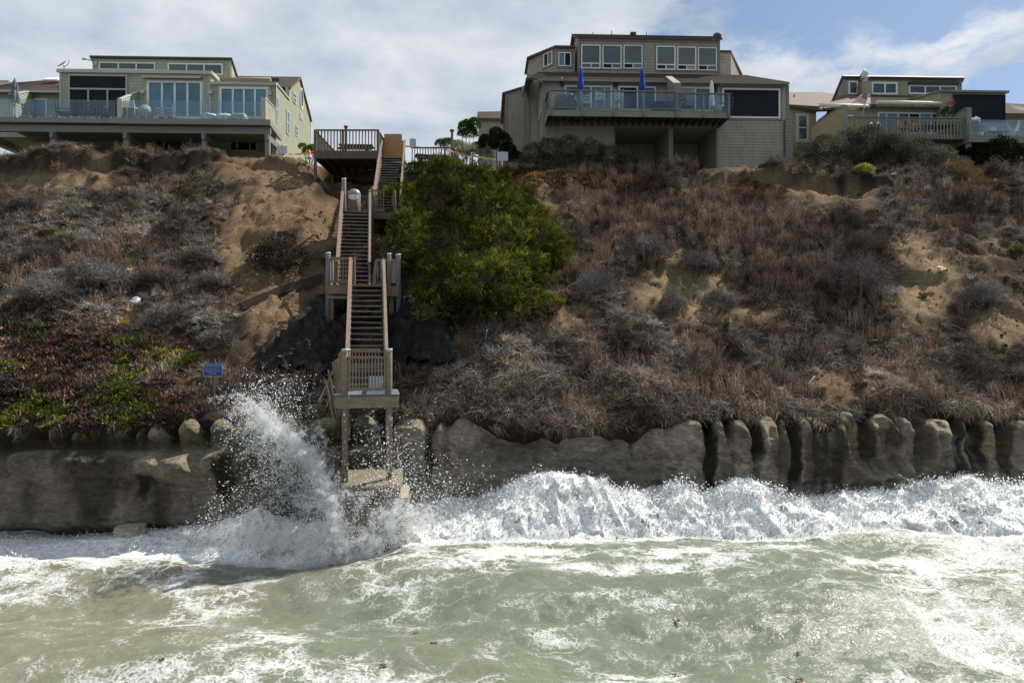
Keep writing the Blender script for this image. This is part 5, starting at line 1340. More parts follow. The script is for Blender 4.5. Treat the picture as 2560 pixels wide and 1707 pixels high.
# right-hand unit with the black roller screen and glass balustrade
hs = thing('screened_house', HR.w(u(2000, 0), 0, 15.2), 'sage house end with a big black roller screen and glass balustrade', 'house')
e0, e1 = u(1604, -.4), u(2185, -.4); ztS = z(1900, 330, -.4)
volume(HR, hs, [(e0, -.4), (e1, -.4), (e1, 6), (e0, 6)], DZR - .5, ztS, M_olive2, M_olive2, [0])
plS2 = Plane(HR, (e0, -.4), (e1, -.4)); window(plS2, (1716, 345), (2178, 590), hs, M_black, M_gdark, (1,), fw=.04, name='roller_screen', proud=.10)
box_on(plS2, -.1, ztS - .02, plS2.L + .12, ztS + .1, -.05, .2).build('coping', M_sage, hs)
m = MB().prism([HR.w(e0 - .02, -.5, ztS + .02), HR.w(e0 - 2.6, 3.0, ztS - .06), HR.w(e0 - 2.6, 3.0, ztS - .9), HR.w(e0 - .02, -.5, ztS - .9)], HR.b * .15); m.build('fin_wall', M_gold, hs)
piece('coping', M_sage, hs, HR.w(e0, -.5, ztS + .05), HR.w(e0 - 2.6, 3.0, ztS - .03), .3, .07)
slab(HR, hs, [(u(2182, 1.5), 1.5, z(2270, 512, 1.5)), (u(2480, 1.5), 1.5, z(2270, 514, 1.5)), (u(2480, 4), 4, z(2350, 435, 4)), (u(2182, 4), 4, z(2190, 420, 4))], .12, M_roof, 'roof', .17)
volume(HR, hs, [(e1 + .003, 2.4), (u(2500, 2.4), 2.4), (u(2500, 2.4), 6), (e1 + .003, 6)], DZR - .5, z(2270, 514, 2.4), M_gold, M_gold, [0], 'back_wall')
f0, f1_ = u(1862, -2.4), u(2560, -2.4)
DZS = z(2100, 706, -2.4)
MB().prism([HR.w(f0, -2.4, DZS - .42), HR.w(f1_, -2.4, DZS - .42), HR.w(f1_, 1.0, DZS - .42), HR.w(f0, 1.0, DZS - .42)], (0, 0, .40)).build('deck_slab', M_gtrim, hs)
glass_run(HR, hs, 1862, 2540, -2.37, DZS - .02, z(2100, 566, -2.4) - DZS, 5, M_clear2)
# ------------------------------------------------------------------ plants
def veg_mat(name, inst, transl=0.25):
    m, nt, p, o = new_mat(name); nt.nodes.remove(p)
    at = N(nt, 'ShaderNodeAttribute', attribute_name='tint', attribute_type='INSTANCER' if inst else 'GEOMETRY')
    c = at.outputs['Color']
    if inst:
        sh = N(nt, 'ShaderNodeAttribute', attribute_name='shade')
        c = N(nt, 'ShaderNodeHueSaturation', {'Color': c, 'Value': sh.outputs['Fac']}).outputs[0]
    d = N(nt, 'ShaderNodeBsdfDiffuse', {'Color': c}); t = N(nt, 'ShaderNodeBsdfTranslucent', {'Color': c})
    mx = N(nt, 'ShaderNodeMixShader', {0: transl, 1: d.outputs[0], 2: t.outputs[0]})
    nt.links.new(mx.outputs[0], o.inputs[0])
    return m
M_inst = veg_mat('dry_plants', True, .12); M_leaf = veg_mat('leaves', False, .3); M_twig = veg_mat('twigs', False, .08)
M_trunk = simple('bark', (.12, .095, .075), .9, .3, 9, .6)

def norm(a): return a / np.maximum(np.linalg.norm(a, axis=-1, keepdims=True), 1e-9)
def blades(B, D, L, W, bend, rng, mid=.5):
    """tapered bent blades: B base, D direction, bend a vector added at the tip"""
    n = len(B); D = norm(D); S = norm(np.cross(D, rng.normal(size=(n, 3))))
    L = np.broadcast_to(L, n)[:, None]; W = np.broadcast_to(W, n)[:, None]
    Mi = B + D * L * mid + bend * .3; Ti = B + D * L + bend
    V = np.stack([B - S * W * .5, B + S * W * .5, Mi - S * W * .5, Mi + S * W * .5, Ti], 1).reshape(-1, 3)
    i = np.arange(n)[:, None] * 5
    Fc = np.concatenate([i + np.array([0, 1, 3]), i + np.array([0, 3, 2]), i + np.array([2, 3, 4])], 1).reshape(-1, 3)
    return V, Fc
def leaf_quads(B, D, L, W, rng):
    n = len(B); D = norm(D); S = norm(np.cross(D, rng.normal(size=(n, 3)))); U = np.cross(S, D)
    L = np.broadcast_to(L, n)[:, None]; W = np.broadcast_to(W, n)[:, None]
    V = np.stack([B, B + D * L * .45 - S * W * .5 + U * W * .12, B + D * L - U * L * .1, B + D * L * .45 + S * W * .5 + U * W * .12], 1).reshape(-1, 3)
    i = np.arange(n)[:, None] * 4
    return V, i + np.array([[0, 1, 2, 3]])
def sphere_dirs(n, rng, up=-1.0):
    d = norm(rng.normal(size=(int(n * 2.6) + 20, 3))); d = d[d[:, 2] > up]
    return d[:n]
PROTO = bpy.data.collections.new('plant_shapes')     # shapes for the ground cover, not in the scene itself
def proto(name, V, Fc, shade, mat):
    me = fast_mesh(name, V, Fc); vattr(me, 'shade', shade); me.materials.append(mat)
    return bpy.data.objects.new(name, me)
def make_protos(kind, n, seed):
    r = np.random.default_rng(seed); out = []
    for i in range(n):
        if kind == 'tuft':
            k = 30; B = np.c_[r.normal(0, .10, k), r.normal(0, .10, k), np.zeros(k) - .02]; D = norm(np.c_[r.normal(0, .55, (k, 2)), np.ones(k)]); L = r.uniform(.35, 1.0, k)
            V, Fc = blades(B, D, L, .032, np.c_[r.normal(0, .22, (k, 2)), -r.uniform(0, .3, k)], r)
        elif kind == 'mat':
            k = 36; B = np.c_[r.normal(0, .28, k), r.normal(0, .28, k), r.uniform(0, .12, k)]; D = norm(np.c_[r.normal(0, .8, k), r.normal(-.5, .7, k), r.normal(.35, .4, k)]); L = r.uniform(.4, 1.1, k)
            V, Fc = blades(B, D, L, .028, np.c_[r.normal(0, .2, k), r.normal(-.1, .15, k), -r.uniform(.05, .4, k)], r)
        elif kind == 'brush':
            k = 130; D = sphere_dirs(k, r, -.05); k = len(D); B = D * r.uniform(.05, .6, k)[:, None] * .7 * np.array([1, 1, .8]) + r.normal(0, .05, (k, 3)); D2 = norm(D + r.normal(0, .55, (k, 3)))
            V, Fc = blades(B, D2, r.uniform(.25, .55, k), .030, r.normal(0, .08, (k, 3)), r)
        elif kind == 'weed':
            k = 26; B = np.c_[r.normal(0, .16, k), r.normal(0, .16, k), np.zeros(k)]; D = norm(np.c_[r.normal(0, .16, (k, 2)), np.ones(k)]); L = r.uniform(.5, 1.15, k)
            V, Fc = blades(B, D, L, .034, r.normal(0, .07, (k, 3)), r, .6)
            k2 = 90; j = r.integers(0, k, k2); B2 = B[j] + D[j] * (L[j] * r.uniform(.45, .95, k2))[:, None]
            V2, F2 = blades(B2, norm(r.normal(0, 1, (k2, 3)) + np.array([0, 0, .8])), r.uniform(.06, .16, k2), .034, np.zeros((k2, 3)), r)
            Fc = np.concatenate([Fc, F2 + len(V)]); V = np.concatenate([V, V2])
        elif kind == 'ice':
            k = 90; B = np.c_[r.normal(0, .30, k), r.normal(0, .30, k), np.abs(r.normal(0, .09, k)) - .02]; D = norm(np.c_[r.normal(0, .7, (k, 2)), np.ones(k)]); L = r.uniform(.16, .38, k)
            V, Fc = blades(B, D, L, .075, r.normal(0, .05, (k, 3)), r, .7)
        elif kind == 'hang':
            k = 70; B = np.c_[r.normal(0, .28, k), r.normal(.1, .10, k), r.normal(0.05, .07, k)]; D = norm(np.c_[r.normal(0, .35, k), -r.uniform(.3, 1, k), r.normal(.1, .3, k)]); L = r.uniform(.25, .6, k)
            V, Fc = blades(B, D, L, .02, np.c_[r.normal(0, .12, k), r.uniform(0, .1, k), -r.uniform(.2, .9, k)], r)
        elif kind == 'clod':
            bm = bmesh.new(); bmesh.ops.create_icosphere(bm, subdivisions=1, radius=.5); V = np.array([v.co[:] for v in bm.verts]); V = V * (1 + .35 * r.normal(size=(len(V), 1))) * np.array([1, 1, .65]); Fc = np.array([[v.index for v in f.verts] for f in bm.faces]); bm.free()
        sh = np.repeat(r.uniform(.4, 1.7, len(V) // 5 + 1), 5)[:len(V)] if kind != 'clod' else np.ones(len(V))
        out.append(proto('%s_shape' % kind, V, Fc, sh, M_inst))
    return out
def scatter(name, kind, P, rot, scl, tint, label, nproto=4, seed=1, parent=None):
    """one object of uncountable ground cover: points that carry turned, scaled, tinted copies of a few shapes"""
    c = bpy.data.collections.new(name + '_shapes')
    for o in make_protos(kind, nproto, seed): c.objects.link(o)
    P = np.asarray(P, float)
    if kind not in ('drop', 'fleck'): tint = np.asarray(tint) * np.clip(1 + 1.1 * fbm(P[:, 0] * .55, P[:, 1] * .6, 611, 3) + .5 * fbm(P[:, 0] * 2, P[:, 1] * 2, 613, 2), .35, 1.8)[:, None]
    n = len(P); me = bpy.data.meshes.new(name); me.vertices.add(n); me.vertices.foreach_set('co', np.asarray(P, np.float32).ravel())
    a = me.attributes.new('rot', 'FLOAT_VECTOR', 'POINT'); a.data.foreach_set('vector', np.asarray(rot, np.float32).ravel())
    scl = np.asarray(scl, np.float32); scl = scl if scl.ndim == 2 else np.repeat(scl[:, None], 3, 1)
    a = me.attributes.new('scl', 'FLOAT_VECTOR', 'POINT'); a.data.foreach_set('vector', scl.ravel())
    a = me.attributes.new('idx', 'INT', 'POINT'); a.data.foreach_set('value', np.random.default_rng(seed).integers(0, nproto, n).astype(np.int32))
    vattr(me, 'tint', np.clip(np.asarray(tint) * (.82 if kind not in ('drop', 'fleck') else 1), .003, 1))
    o = bpy.data.objects.new(name, me); col.objects.link(o)
    g = bpy.data.node_groups.new(name, 'GeometryNodeTree')
    g.interface.new_socket('Geometry', in_out='INPUT', socket_type='NodeSocketGeometry'); g.interface.new_socket('Geometry', in_out='OUTPUT', socket_type='NodeSocketGeometry')
    gi = g.nodes.new('NodeGroupInput'); go_ = g.nodes.new('NodeGroupOutput'); ip = g.nodes.new('GeometryNodeInstanceOnPoints'); ci = g.nodes.new('GeometryNodeCollectionInfo')
    ci.inputs['Collection'].default_value = c; ci.inputs['Separate Children'].default_value = True; ci.inputs['Reset Children'].default_value = True
    def na(nm, t):
        q = g.nodes.new('GeometryNodeInputNamedAttribute'); q.data_type = t; q.inputs['Name'].default_value = nm; return q.outputs['Attribute']
    er = g.nodes.new('FunctionNodeEulerToRotation')
    g.links.new(na('rot', 'FLOAT_VECTOR'), er.inputs[0]); g.links.new(er.outputs[0], ip.inputs['Rotation'])
    g.links.new(na('scl', 'FLOAT_VECTOR'), ip.inputs['Scale']); g.links.new(na('idx', 'INT'), ip.inputs['Instance Index'])
    ip.inputs['Pick Instance'].default_value = True
    g.links.new(gi.outputs[0], ip.inputs['Points']); g.links.new(ci.outputs[0], ip.inputs['Instance']); g.links.new(ip.outputs[0], go_.inputs[0])
    md = o.modifiers.new('copies', 'NODES'); md.node_group = g
    tag(o, label, None, None, 'stuff')
    return o

BUSH = [(1053, 398), (1091, 383), (1180, 400), (1321, 471), (1400, 560), (1436, 635), (1397, 670), (1348, 808), (1130, 823), (1045, 781), (1010, 690), (960, 532), (950, 460)]
TARPL = [(860, 735), (790, 755), (760, 800), (700, 850), (640, 900), (650, 935), (700, 940), (760, 935), (850, 960), (880, 900)]
TARPR = [(985, 770), (1010, 748), (1040, 765), (1062, 815), (1125, 832), (1142, 915), (1080, 925), (985, 912), (960, 860)]
def inpoly(px, py, poly):
    r = np.zeros(px.shape, bool); j = len(poly) - 1
    for i in range(len(poly)):
        xi, yi = poly[i]; xj, yj = poly[j]
        r ^= ((yi > py) != (yj > py)) & (px < (xj - xi) * (py - yi) / (yj - yi + 1e-9) + xi); j = i
    return r
ICE = [(60, 900, 190, 110, 1), (250, 940, 150, 100, 1), (330, 880, 120, 45, .9), (100, 1010, 220, 60, 1), (390, 1000, 90, 60, .9), (300, 1050, 220, 40, 1), (60, 830, 120, 50, .8)]
WEED = [(1600, 540, 170, 100, 1), (1800, 600, 170, 80, 1), (1950, 700, 150, 60, .9), (1480, 570, 80, 60, .7), (2200, 760, 160, 50, .5), (1900, 560, 120, 70, .8), (2400, 520, 120, 60, .5), (260, 720, 60, 40, .4), (20, 680, 60, 50, .6), (400, 700, 60, 50, .5)]
GREY = [(150, 560, 170, 70, .9), (330, 600, 200, 80, .9), (220, 720, 220, 70, 1), (460, 560, 140, 90, .8), (420, 780, 150, 70, .8), (560, 860, 90, 60, .8), (1280, 900, 160, 70, .8), (1500, 800, 120, 60, .7), (2150, 690, 110, 60, .9), (2250, 480, 120, 60, .8), (2480, 500, 100, 60, .6), (1650, 900, 200, 60, .6), (2060, 860, 160, 50, .7), (80, 640, 120, 40, .9)]
PALE = [(120, 520, 150, 45, 1), (380, 570, 180, 40, .8), (300, 520, 100, 30, .7), (2340, 920, 230, 50, .9), (1280, 960, 200, 40, .8), (1200, 880, 90, 40, .7), (520, 900, 70, 40, .7), (1700, 960, 240, 40, .7), (40, 720, 100, 20, .6), (480, 640, 120, 25, .6)]

def sample(n, seed, ymax=37.3):
    r = np.random.default_rng(seed)
    y = r.uniform(19.6, ymax, n); x = r.uniform(-1, 1, n) * (y * .80 + .5)
    ok = y > lip(x) + .02
    x, y = x[ok], y[ok]; P = np.stack([x, y, ground(x, y)], -1)
    px, py = to_px(P)
    sc = np.interp(y, SY, SX)
    ok = ~inpoly(px, py, TARPL) & ~inpoly(px, py, TARPR)
    ok &= ~((np.abs(x - sc) < .75) & (y < 36.5)) & ~((x > -10.3) & (x < -5.2) & (y > 34.6)) & ~((x > -7.7) & (x < -5.0) & (y > 30) & (y < 31.5))
    return P[ok], px[ok], py[ok], r
def pick(r, n, pal, w=None):
    pal = np.array(pal); i = r.choice(len(pal), n, p=w); return pal[i] * r.uniform(.75, 1.3, (n, 1))
tan_ = [(.40, .33, .235), (.34, .275, .20), (.28, .225, .17), (.33, .29, .24)]; greyp = [(.26, .245, .235), (.20, .19, .185), (.31, .295, .28), (.155, .145, .145)]
brown_ = [(.18, .125, .085), (.125, .088, .065), (.22, .155, .105), (.15, .115, .09)]; redp = [(.185, .122, .09), (.15, .102, .08), (.23, .165, .13), (.19, .135, .10)]
def euler_up(r, n, tilt=.25): return np.c_[r.normal(.25, tilt, n), r.normal(0, tilt, n), r.uniform(0, 6.283, n)]

# dry grass everywhere but on bare soil
P, px, py, r = sample(30000, 101)
bare = ell(px, py, BARE); pal = ell(px, py, PALE); gre = ell(px, py, GREY); ice = ell(px, py, ICE); nzz = fbm(P[:, 0] * .9, P[:, 1] * .9, 401, 3)
d = np.clip(.34 + 1.5 * nzz + .5 * pal - 1.9 * bare - .5 * ice, 0.015, 1); ok = (r.random(len(P)) < d) & ~inpoly(px, py, BUSH)
P, px, py, pal, gre = P[ok], px[ok], py[ok], pal[ok], gre[ok]; n = len(P)
t = pick(r, n, tan_); tb = pick(r, n, brown_); tg = pick(r, n, greyp); k = r.random(n)
t = np.where((k < .42 * (1 - pal))[:, None], tb, t); t = np.where(((k > .50) & (r.random(n) < .35 + .6 * gre))[:, None], tg, t)
scatter('dry_grass', 'tuft', P, euler_up(r, n), np.c_[np.repeat(r.uniform(.22, .48, n)[:, None], 2, 1), r.uniform(.18, .42, n)], t, 'short dry grass tufts covering the hillside', 5, 3)
# matted fallen stalks
P, px, py, r = sample(34000, 103)
bare = ell(px, py, BARE); pal = ell(px, py, PALE); gre = ell(px, py, GREY); ice = ell(px, py, ICE); nzz = fbm(P[:, 0] * .7, P[:, 1] * .7, 411, 3)
low = sstep(780, 900, py) * (px > 950)
d = np.clip(.26 + 1.2 * nzz + .45 * pal + .35 * gre + .5 * low - 2.0 * bare - .9 * ice, 0.006, 1); ok = (r.random(len(P)) < d) & ~inpoly(px, py, BUSH)
P, px, py, pal, gre, low = P[ok], px[ok], py[ok], pal[ok], gre[ok], low[ok]; n = len(P)
t = pick(r, n, greyp); tt_ = pick(r, n, tan_); tb = pick(r, n, redp); k = r.random(n)
t = np.where((k < .16 + .4 * pal)[:, None], tt_, t); t = np.where(((k > .62) & (gre < .5))[:, None], tb, t)
scatter('matted_stalks', 'mat', P, np.c_[r.normal(.5, .2, n), r.normal(0, .25, n), r.normal(0, .9, n)], r.uniform(.20, .47, n), t * .88, 'matted grey and tan fallen stalks on the hillside', 5, 5)
# reddish upright weeds
P, px, py, r = sample(20000, 105)
w = ell(px, py, WEED); bare = ell(px, py, BARE); nzz = fbm(P[:, 0] * .8, P[:, 1] * .8, 421, 3)
ok = (r.random(len(P)) < np.clip(.85 * w + .10 + .6 * nzz - 1.8 * bare - ell(px, py, ICE), 0, 1)) & ~inpoly(px, py, BUSH)
P = P[ok]; n = len(P)
scatter('dry_weeds', 'weed', P, euler_up(r, n, .15), np.c_[np.repeat(r.uniform(.35, .6, n)[:, None], 2, 1), r.uniform(.35, .75, n)], pick(r, n, redp + [(.23, .18, .14)]), 'reddish brown dry weed stems standing on the hillside', 5, 7)
# grey brush mounds, small ones too many to count
P, px, py, r = sample(7500, 107)
gre = ell(px, py, GREY); bare = ell(px, py, BARE); nzz = fbm(P[:, 0] * .8, P[:, 1] * .8, 431, 3)
ok = (r.random(len(P)) < np.clip(.22 + .5 * gre + .6 * nzz - 1.1 * bare - .9 * ell(px, py, ICE), 0.012, 1)) & ~inpoly(px, py, BUSH)
P, gre = P[ok], gre[ok]; n = len(P); t = pick(r, n, greyp); tb = pick(r, n, brown_ + [(.10, .075, .06)]); t = np.where((r.random(n) > .35 + .5 * gre)[:, None], tb, t)
s_ = r.uniform(.28, .75, n) * (r.random(n) ** .4)
scatter('low_brush', 'brush', P, euler_up(r, n, .2), np.c_[s_, s_, s_ * .75], t, 'low grey and brown dry brush dotted over the hillside', 6, 9)
# ice plant
P, px, py, r = sample(42000, 109)
ic = ell(px, py, ICE); orr = ell(px, py, BARK); nzz = fbm(P[:, 0] * 1.1, P[:, 1] * 1.1, 441, 3)
spot = ell(px, py, [(1380, 720, 45, 40, 1), (470, 480, 40, 20, .5), (310, 650, 30, 14, .0)])
den = np.maximum(np.clip(1.2 * ic - .25 + .5 * nzz, 0, 1), np.maximum(np.clip(1.15 * orr - .25 + .6 * nzz, 0, 1), spot)); ok = r.random(len(P)) < den
P, px, py, ic, orr = P[ok], px[ok], py[ok], ic[ok], orr[ok]; n = len(P)
gz = fbm(P[:, 0] * .9 + 5, P[:, 1] * .9, 451, 3) + ell(px, py, [(290, 900, 60, 30, .35), (330, 920, 40, 40, .3), (430, 890, 50, 12, .5), (80, 920, 70, 20, .3), (220, 985, 40, 30, .4), (310, 870, 40, 20, .4), (360, 1010, 60, 30, .25), (310, 970, 30, 14, .4)])
red = pick(r, n, [(.105, .052, .042), (.085, .055, .055), (.14, .075, .048), (.09, .068, .068), (.20, .135, .095), (.13, .115, .11)]); grn = pick(r, n, [(.10, .135, .025), (.16, .165, .03), (.23, .20, .05), (.07, .11, .02)]); ora = pick(r, n, [(.24, .115, .035), (.17, .085, .03), (.13, .095, .04), (.10, .07, .05)])
t = np.where((gz + r.normal(0, .16, n) > .26)[:, None], grn, red); t = np.where((orr > ic)[:, None], ora, t)
s_ = r.uniform(.25, .48, n)
scatter('ice_plant', 'ice', P, euler_up(r, n, .2), s_, t, 'red and green ice plant carpeting the slope above the cliff', 5, 11)
# turf hanging over the cliff edge
r = np.random.default_rng(113); n = 2900; x = r.uniform(-17, 17, n)
amt = fbm(x * .8, x * 0, 471, 3) + .25 * vnoise(x * 2.5, x * 0, 473); keep = r.random(n) < sstep(-.30, .30, amt) * .85 + .08; x = x[keep]; amt = amt[keep]; n = len(x)
lz = lip(x); k = r.random(n) ** 1.3; y = lz - .02 + k * .75
P = np.stack([x, y, ground(x, np.maximum(y, lz)) - .03 - .16 * (r.random(n) < .3) * r.random(n)], -1); px, py = to_px(P)
t = pick(r, n, [(.27, .195, .14), (.20, .135, .095), (.33, .26, .20), (.16, .10, .07), (.24, .20, .18)]); t = np.where(((px < 470) & (r.random(n) < .75))[:, None], pick(r, n, [(.11, .05, .042), (.085, .048, .048), (.10, .11, .03)]), t)
scatter('hanging_turf', 'hang', P, np.c_[r.normal(.1, .3, n), r.normal(0, .35, n), r.normal(0, .8, n)], r.uniform(.22, .52, n) * (1 + .5 * np.clip(amt, 0, .6)), t * .85, 'dry turf and roots hanging over the cliff edge', 6, 13)
# clods on the bare soil
P, px, py, r = sample(16000, 115)
ok = r.random(len(P)) < .12 + .6 * ell(px, py, BARE); P = P[ok]; n = len(P)
scatter('soil_clods', 'clod', P, r.uniform(0, 6, (n, 3)), .03 + .13 * r.random(n) ** 3.5, pick(r, n, [(.33, .215, .12), (.25, .165, .10), (.17, .12, .08)]), 'crumbled clods of sandy soil on the bare slope', 4, 17)

# ---- single shrubs ------------------------------------------------------
def lobes_px(L, sink=.35, yfix=None):
    out = []
    for (a, b, rp) in L:
        if yfix is None:
            h = hit(a, b + rp * .45)[0]; Yc = h[1] - sink * rp / F * h[1]
        else: Yc = yfix
        out.append((pix(a, b, Yc), rp / F * Yc))
    return out
def shrub(name, lobes, nleaf, leafL, leafW, pal, label, cat, w=None, kind='leaf', group=None, twigs=0, twigc=(.12, .10, .085), seed=1, squash=.85, clump=1, inner=.55, stem=True, up=-.45, spray=.5, base=None, lumpy=.22):
    r = np.random.default_rng(seed)
    C = np.array([l[0] for l in lobes]); R = np.array([l[1] for l in lobes])
    if base is None:
        bx, by = C[:, 0].mean(), C[:, 1].mean(); base = (bx, by, float(glook(np.array([bx]), np.array([by]))[0]))
    t = thing(name, base, label, cat, group)
    o0 = np.array(base)
    ns = nleaf // clump
    li = r.choice(len(R), ns, p=R ** 2 / (R ** 2).sum())
    D = norm(r.normal(size=(ns, 3))); D[:, 2] = np.where(D[:, 2] < up, -D[:, 2], D[:, 2])
    rad = inner + (1.04 - inner) * r.random(ns) ** .45
    Q = C[li] + D * (R[li] * rad)[:, None] * np.array([1, 1, squash])
    lump = 1 + lumpy * (vnoise(Q[:, 0] * 2.3, Q[:, 2] * 2.3 + Q[:, 1], 7) + vnoise(Q[:, 0] * 5, Q[:, 2] * 5 - Q[:, 1], 9))
    Q = C[li] + (Q - C[li]) * lump[:, None]
    B = np.repeat(Q, clump, 0); Dd = norm(np.repeat(D, clump, 0) * (1.0 if clump > 1 else .6) + r.normal(0, spray, (ns * clump, 3)) + np.array([0, 0, .25]))
    B = B + (r.normal(0, leafL * .3, B.shape) if clump > 1 else 0)
    n = len(B); L = leafL * r.uniform(.6, 1.3, n); Wd = leafW * r.uniform(.7, 1.3, n)
    if kind == 'leaf': V, Fc = leaf_quads(B, Dd, L, Wd, r); kk = 4
    else: V, Fc = blades(B, Dd, L, Wd, r.normal(0, leafL * .12, (n, 3)), r); kk = 5
    pal = np.array(pal); ci = r.choice(len(pal), ns, p=w); cs = .88 * pal[ci] * r.uniform(.7, 1.3, (ns, 1)) * np.clip(1 + 1.3 * fbm(Q[:, 0] * 1.1 + seed, Q[:, 2] * 1.3 - Q[:, 1] * .4, 631, 3), .3, 1.6)[:, None]; tn = np.repeat(np.repeat(cs, clump, 0) * r.uniform(.8, 1.2, (n, 1)), kk, 0)
    me = fast_mesh('crown', V - o0, Fc); vattr(me, 'tint', np.clip(tn, .004, 1)); o = link('crown', me, M_leaf if kind == 'leaf' or clump > 1 else M_twig, t)
    if twigs:
        li = r.choice(len(R), twigs, p=R ** 2 / (R ** 2).sum()); D = norm(r.normal(size=(twigs, 3))); D[:, 2] = np.abs(D[:, 2]) - .1
        Bq = C[li] + D * (R[li] * r.uniform(.1, .75, twigs))[:, None] * np.array([1, 1, squash])
        V, Fc = blades(Bq, norm(D + r.normal(0, .5, D.shape)), R[li] * r.uniform(.15, .4, twigs), .012, r.normal(0, .04, (twigs, 3)), r)
        me = fast_mesh('twigs', V - o0, Fc); vattr(me, 'tint', np.clip(np.repeat(np.array([twigc]) * r.uniform(.6, 1.4, (twigs, 1)), 5, 0), .004, 1)); link('twigs', me, M_twig, t)
    if stem:
        m = MB()
        for k_ in range(min(len(R), 6)):
            c = C[k_]; b0 = Vector((o0[0] * .6 + c[0] * .4, o0[1] * .6 + c[1] * .4, 0)); b0.z = float(glook(np.array([b0.x]), np.array([b0.y]))[0]) - .1 if b0.y < 46 else base[2]
            m.tube([b0, (b0 + Vector(c)) / 2 + Vector((.05, .03, 0)), Vector(c) + Vector((0, 0, R[k_] * .3))], [.05, .035, .015], 6)
        m.build('trunk', M_trunk, t)
    return t
big = lobes_px([(1120, 440, 52), (1050, 455, 58), (1190, 465, 62), (1010, 510, 60), (1100, 520, 92), (1210, 545, 95), (1290, 540, 62), (1340, 610, 72), (1250, 630, 100), (1130, 620, 105), (1040, 590, 72), (1030, 660, 45), (1120, 710, 88), (1220, 715, 95), (1310, 690, 72), (1375, 640, 45), (1100, 775, 58), (1180, 775, 50), (1260, 770, 58), (1310, 765, 40), (1070, 730, 40), (1155, 405, 34), (1285, 505, 55), (1330, 565, 58), (1395, 625, 40), (1385, 665, 36), (1100, 415, 30), (985, 555, 36), (1240, 470, 50)], .45)
shrub('green_bush', big, 80000, .18, .027, [(.046, .062, .012), (.078, .092, .014), (.13, .135, .018), (.026, .036, .010), (.055, .05, .032), (.20, .18, .03)], 'huge dense yellow-green bush spreading beside the wooden stairway', 'bush', [.30, .27, .15, .16, .06, .06], 'blade', None, 9000, (.075, .065, .058), 21, .85, 12, .55, True, -.5, .7, lumpy=.12)
# dead grey patch at its edge
gs = lobes_px([(965, 480, 36), (985, 530, 30), (975, 430, 26)], .5)
shrub('grey_bush', gs, 6000, .12, .012, [(.16, .15, .14), (.12, .11, .10), (.12, .12, .06)], 'grey half-dead bush squeezed between the stairway and the green bush', 'bush', None, 'blade', None, 0, seed=22, inner=.2)
shrub('dark_bush', lobes_px([(690, 640, 48), (650, 645, 34), (735, 650, 36), (705, 610, 34), (670, 670, 30), (725, 675, 26)], .4), 3800, .11, .055, [(.035, .04, .03), (.05, .045, .045), (.06, .065, .035), (.10, .10, .09), (.045, .03, .035)], 'dark glossy bush alone on the bare slope left of the stairs', 'bush', None, 'leaf', None, 900, (.05, .04, .035), 23)
G = 'grey shrubs on the slope'
GS = [((1608, 625), 58, .6, 'wide flat grey shrub above the pale eroded gully'), ((1745, 655), 46, .5, 'tangled grey shrub capping the pale eroded gully'), ((1490, 715), 52, .8, 'round grey shrub beside the right edge of the green bush'), ((1680, 762), 33, .85, 'small round grey shrub at the foot of the pale gully'), ((1797, 757), 40, .85, 'round grey shrub right of the pale gully foot'),
      ((2150, 690), 80, .6, 'broad purple-grey shrub left of the ribbed sand scar'), ((2455, 740), 48, .7, 'grey shrub right of the ribbed sand scar'), ((2165, 612), 48, .6, 'dark brown shrub under the small green patch above the scar')]
for i, ((a, b), rp, sq, lab) in enumerate(GS):
    pl_ = [(.16, .15, .155), (.12, .11, .115), (.20, .19, .19), (.09, .08, .08)] if i != 7 else [(.07, .055, .045), (.10, .08, .065), (.05, .045, .035)]
    shrub('grey_shrub' if i != 7 else 'brown_shrub', lobes_px([(a, b, rp), (a - rp * .55, b + rp * .15, rp * .6), (a + rp * .55, b + rp * .18, rp * .6)], .3), 3600, .18 * rp / 45, .010, pl_, lab, 'shrub', None, 'blade', G, 0, seed=30 + i, squash=sq, inner=.15, spray=.8)
LS = [((110, 640), 50, 'grey shrub below the left grassy bank beside a flat green plant'), ((240, 690), 70, 'broad grey shrub under the round green cushion plant'), ((400, 690), 48, 'red-grey shrub right of the round green cushion plant'), ((500, 640), 36, 'grey shrub at the left edge of the bare soil'), ((420, 790), 58, 'grey shrub above the ice plant carpet'), ((540, 850), 46, 'dark grey shrub above the blue sign'), ((110, 730), 62, 'pale grey shrub above the ice plant on the far slope'), ((60, 510), 40, 'dark grey shrub under the sandy bank'), ((530, 700), 40, 'grey shrub left of the dark timber log')]
for i, ((a, b), rp, lab) in enumerate(LS):
    shrub('grey_shrub', lobes_px([(a, b, rp * .8), (a - rp * .6, b + rp * .15, rp * .55), (a + rp * .6, b + rp * .12, rp * .55)], .25), 3000, .2 * rp / 45, .010, [(.17, .16, .155), (.13, .12, .115), (.22, .205, .195), (.10, .085, .08)] if i != 2 else [(.17, .12, .105), (.13, .10, .09)], lab, 'shrub', None, 'blade', G, 0, seed=50 + i, squash=.6, inner=.12, spray=.85)
def cushion(name, a, b, rx, lab, pal, seed, n=1500, sq=.55, cat='plant', L=.07, W=.03):
    shrub(name, lobes_px([(a, b, rx * .62), (a - rx * .5, b + 3, rx * .45), (a + rx * .5, b + 3, rx * .45)], .2), n, L, W, pal, lab, cat, None, 'leaf', None, 0, seed=seed, squash=sq, stem=False)
cushion('cushion_plant', 310, 650, 32, 'round yellow-green cushion plant among the grey shrubs', [(.13, .15, .04), (.17, .18, .06), (.09, .11, .03)], 71)
cushion('cushion_plant', 135, 586, 42, 'flat olive-green mat plant in pale dry grass', [(.15, .14, .05), (.19, .16, .06), (.11, .10, .04)], 72, 1500, .35)
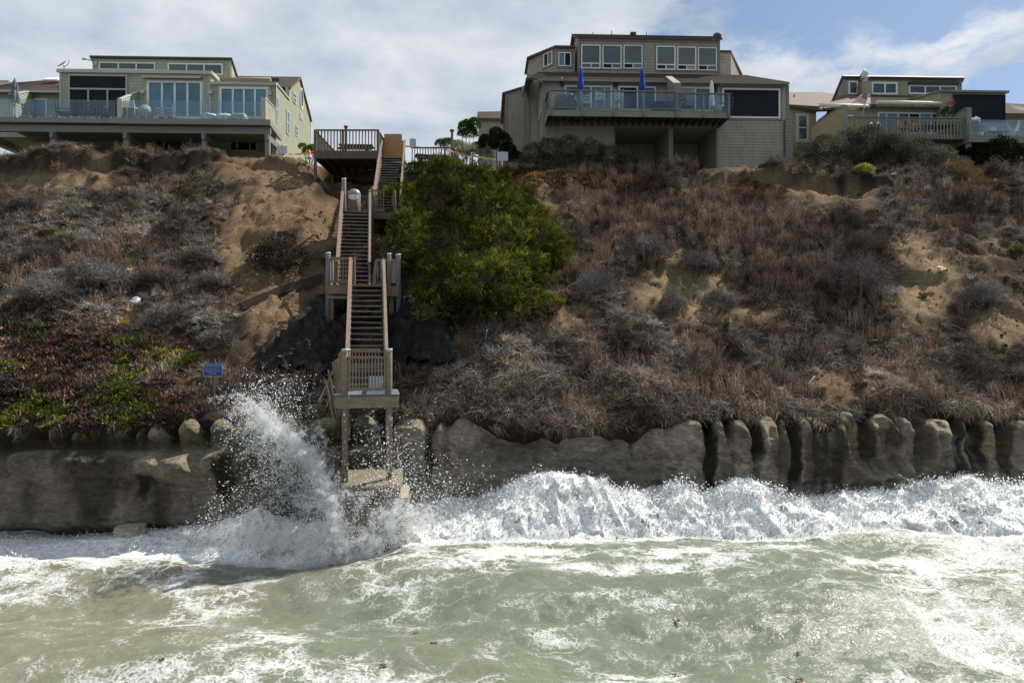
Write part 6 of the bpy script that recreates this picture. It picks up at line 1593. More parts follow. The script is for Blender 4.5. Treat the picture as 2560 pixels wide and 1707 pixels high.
cushion('yellow_bush', 470, 485, 30, 'thin yellowish bush below the bank of the olive house', [(.17, .15, .05), (.12, .11, .05), (.09, .08, .05)], 73, 1200, .8)
cushion('orange_bush', 1885, 492, 36, 'orange-brown bush below the crest near the greige house', [(.21, .12, .03), (.15, .09, .03), (.09, .07, .03)], 74, 1600, .6)
cushion('yellow_shrub', 2215, 408, 36, 'bright yellow-green shrub growing in the dark hedge', [(.26, .25, .05), (.19, .20, .05), (.30, .26, .06)], 75, 2600, .9, 'shrub', .11, .03)
cushion('yellow_shrub', 2160, 425, 26, 'small pale yellow shrub at the foot of the dark hedge', [(.24, .25, .06), (.19, .21, .06)], 76, 1500, .8, 'shrub', .11, .03)
cushion('green_tuft', 2540, 625, 22, 'small bright green bush at the far end of the slope', [(.17, .21, .04), (.12, .15, .03)], 77, 900, .9)
# hedges by the houses
hd_pal = [(.055, .07, .028), (.075, .085, .045), (.04, .05, .025), (.10, .10, .07), (.13, .14, .10)]
shrub('hedge', lobes_px([(1330, 385, 28), (1375, 375, 36), (1425, 372, 38), (1475, 380, 36), (1525, 392, 32), (1570, 403, 24), (1600, 410, 14), (1320, 412, 26), (1370, 412, 32), (1420, 414, 34), (1475, 416, 32), (1525, 422, 26), (1565, 426, 20)], 0, 38.6), 24000, .085, .04, hd_pal, 'low dense hedge of small dark leaves at the foot of the greige house', 'hedge', None, 'leaf', None, 1500, (.09, .075, .06), 81, up=-.9, base=(4.6, 38.6, 14.7))
shrub('hedge', lobes_px([(2015, 378, 30), (2060, 370, 36), (2115, 362, 40), (2170, 360, 44), (2230, 368, 46), (2290, 385, 46), (2345, 405, 42), (2390, 425, 36), (2430, 445, 28), (2200, 400, 44), (2280, 425, 40), (2120, 395, 34), (2350, 440, 28), (2020, 408, 26), (2065, 406, 30), (2150, 415, 30), (2220, 432, 30), (2300, 450, 26), (2390, 455, 20)], 0, 38.4), 44000, .085, .04, hd_pal + [(.085, .08, .075), (.07, .065, .07)], 'long dark hedge sloping down in front of the sage house deck', 'hedge', None, 'leaf', None, 3000, (.09, .08, .075), 82, up=-.9, base=(21, 38.4, 14.2))
shrub('dry_shrub', lobes_px([(2420, 445, 34), (2445, 470, 30), (2400, 420, 20)], .3), 3500, .16, .012, [(.22, .13, .06), (.17, .11, .06), (.20, .17, .06)], 'rust-brown dry shrub at the low end of the long dark hedge', 'shrub', None, 'blade', None, 0, seed=83, inner=.2)
shrub('dark_tree', lobes_px([(2440, 400, 40), (2490, 385, 45), (2530, 405, 40), (2470, 425, 40)], 0, 40.6), 9000, .13, .07, [(.02, .03, .014), (.03, .045, .02), (.06, .075, .045), (.10, .11, .08)], 'dark broad-leaved tree under the glass-railed deck', 'tree', [.4, .35, .15, .1], 'leaf', None, 800, (.05, .04, .03), 84, base=(29, 40.6, 14.4))
# greenery between the houses
shrub('hedge', lobes_px([(1220, 360, 26), (1250, 356, 28), (1195, 372, 18), (1240, 335, 16), (1270, 378, 20), (1290, 395, 18)], 0, 43.5), 12000, .12, .06, [(.02, .035, .012), (.035, .055, .018), (.06, .075, .03)], 'very dark hedge against the side wing of the greige house', 'hedge', None, 'leaf', None, 900, (.04, .03, .025), 85, base=(-1, 43.5, 15.3))
shrub('green_tree', lobes_px([(1165, 318, 20), (1185, 312, 18), (1175, 335, 18), (1155, 335, 10)], 0, 54), 5500, .14, .07, [(.06, .11, .025), (.09, .15, .035), (.04, .075, .02)], 'bright green tree standing before the distant house', 'tree', None, 'leaf', None, 500, seed=86, base=(-3.6, 54, 15.8))
shrub('yellow_green_bush', lobes_px([(1120, 362, 18), (1145, 368, 16), (1100, 360, 12), (1205, 380, 16)], 0, 44), 4500, .10, .045, [(.09, .12, .025), (.13, .15, .035), (.06, .085, .02)], 'olive-green bush behind the small platform of the viewing deck', 'bush', None, 'leaf', None, 400, seed=87, base=(-4, 44, 15.3))
shrub('pale_grass_clump', lobes_px([(1150, 372, 20), (1180, 380, 18), (1215, 392, 18)], 0, 39.5), 2500, .25, .010, [(.35, .33, .26), (.26, .25, .18), (.2, .22, .12)], 'pale feathery grass clump behind the yellow tape', 'grass clump', None, 'blade', None, 0, seed=88, base=(-3, 39.5, 15.0), stem=False)
shrub('green_bush', lobes_px([(757, 368, 10), (770, 378, 12), (780, 372, 10)], 0, 40.5), 1600, .10, .05, [(.08, .13, .03), (.12, .16, .04)], 'small leafy green bush at the sunny corner of the olive house', 'bush', None, 'leaf', None, 0, seed=89, base=(-12, 40.5, 15.4))
# ------------------------------------------------------------------ tarps
def tarp(poly, name, label, lump, seed, mat, step=2.6):
    a = np.array(poly, float); x0, y0 = a.min(0) - 4; x1, y1 = a.max(0) + 4
    gx_ = np.arange(x0, x1, step); gy_ = np.arange(y0, y1, step); PXg, PYg = np.meshgrid(gx_, gy_, indexing='ij')
    H_ = hit(PXg.ravel(), PYg.ravel()); jag = 5 * vnoise(PXg.ravel() * .08, PYg.ravel() * .08, seed)
    X_, Y_ = H_[:, 0], H_[:, 1]
    h = lump(PXg.ravel(), PYg.ravel(), X_, Y_)
    V = np.stack([X_, Y_ - h * .25, H_[:, 2] + h + .04], -1)
    inn = inpoly(PXg.ravel() + jag, PYg.ravel() + jag, poly)
    Fc = grid_faces(len(gx_), len(gy_)); Fc = Fc[inn[Fc].all(1)]
    used = np.unique(Fc); mp = -np.ones(len(V), int); mp[used] = np.arange(len(used)); V = V[used]; Fc = mp[Fc]
    o0 = V.mean(0); me = fast_mesh(name, V - o0, Fc, True); o = link(name, me, mat); o.location = o0
    md = o.modifiers.new('thickness', 'SOLIDIFY'); md.thickness = .012
    return tag(o, label, 'tarp')
M_tarp, nt, p, o_ = new_mat('black_geotextile')
v = objvec(nt); c_ = ramp(nt, noise(nt, 3.5, 5, .6, v), [(.3, (.010, .010, .011)), (.6, (.024, .0235, .023)), (.8, (.06, .055, .048))])
nt.links.new(c_, p.inputs['Base Color']); p.inputs['Roughness'].default_value = .85; p.inputs['Specular IOR Level'].default_value = .12
bump(nt, p, noise(nt, 14, 5, .6, v), .5, .03)
def folds(px, py, s, ang=.5): 
    q = px * math.cos(ang) + py * math.sin(ang); w = px * -math.sin(ang) + py * math.cos(ang)
    return (.5 * np.abs(fbm(q * .04 + .6 * vnoise(w * .02, q * .01, 3), w * .022, s, 3)) + .10 * np.abs(fbm(q * .11, w * .02, s + 5, 2)))
tarp(TARPL, 'ground_tarp', 'crumpled black tarp spread under the lower flight on the bare soil side', lambda px, py, X, Y: .06 + folds(px, py, 71, 2.3) + .15 * np.exp(-((px - 760) / 50) ** 2 - ((py - 880) / 30) ** 2), 5, M_tarp)
def lumpR(px, py, X, Y):
    b = sstep(968, 985, px) * (1 - sstep(1112, 1130, px)) * sstep(838, 852, py) * (1 - sstep(850, 906, py))
    m2 = np.exp(-((px - 1015) / 32) ** 2 - ((py - 800) / 28) ** 2)
    return .06 + .55 * b + .35 * m2 + folds(px, py, 81, .25) * .8
tarp(TARPR, 'ground_tarp', 'black tarp draped over a box-shaped heap beside the green bush', lumpR, 6, M_tarp)

# ------------------------------------------------------------------ timber log, signs, tape, cone
lg = hit([603, 700, 808], [775, 735, 700]); A, B_, C_ = [Vector(q) + Vector((0, -.05, .14)) for q in lg]
lt = thing('timber_log', lg[1], 'dark creosoted timber lying across the bare soil towards the middle landing', 'timber')
M_log = simple('creosoted_timber', (.055, .042, .035), .85, .3, 7, .7, dirt=(.10, .085, .07))
pts = [A, A.lerp(B_, .33), A.lerp(B_, .66), B_, B_.lerp(C_, .5), C_]
for i in range(5): piece('timber_section', M_log, lt, pts[i], pts[i + 1] - (pts[i + 1] - pts[i]).normalized() * .01, .16, .30 + .02 * (i % 2))

def text_mesh(txt, size, M, mat, parent, name='lettering', weight=0.0):
    cu = bpy.data.curves.new('t', 'FONT'); cu.body = txt; cu.size = size; cu.align_x = 'CENTER'; cu.align_y = 'CENTER'; cu.extrude = .002; cu.offset = weight
    ob = bpy.data.objects.new('t', cu); col.objects.link(ob)
    dg = bpy.context.evaluated_depsgraph_get(); me = bpy.data.meshes.new_from_object(ob.evaluated_get(dg))
    bpy.data.objects.remove(ob); bpy.data.curves.remove(cu)
    me.transform(Matrix.Translation(-ORG[parent]) @ M); me.materials.clear(); me.materials.append(mat)
    return link(name, me, mat, parent)
def face_matrix(c, normal_yaw=0.0): return Matrix.Translation(c) @ Matrix.Rotation(normal_yaw, 4, 'Z') @ Matrix.Rotation(math.radians(90), 4, 'X')
M_blue = simple('blue_sign_enamel', (.006, .026, .17), .4, .1, 3); M_bluetxt = simple('pale_sign_lettering', (.16, .28, .50), .5, .08, 6)
sg = Vector(pix(532, 924, 20.15)); gb = float(ground(np.array([sg.x]), np.array([20.25]))[0])
s1_ = thing('warning_sign', (sg.x, 20.2, gb), 'blue warning sign on a short post at the cliff edge', 'sign')
pw, ph = 44 / F * 20.15, 28.5 / F * 20.15
def rrect(m, c, w, h, r, th, yaw=0):
    L = []
    for (sx, sy, a0) in ((1, 1, 0), (-1, 1, 90), (-1, -1, 180), (1, -1, 270)):
        for k in range(5):
            a = math.radians(a0 + k * 22.5); L.append(Vector((sx * (w / 2 - r) + r * math.cos(a), 0, sy * (h / 2 - r) + r * math.sin(a))))
    R = Matrix.Rotation(yaw, 3, 'Z'); m.prism([Vector(c) + R @ q for q in L], R @ Vector((0, th, 0))); return m
rrect(MB(), sg, pw + .03, ph + .03, .03, .008).build('border', M_bluetxt, s1_); pnl = rrect(MB(), sg + Vector((0, -.006, 0)), pw, ph, .025, .006).build('panel', M_blue, s1_)
MB().bar((sg.x, 20.2, gb - .3), (sg.x, 20.2, sg.z + .1), .07, .05, (0, 1, 0)).build('post', simple('dark_steel_post', (.06, .05, .045), .6, .2, 5), s1_)
for txt, sz_, dz_ in (('WARNING', .105, .115), ('STAY SAFE DISTANCE', .043, .045), ('FROM BLUFF BOTTOM', .046, -.005), ('FREQUENT BLUFF', .056, -.058), ('FAILURE', .056, -.115)):
    text_mesh(txt, sz_, face_matrix(sg + Vector((0, -.0105, dz_))), M_bluetxt, pnl, 'lettering', .001)
# red and white sign on the concrete footing
sc_ = Vector(pix(911.5, 1245, 17.50)); s2_ = thing('warning_sign', sc_, 'white and maroon warning sign fixed to the concrete footing', 'sign')
M_maroon = simple('maroon_sign_enamel', (.085, .012, .03), .4, .15, 4); M_swhite = simple('white_sign_enamel', (.62, .66, .70), .4, .08, 4); M_sred = simple('red_sign_lettering', (.42, .03, .05), .4, .1, 4)
w_, h_ = 46 / F * 17.5, 33 / F * 17.5
rrect(MB(), sc_ + Vector((0, .0, h_ * .36)), w_, h_ * .27, .008, .008).build('header', M_swhite, s2_); pn = rrect(MB(), sc_ + Vector((0, .0, -h_ * .15)), w_, h_ * .70, .008, .008).build('panel', M_maroon, s2_)
text_mesh('WARNING', .078, face_matrix(sc_ + Vector((0, -.004, h_ * .36))), M_sred, s2_, 'lettering', .001)
m = MB()
for i, (x0, x1) in enumerate(((-.42, .42), (-.24, .30), (-.24, .40), (-.32, .36), (-.38, .38))): m.box(sc_ + Vector(((x0 + x1) / 2 * w_, -.003, h_ * (.10 - i * .115))), ((x1 - x0) * w_, .004, .011))
m.prism([sc_ + Vector((-.38 * w_, -.003, .02)), sc_ + Vector((-.28 * w_, -.003, .03)), sc_ + Vector((-.28 * w_, -.003, -.05))], (0, .004, 0)); m.build('print', M_swhite, pn)

def blank_sign(px0, px1, py0, py1, Y, gz, label):
    a = pix(px0, py0, Y); b = pix(px1, py1, Y); c = Vector((a + b) / 2); t = thing('notice_board', (c.x, Y, gz), label, 'sign', 'pale sign backs along the crest')
    rrect(MB(), c, abs(b[0] - a[0]), abs(a[2] - b[2]), .04, .01).build('panel', simple('pale_sign_back', (.44, .47, .52), .45, .08, 3), t); MB().bar((c.x - .02, Y - .02, gz - .2), (c.x - .02, Y - .02, c.z + .28), .05, .04, (0, 1, 0)).build('post', M_steel, t)
blank_sign(1243, 1270, 380, 402, 37.6, 14.9, 'pale sign back where the right-hand yellow tape ends'); blank_sign(692, 718, 365, 384, 39.4, 15.6, 'pale sign back by the sunny wall of the olive house'); blank_sign(1024, 1040, 347, 368, 38.0, 15.4, 'small pale sign tied to the rail of the small platform')
def tape(P0, P1, sag, label):
    P0 = Vector(P0); P1 = Vector(P1); m = MB(); n = 26; V = []
    for i in range(n + 1):
        t_ = i / n; q = P0.lerp(P1, t_) - Vector((0, 0, sag * 4 * t_ * (1 - t_))); tw = .9 * math.sin(t_ * 9); V += [q + Vector((0, math.sin(tw) * .045, math.cos(tw) * .045)), q - Vector((0, math.sin(tw) * .045, math.cos(tw) * .045))]
    m.add(V, [(2 * i, 2 * i + 2, 2 * i + 3, 2 * i + 1) for i in range(n)]); o = m.build('caution_tape', M_tape, None, P0); tag(o, label, 'tape')
    o.modifiers.new('thickness', 'SOLIDIFY').thickness = .003
M_tape = simple('yellow_tape', (.62, .40, .02), .45, .1, 8)
tape(pix(1092, 368, 38.1), pix(1240, 399, 37.5), .08, 'yellow caution tape running from the viewing deck to the sign by the hedge'); tape(pix(722, 386, 39.3), pix(787, 378, 36.8), .06, 'yellow caution tape between the olive house and the viewing deck'); tape(pix(955, 357, 38.9), pix(1092, 372, 38.3), .05, 'yellow caution tape stretched behind the plywood sheets')
cp_ = Vector(pix(773, 396, 37.2)); cn = thing('traffic_cone', cp_, 'orange and white traffic cone left of the viewing deck', 'cone')
M_org = simple('orange_plastic', (.75, .09, .02), .4, .1, 4)
MB().box(cp_ + Vector((0, 0, .02)), (.30, .30, .04)).build('base', M_swhite, cn); MB().lathe(cp_, [(.13, .04), (.10, .17), (.072, .30), (.03, .46), (.0, .465)], 16).build('body', M_org, cn); MB().lathe(cp_, [(.128, .06), (.104, .18)], 16).build('band', M_swhite, cn)

# litter and stakes on the slope
st_ = hit(1213, 855)[0]; m = MB().tube([Vector(st_) - Vector((0, 0, .1)), Vector(st_) + Vector((.06, 0, .42))], .022, 6); tag(m.build('stake', M_swhite, None, st_), 'thin white stake in dry grass below the green bush', 'stake')
st_ = hit(1075, 960)[0]; m = MB().bar(Vector(st_) + Vector((0, -.1, -.2)), Vector(st_) + Vector((.03, -.1, .28)), .12, .10); tag(m.build('timber_stub', M_log, None, st_), 'rotten timber stub in the turf right of the lower landing', 'timber')
for (a, b, c_, nm, lab, s_) in ((340, 755, (.6, .63, .66), 'plastic_bag', 'torn pale plastic bag on the grey slope', .16), (2352, 676, (.45, .24, .03), 'plant_scrap', 'orange dry plant scrap on the sand scar', .14), (2170, 773, (.5, .27, .02), 'yellow_marker', 'small yellow marker block below the broad purple-grey shrub', .11), (1392, 598, (.0, .0, .0), '', '', 0), (2018, 962, (.65, .66, .68), 'bleached_stick', 'bleached stick in the matted grass above the fluted cliff', .22)):
    if not nm: continue
    q = Vector(hit(a, b)[0]); r = random.Random(a); m = MB(); V = []
    if 'stick' in nm: m.tube([q, q + Vector((.2, -.1, .28))], .018, 6)
    elif 'marker' in nm: m.box(q + Vector((0, -.05, .08)), (.13, .10, .20))
    else:
        for i in range(7):
            for j in range(5): V.append(q + Vector(((i - 3) * s_ * .35 + r.uniform(-.03, .03), (j - 2) * s_ * .25 - .05, .06 + r.uniform(-.03, .08) + (j - 2) * .04)))
        m.add(V, [tuple(f) for f in grid_faces(7, 5)], True)
    tag(m.build(nm, simple(nm, c_, .6, .2, 9), None, q), lab, nm.replace('_', ' '))

# rock at the cliff foot
rk = Vector(pix(328, 1330, 19.15)); bm = bmesh.new(); bmesh.ops.create_icosphere(bm, subdivisions=4, radius=1.0)
for v_ in bm.verts:
    c = v_.co; n_ = float(fbm(np.array([c.x * 1.5 + 3]), np.array([c.y * 1.5 + c.z * 1.7]), 91, 4)[0]); st2 = .06 * math.sin(c.z * 14 + 2 * n_)
    c *= 1 + .45 * n_ + st2; v_.co = Vector((max(-.85, min(.85, c.x)) * .50, c.y * .42, max(-.7, min(.75, c.z)) * .30))
me = bpy.data.meshes.new('boulder'); bm.to_mesh(me); bm.free(); o = link('boulder', me, simple('layered_rock', (.30, .27, .20), .85, .25, 6, .9, (1, 1, 4))); o.location = rk; tag(o, 'pale layered rock wedged at the foot of the cliff above the foam', 'rock')
o.parent = None

# ------------------------------------------------------------------ spray and foam
M_foam, nt, p, o_ = new_mat('white_spray'); nt.nodes.remove(p)
d = N(nt, 'ShaderNodeBsdfDiffuse', {'Color': (.93, .94, .95, 1)}); tl = N(nt, 'ShaderNodeBsdfTranslucent', {'Color': (.92, .94, .96, 1)}); g = N(nt, 'ShaderNodeBsdfGlossy', {'Color': (1, 1, 1, 1), 'Roughness': .15})
a_ = N(nt, 'ShaderNodeMixShader', {0: .5, 1: d.outputs[0], 2: tl.outputs[0]}); b_ = N(nt, 'ShaderNodeMixShader', {0: .08, 1: a_.outputs[0], 2: g.outputs[0]}); nt.links.new(b_.outputs[0], o_.inputs[0])
def ico(r, jit, rng):
    bm = bmesh.new(); bmesh.ops.create_icosphere(bm, subdivisions=1, radius=r); V = np.array([v.co[:] for v in bm.verts]); Fc = np.array([[v.index for v in f.verts] for f in bm.faces]); bm.free()
    return V * (1 + jit * rng.normal(size=(len(V), 1))), Fc
def foam_protos(kind, n, seed):
    r = np.random.default_rng(seed); out = []
    for i in range(n):
        if kind == 'drop':
            V, Fc = ico(.5, .12, r); V = V * np.array([1, 1, r.uniform(1, 1.8)])
        else:
            VV = []; FF = []; b = 0
            for k in range(84):
                V, Fc = ico(.5, .2, r); s = .012 + .06 * r.random() ** 2.2
                V = V * s * np.array([1, 1, r.uniform(.8, 2.2)]) + np.clip(r.normal(0, .24, 3), -.6, .6); VV.append(V); FF.append(Fc + b); b += len(V)
            V = np.concatenate(VV); Fc = np.concatenate(FF)
        out.append(proto('%s_shape' % kind, V, Fc, np.ones(len(V)), M_foam))
    return out
_old = make_protos
def make_protos(kind, n, seed):
    return foam_protos(kind, n, seed) if kind in ('drop', 'fleck') else _old(kind, n, seed)
def arc(L, n, r, spread):
    """points along a polyline of (px, py, Y, radius) with gaussian spread"""
    L = np.array(L, float); seg = r.random(n) * (len(L) - 1); i = np.floor(seg).astype(int); f = (seg - i)[:, None]
    q = L[i] * (1 - f) + L[i + 1] * f; rad = q[:, 3] * spread
    a = r.normal(0, 1, (n, 2)) * rad[:, None]; px = q[:, 0] + a[:, 0]; py = q[:, 1] + a[:, 1]; Y = q[:, 2] + r.normal(0, .22, n)
    return np.stack([(px - 1280) / F * Y, Y, CAMZ + (853.5 - py) / F * Y], -1)
r = np.random.default_rng(501)
PL = [(850, 1370, 17.1, 46), (838, 1310, 17.2, 40), (822, 1250, 17.3, 34), (800, 1190, 17.4, 34), (770, 1140, 17.5, 30), (725, 1100, 17.6, 24), (680, 1065, 17.7, 17), (645, 1035, 17.8, 14)]
PLs = [(800, 1370, 17.2, 60), (770, 1280, 17.3, 55), (740, 1220, 17.4, 60), (700, 1150, 17.5, 55), (655, 1080, 17.7, 46), (620, 1020, 17.8, 38)]
core = np.concatenate([arc(PL, 480, r, .6), arc(PL[:6], 420, r, .34)]); edge = arc(PLs, 240, r, .6); base = arc([(620, 1352, 17.6, 18), (720, 1350, 17.3, 30), (830, 1378, 17.0, 34), (900, 1372, 16.9, 30), (930, 1368, 16.9, 30), (1000, 1330, 17.1, 34), (1080, 1305, 17.8, 20)], 700, r, .6)
left = arc([(440, 1340, 18.6, 10), (540, 1328, 18.3, 16), (620, 1320, 18.0, 24), (700, 1330, 17.6, 30)], 150, r, .6)
fil = []
for k in range(110):          # ropes of water torn off the plume
    q = arc(PL if k % 3 else [(900, 1360, 17.0, 30), (960, 1310, 17.1, 30), (1010, 1290, 17.3, 26)], 1, r, .6)[0]; dv = np.array([r.normal(-.55 if k % 3 else .5, .5), r.normal(0, .15), r.uniform(.3, 1.5)]); L = r.uniform(.35, 1.1); nn_ = int(95 * L); tt_ = np.sort(r.random(nn_))[:, None]
    fil.append(q + dv * tt_ * L + np.array([0, 0, -.9]) * (tt_ * L) ** 2 + r.normal(0, .018, (nn_, 3)) * (1 + 3 * tt_))
fil = np.concatenate(fil)
P = np.concatenate([core, edge, base, left, fil]); n = len(P); s_ = r.uniform(.07, .26, n); s_[-len(fil):] = r.uniform(.03, .10, len(fil))
scatter('wave_splash', 'fleck', P, r.uniform(0, 6.28, (n, 3)), s_, np.ones((n, 3)), 'tall white wave splash bursting beside the concrete footing', 6, 601)
d1 = arc(PLs, 9000, r, 1.0); d2 = arc([(950, 1330, 17.2, 40), (985, 1250, 17.3, 50), (1010, 1180, 17.5, 60), (960, 1130, 17.8, 60), (920, 1080, 18.0, 45)], 4200, r, .8); d3 = arc([(1000, 1320, 17.4, 40), (1060, 1230, 17.6, 55), (1110, 1250, 17.8, 60), (1160, 1240, 18.2, 40)], 2600, r, .9); d4 = arc([(600, 1010, 18, 30), (650, 985, 18, 36), (720, 980, 18, 40), (740, 1010, 18.0, 36)], 2200, r, .9); d5 = arc([(500, 1330, 18.4, 26), (600, 1290, 18.1, 50), (680, 1240, 17.8, 60)], 3600, r, .9); d6 = arc([(880, 1290, 17.1, 50), (920, 1230, 17.2, 45), (930, 1180, 17.2, 45)], 700, r, .9)
mist = np.concatenate([arc(PL, 9000, r, 1.1), arc(PLs, 9000, r, .9), arc([(900, 1340, 17.0, 60), (1000, 1270, 17.2, 60), (1080, 1250, 17.6, 50)], 5000, r, .9)])
P = np.concatenate([d1, d2, d3, d4, d5, d6, mist]); n = len(P)
scatter('spray_drops', 'drop', P, r.uniform(0, 6.28, (n, 3)), .0045 + .026 * r.random(n) ** 4.5 * np.where(np.arange(n) > n - 23000, .5, 1), np.ones((n, 3)), 'fine white spray drops flying round the wave splash', 4, 603)
# ragged crest of the surf
n = 60000; x = r.uniform(-15.5, 15.5, n); y = r.uniform(16.6, 20.0, n); h_, f_, ib = sea(x, y); ok = (ib > .55) & (r.random(n) < .25 + .75 * sstep(.5, 1.5, h_)); x, y, h_ = x[ok], y[ok], h_[ok]; n = len(x)
z = h_ + r.exponential(.05, n) - .01; P = np.stack([x + r.normal(0, .05, n), y + r.normal(0, .08, n), z], -1)
scatter('surf_foam', 'drop', P, r.uniform(0, 6.28, (n, 3)), .008 + .035 * r.random(n) ** 2.4, np.ones((n, 3)), 'churned white foam of the surf along the cliff', 4, 605)
cxs = [(1265, 1235, 60), (1330, 1200, 60), (1400, 1195, 60), (1480, 1215, 70), (1560, 1225, 60), (1705, 1205, 40), (1760, 1230, 50), (1850, 1215, 60), (1905, 1215, 60), (1960, 1240, 50), (2330, 1205, 90), (2430, 1200, 90), (2520, 1205, 80), (2200, 1240, 80), (1130, 1270, 80), (1650, 1245, 60), (2050, 1255, 60)]
Q = []
for a, b, w in cxs: Q.append(arc([(a - w, b + 12, 18.8, 10), (a, b, 18.8, 14), (a + w, b + 12, 18.8, 10)], 420, r, .75))
P = np.concatenate(Q); n = len(P)
scatter('crest_spray', 'drop', P, r.uniform(0, 6.28, (n, 3)), .010 + .035 * r.random(n) ** 3, np.ones((n, 3)), 'spray thrown up from the crest of the surf', 4, 607)
n0 = 700; x = r.uniform(-15.5, 15.5, n0); y = r.uniform(17.0, 19.4, n0); h_, f_, ib = sea(x, y); ok = (ib > .7) & (h_ > .35); P = np.stack([x[ok], y[ok], h_[ok] + .03], -1); n = len(P)
scatter('surf_froth', 'fleck', P, r.uniform(0, 6.28, (n, 3)), r.uniform(.12, .34, n), np.ones((n, 3)), 'frothing lumps of foam riding the broken wave', 6, 609)

# floating kelp
M_kelp = simple('brown_kelp', (.07, .035, .015), .45, .3, 9)
for i, (a, b, s_) in enumerate(((1038, 1588, .13), (1082, 1620, .12), (960, 1664, .14), (405, 1673, .10), (1688, 1572, .16), (1690, 1668, .12), (1992, 1686, .22), (1995, 1630, .10))):
    s_ *= .7
    Yk = (CAMZ - .15) * F / (b - 853.5); xk = (a - 1280) / F * Yk; zk = float(sea(np.array([xk]), np.array([Yk]))[0][0]) + .01; m = MB(); rr = random.Random(i)
    for k in range(7):
        an = rr.uniform(0, 6.28); L = s_ * rr.uniform(.5, 1.3); dv = Vector((math.cos(an), math.sin(an), 0)); sv = Vector((-dv.y, dv.x, 0)) * s_ * .14; q = Vector((xk, Yk, zk)) + Vector((rr.uniform(-1, 1), rr.uniform(-1, 1), 0)) * s_ * .4; up_ = Vector((0, 0, .02 + .05 * s_))
        m.add([q - sv, q + sv, q + dv * L * .5 + sv * 1.2 + up_, q + dv * L * .5 - sv * 1.2 + up_, q + dv * L], [(0, 1, 2, 3), (3, 2, 4)])
    tag(m.build('kelp', M_kelp, None, (xk, Yk, zk)), 'small scrap of brown kelp floating on the green water', 'kelp', 'kelp scraps afloat')

# ------------------------------------------------------------------ things on the decks
def umbrella(base, zb, z0, z1, r0, mat, label, group=None, n=9):
    """a closed parasol: pole, furled canopy, base; z0..z1 canopy height above base"""
    t = thing('closed_parasol', base, label, 'parasol', group); b = Vector(base)
    MB().tube([b, b + Vector((0, 0, z1 + .04))], .022, 8).build('pole', M_steel, t); MB().lathe(b, [(.24, 0), (.24, .06), (.06, .10), (.04, .28)], 14).build('base', M_black, t)
    V = []; k = 24; prof = [(z1, .03), (z1 - .12, .07), (z1 - .3 * (z1 - z0), r0 * .75), (z1 - .45 * (z1 - z0), r0 * .55), (z1 - .55 * (z1 - z0), r0 * .75), (z1 - .8 * (z1 - z0), r0 * 1.0), (z0, r0 * .85)]
    for zz, rr_ in prof:
        for i in range(k):
            a = 2 * math.pi * i / k; q = rr_ * (1 + .28 * math.cos(a * n / 1.5)); V.append(b + Vector((q * math.cos(a), q * math.sin(a), zz + (.05 * math.cos(a * 3) if zz == z0 else 0))))
    MB().add(V, [(j * k + i, j * k + (i + 1) % k, (j + 1) * k + (i + 1) % k, (j + 1) * k + i) for j in range(len(prof) - 1) for i in range(k)], True).build('furled_canopy', mat, t); MB().lathe(b + Vector((0, 0, z1)), [(.03, 0), (.04, .04), (.0, .09)], 8).build('finial', mat, t)
    return t
def zfl(H, zx, zy, v): return H.z(zx, zy, v)
M_royal = simple('royal_blue_canvas', (.008, .03, .26), .7, .15, 5); M_canvas = simple('white_canvas', (.62, .62, .60), .7, .1, 5); M_greycan = simple('slate_canvas', (.12, .13, .16), .75, .35, 6)
for zx, ztop, zbot, lab in ((655, 345, 515, 'closed royal blue parasol above the white chairs on the glass balcony'), (1130, 350, 522, 'closed royal blue parasol above the blue sofa on the glass balcony')):
    v = -1.45; umbrella(HM.w(HM.u(zx, v), v, DZM + .0), 0, zfl(HM, zx, zbot, v) - DZM, zfl(HM, zx, ztop, v) - DZM, .15, M_royal, lab, 'blue parasols')
v = -1.3; umbrella(HM.w(HM.u(1668, v), v, DZM), 0, zfl(HM, 1668, 650, v) - DZM, zfl(HM, 1668, 445, v) - DZM, .13, M_canvas, 'closed white parasol at the right end of the glass balcony')
v = -1.4; umbrella(HL.w(HL.u(108, v), v, DZL), 0, zfl(HL, 108, 458, v) - DZL, zfl(HL, 108, 290, v) - DZL, .22, M_greycan, 'closed slate grey parasol on the deck left of the olive house')
def chair(H, zx, v, zfloor, mat, cushion, label, group=None, yaw=0, seat=.45, w=.52, back=.5, arms=True, cat='chair', name='patio_chair'):
    b = H.w(H.u(zx, v), v, zfloor); t = thing(name, b, label, cat, group); R = Matrix.Rotation(yaw, 3, 'Z')
    def q(x, y, z_): return b + R @ Vector((x, y, z_))
    MB().box(q(0, 0, seat), (w, w, .06), R).build('seat', cushion, t)
    m = MB(); 
    for i in range(3): m.bar(q(-w / 2, w / 2 - .02 + .05 * i, seat + .12 + back * i / 3), q(w / 2, w / 2 - .02 + .05 * i, seat + .12 + back * i / 3), .03, back / 4.2)
    m.build('backrest', cushion, t)
    for sx in (-1, 1):
        piece('leg', mat, t, q(sx * w / 2, -w / 2, 0), q(sx * w / 2, -w / 2, seat + (.22 if arms else 0)), .04, .04, (0, 1, 0)); piece('leg', mat, t, q(sx * w / 2, w / 2 - .04, 0), q(sx * w / 2, w / 2 + .12, seat + back + .1), .04, .04, (0, 1, 0))
        if arms: piece('armrest', mat, t, q(sx * w / 2, -w / 2, seat + .22), q(sx * w / 2, w / 2, seat + .22), .06, .03)
        piece('stretcher', mat, t, q(sx * w / 2, -w / 2, .2), q(sx * w / 2, w / 2, .2), .03, .03)
    return t
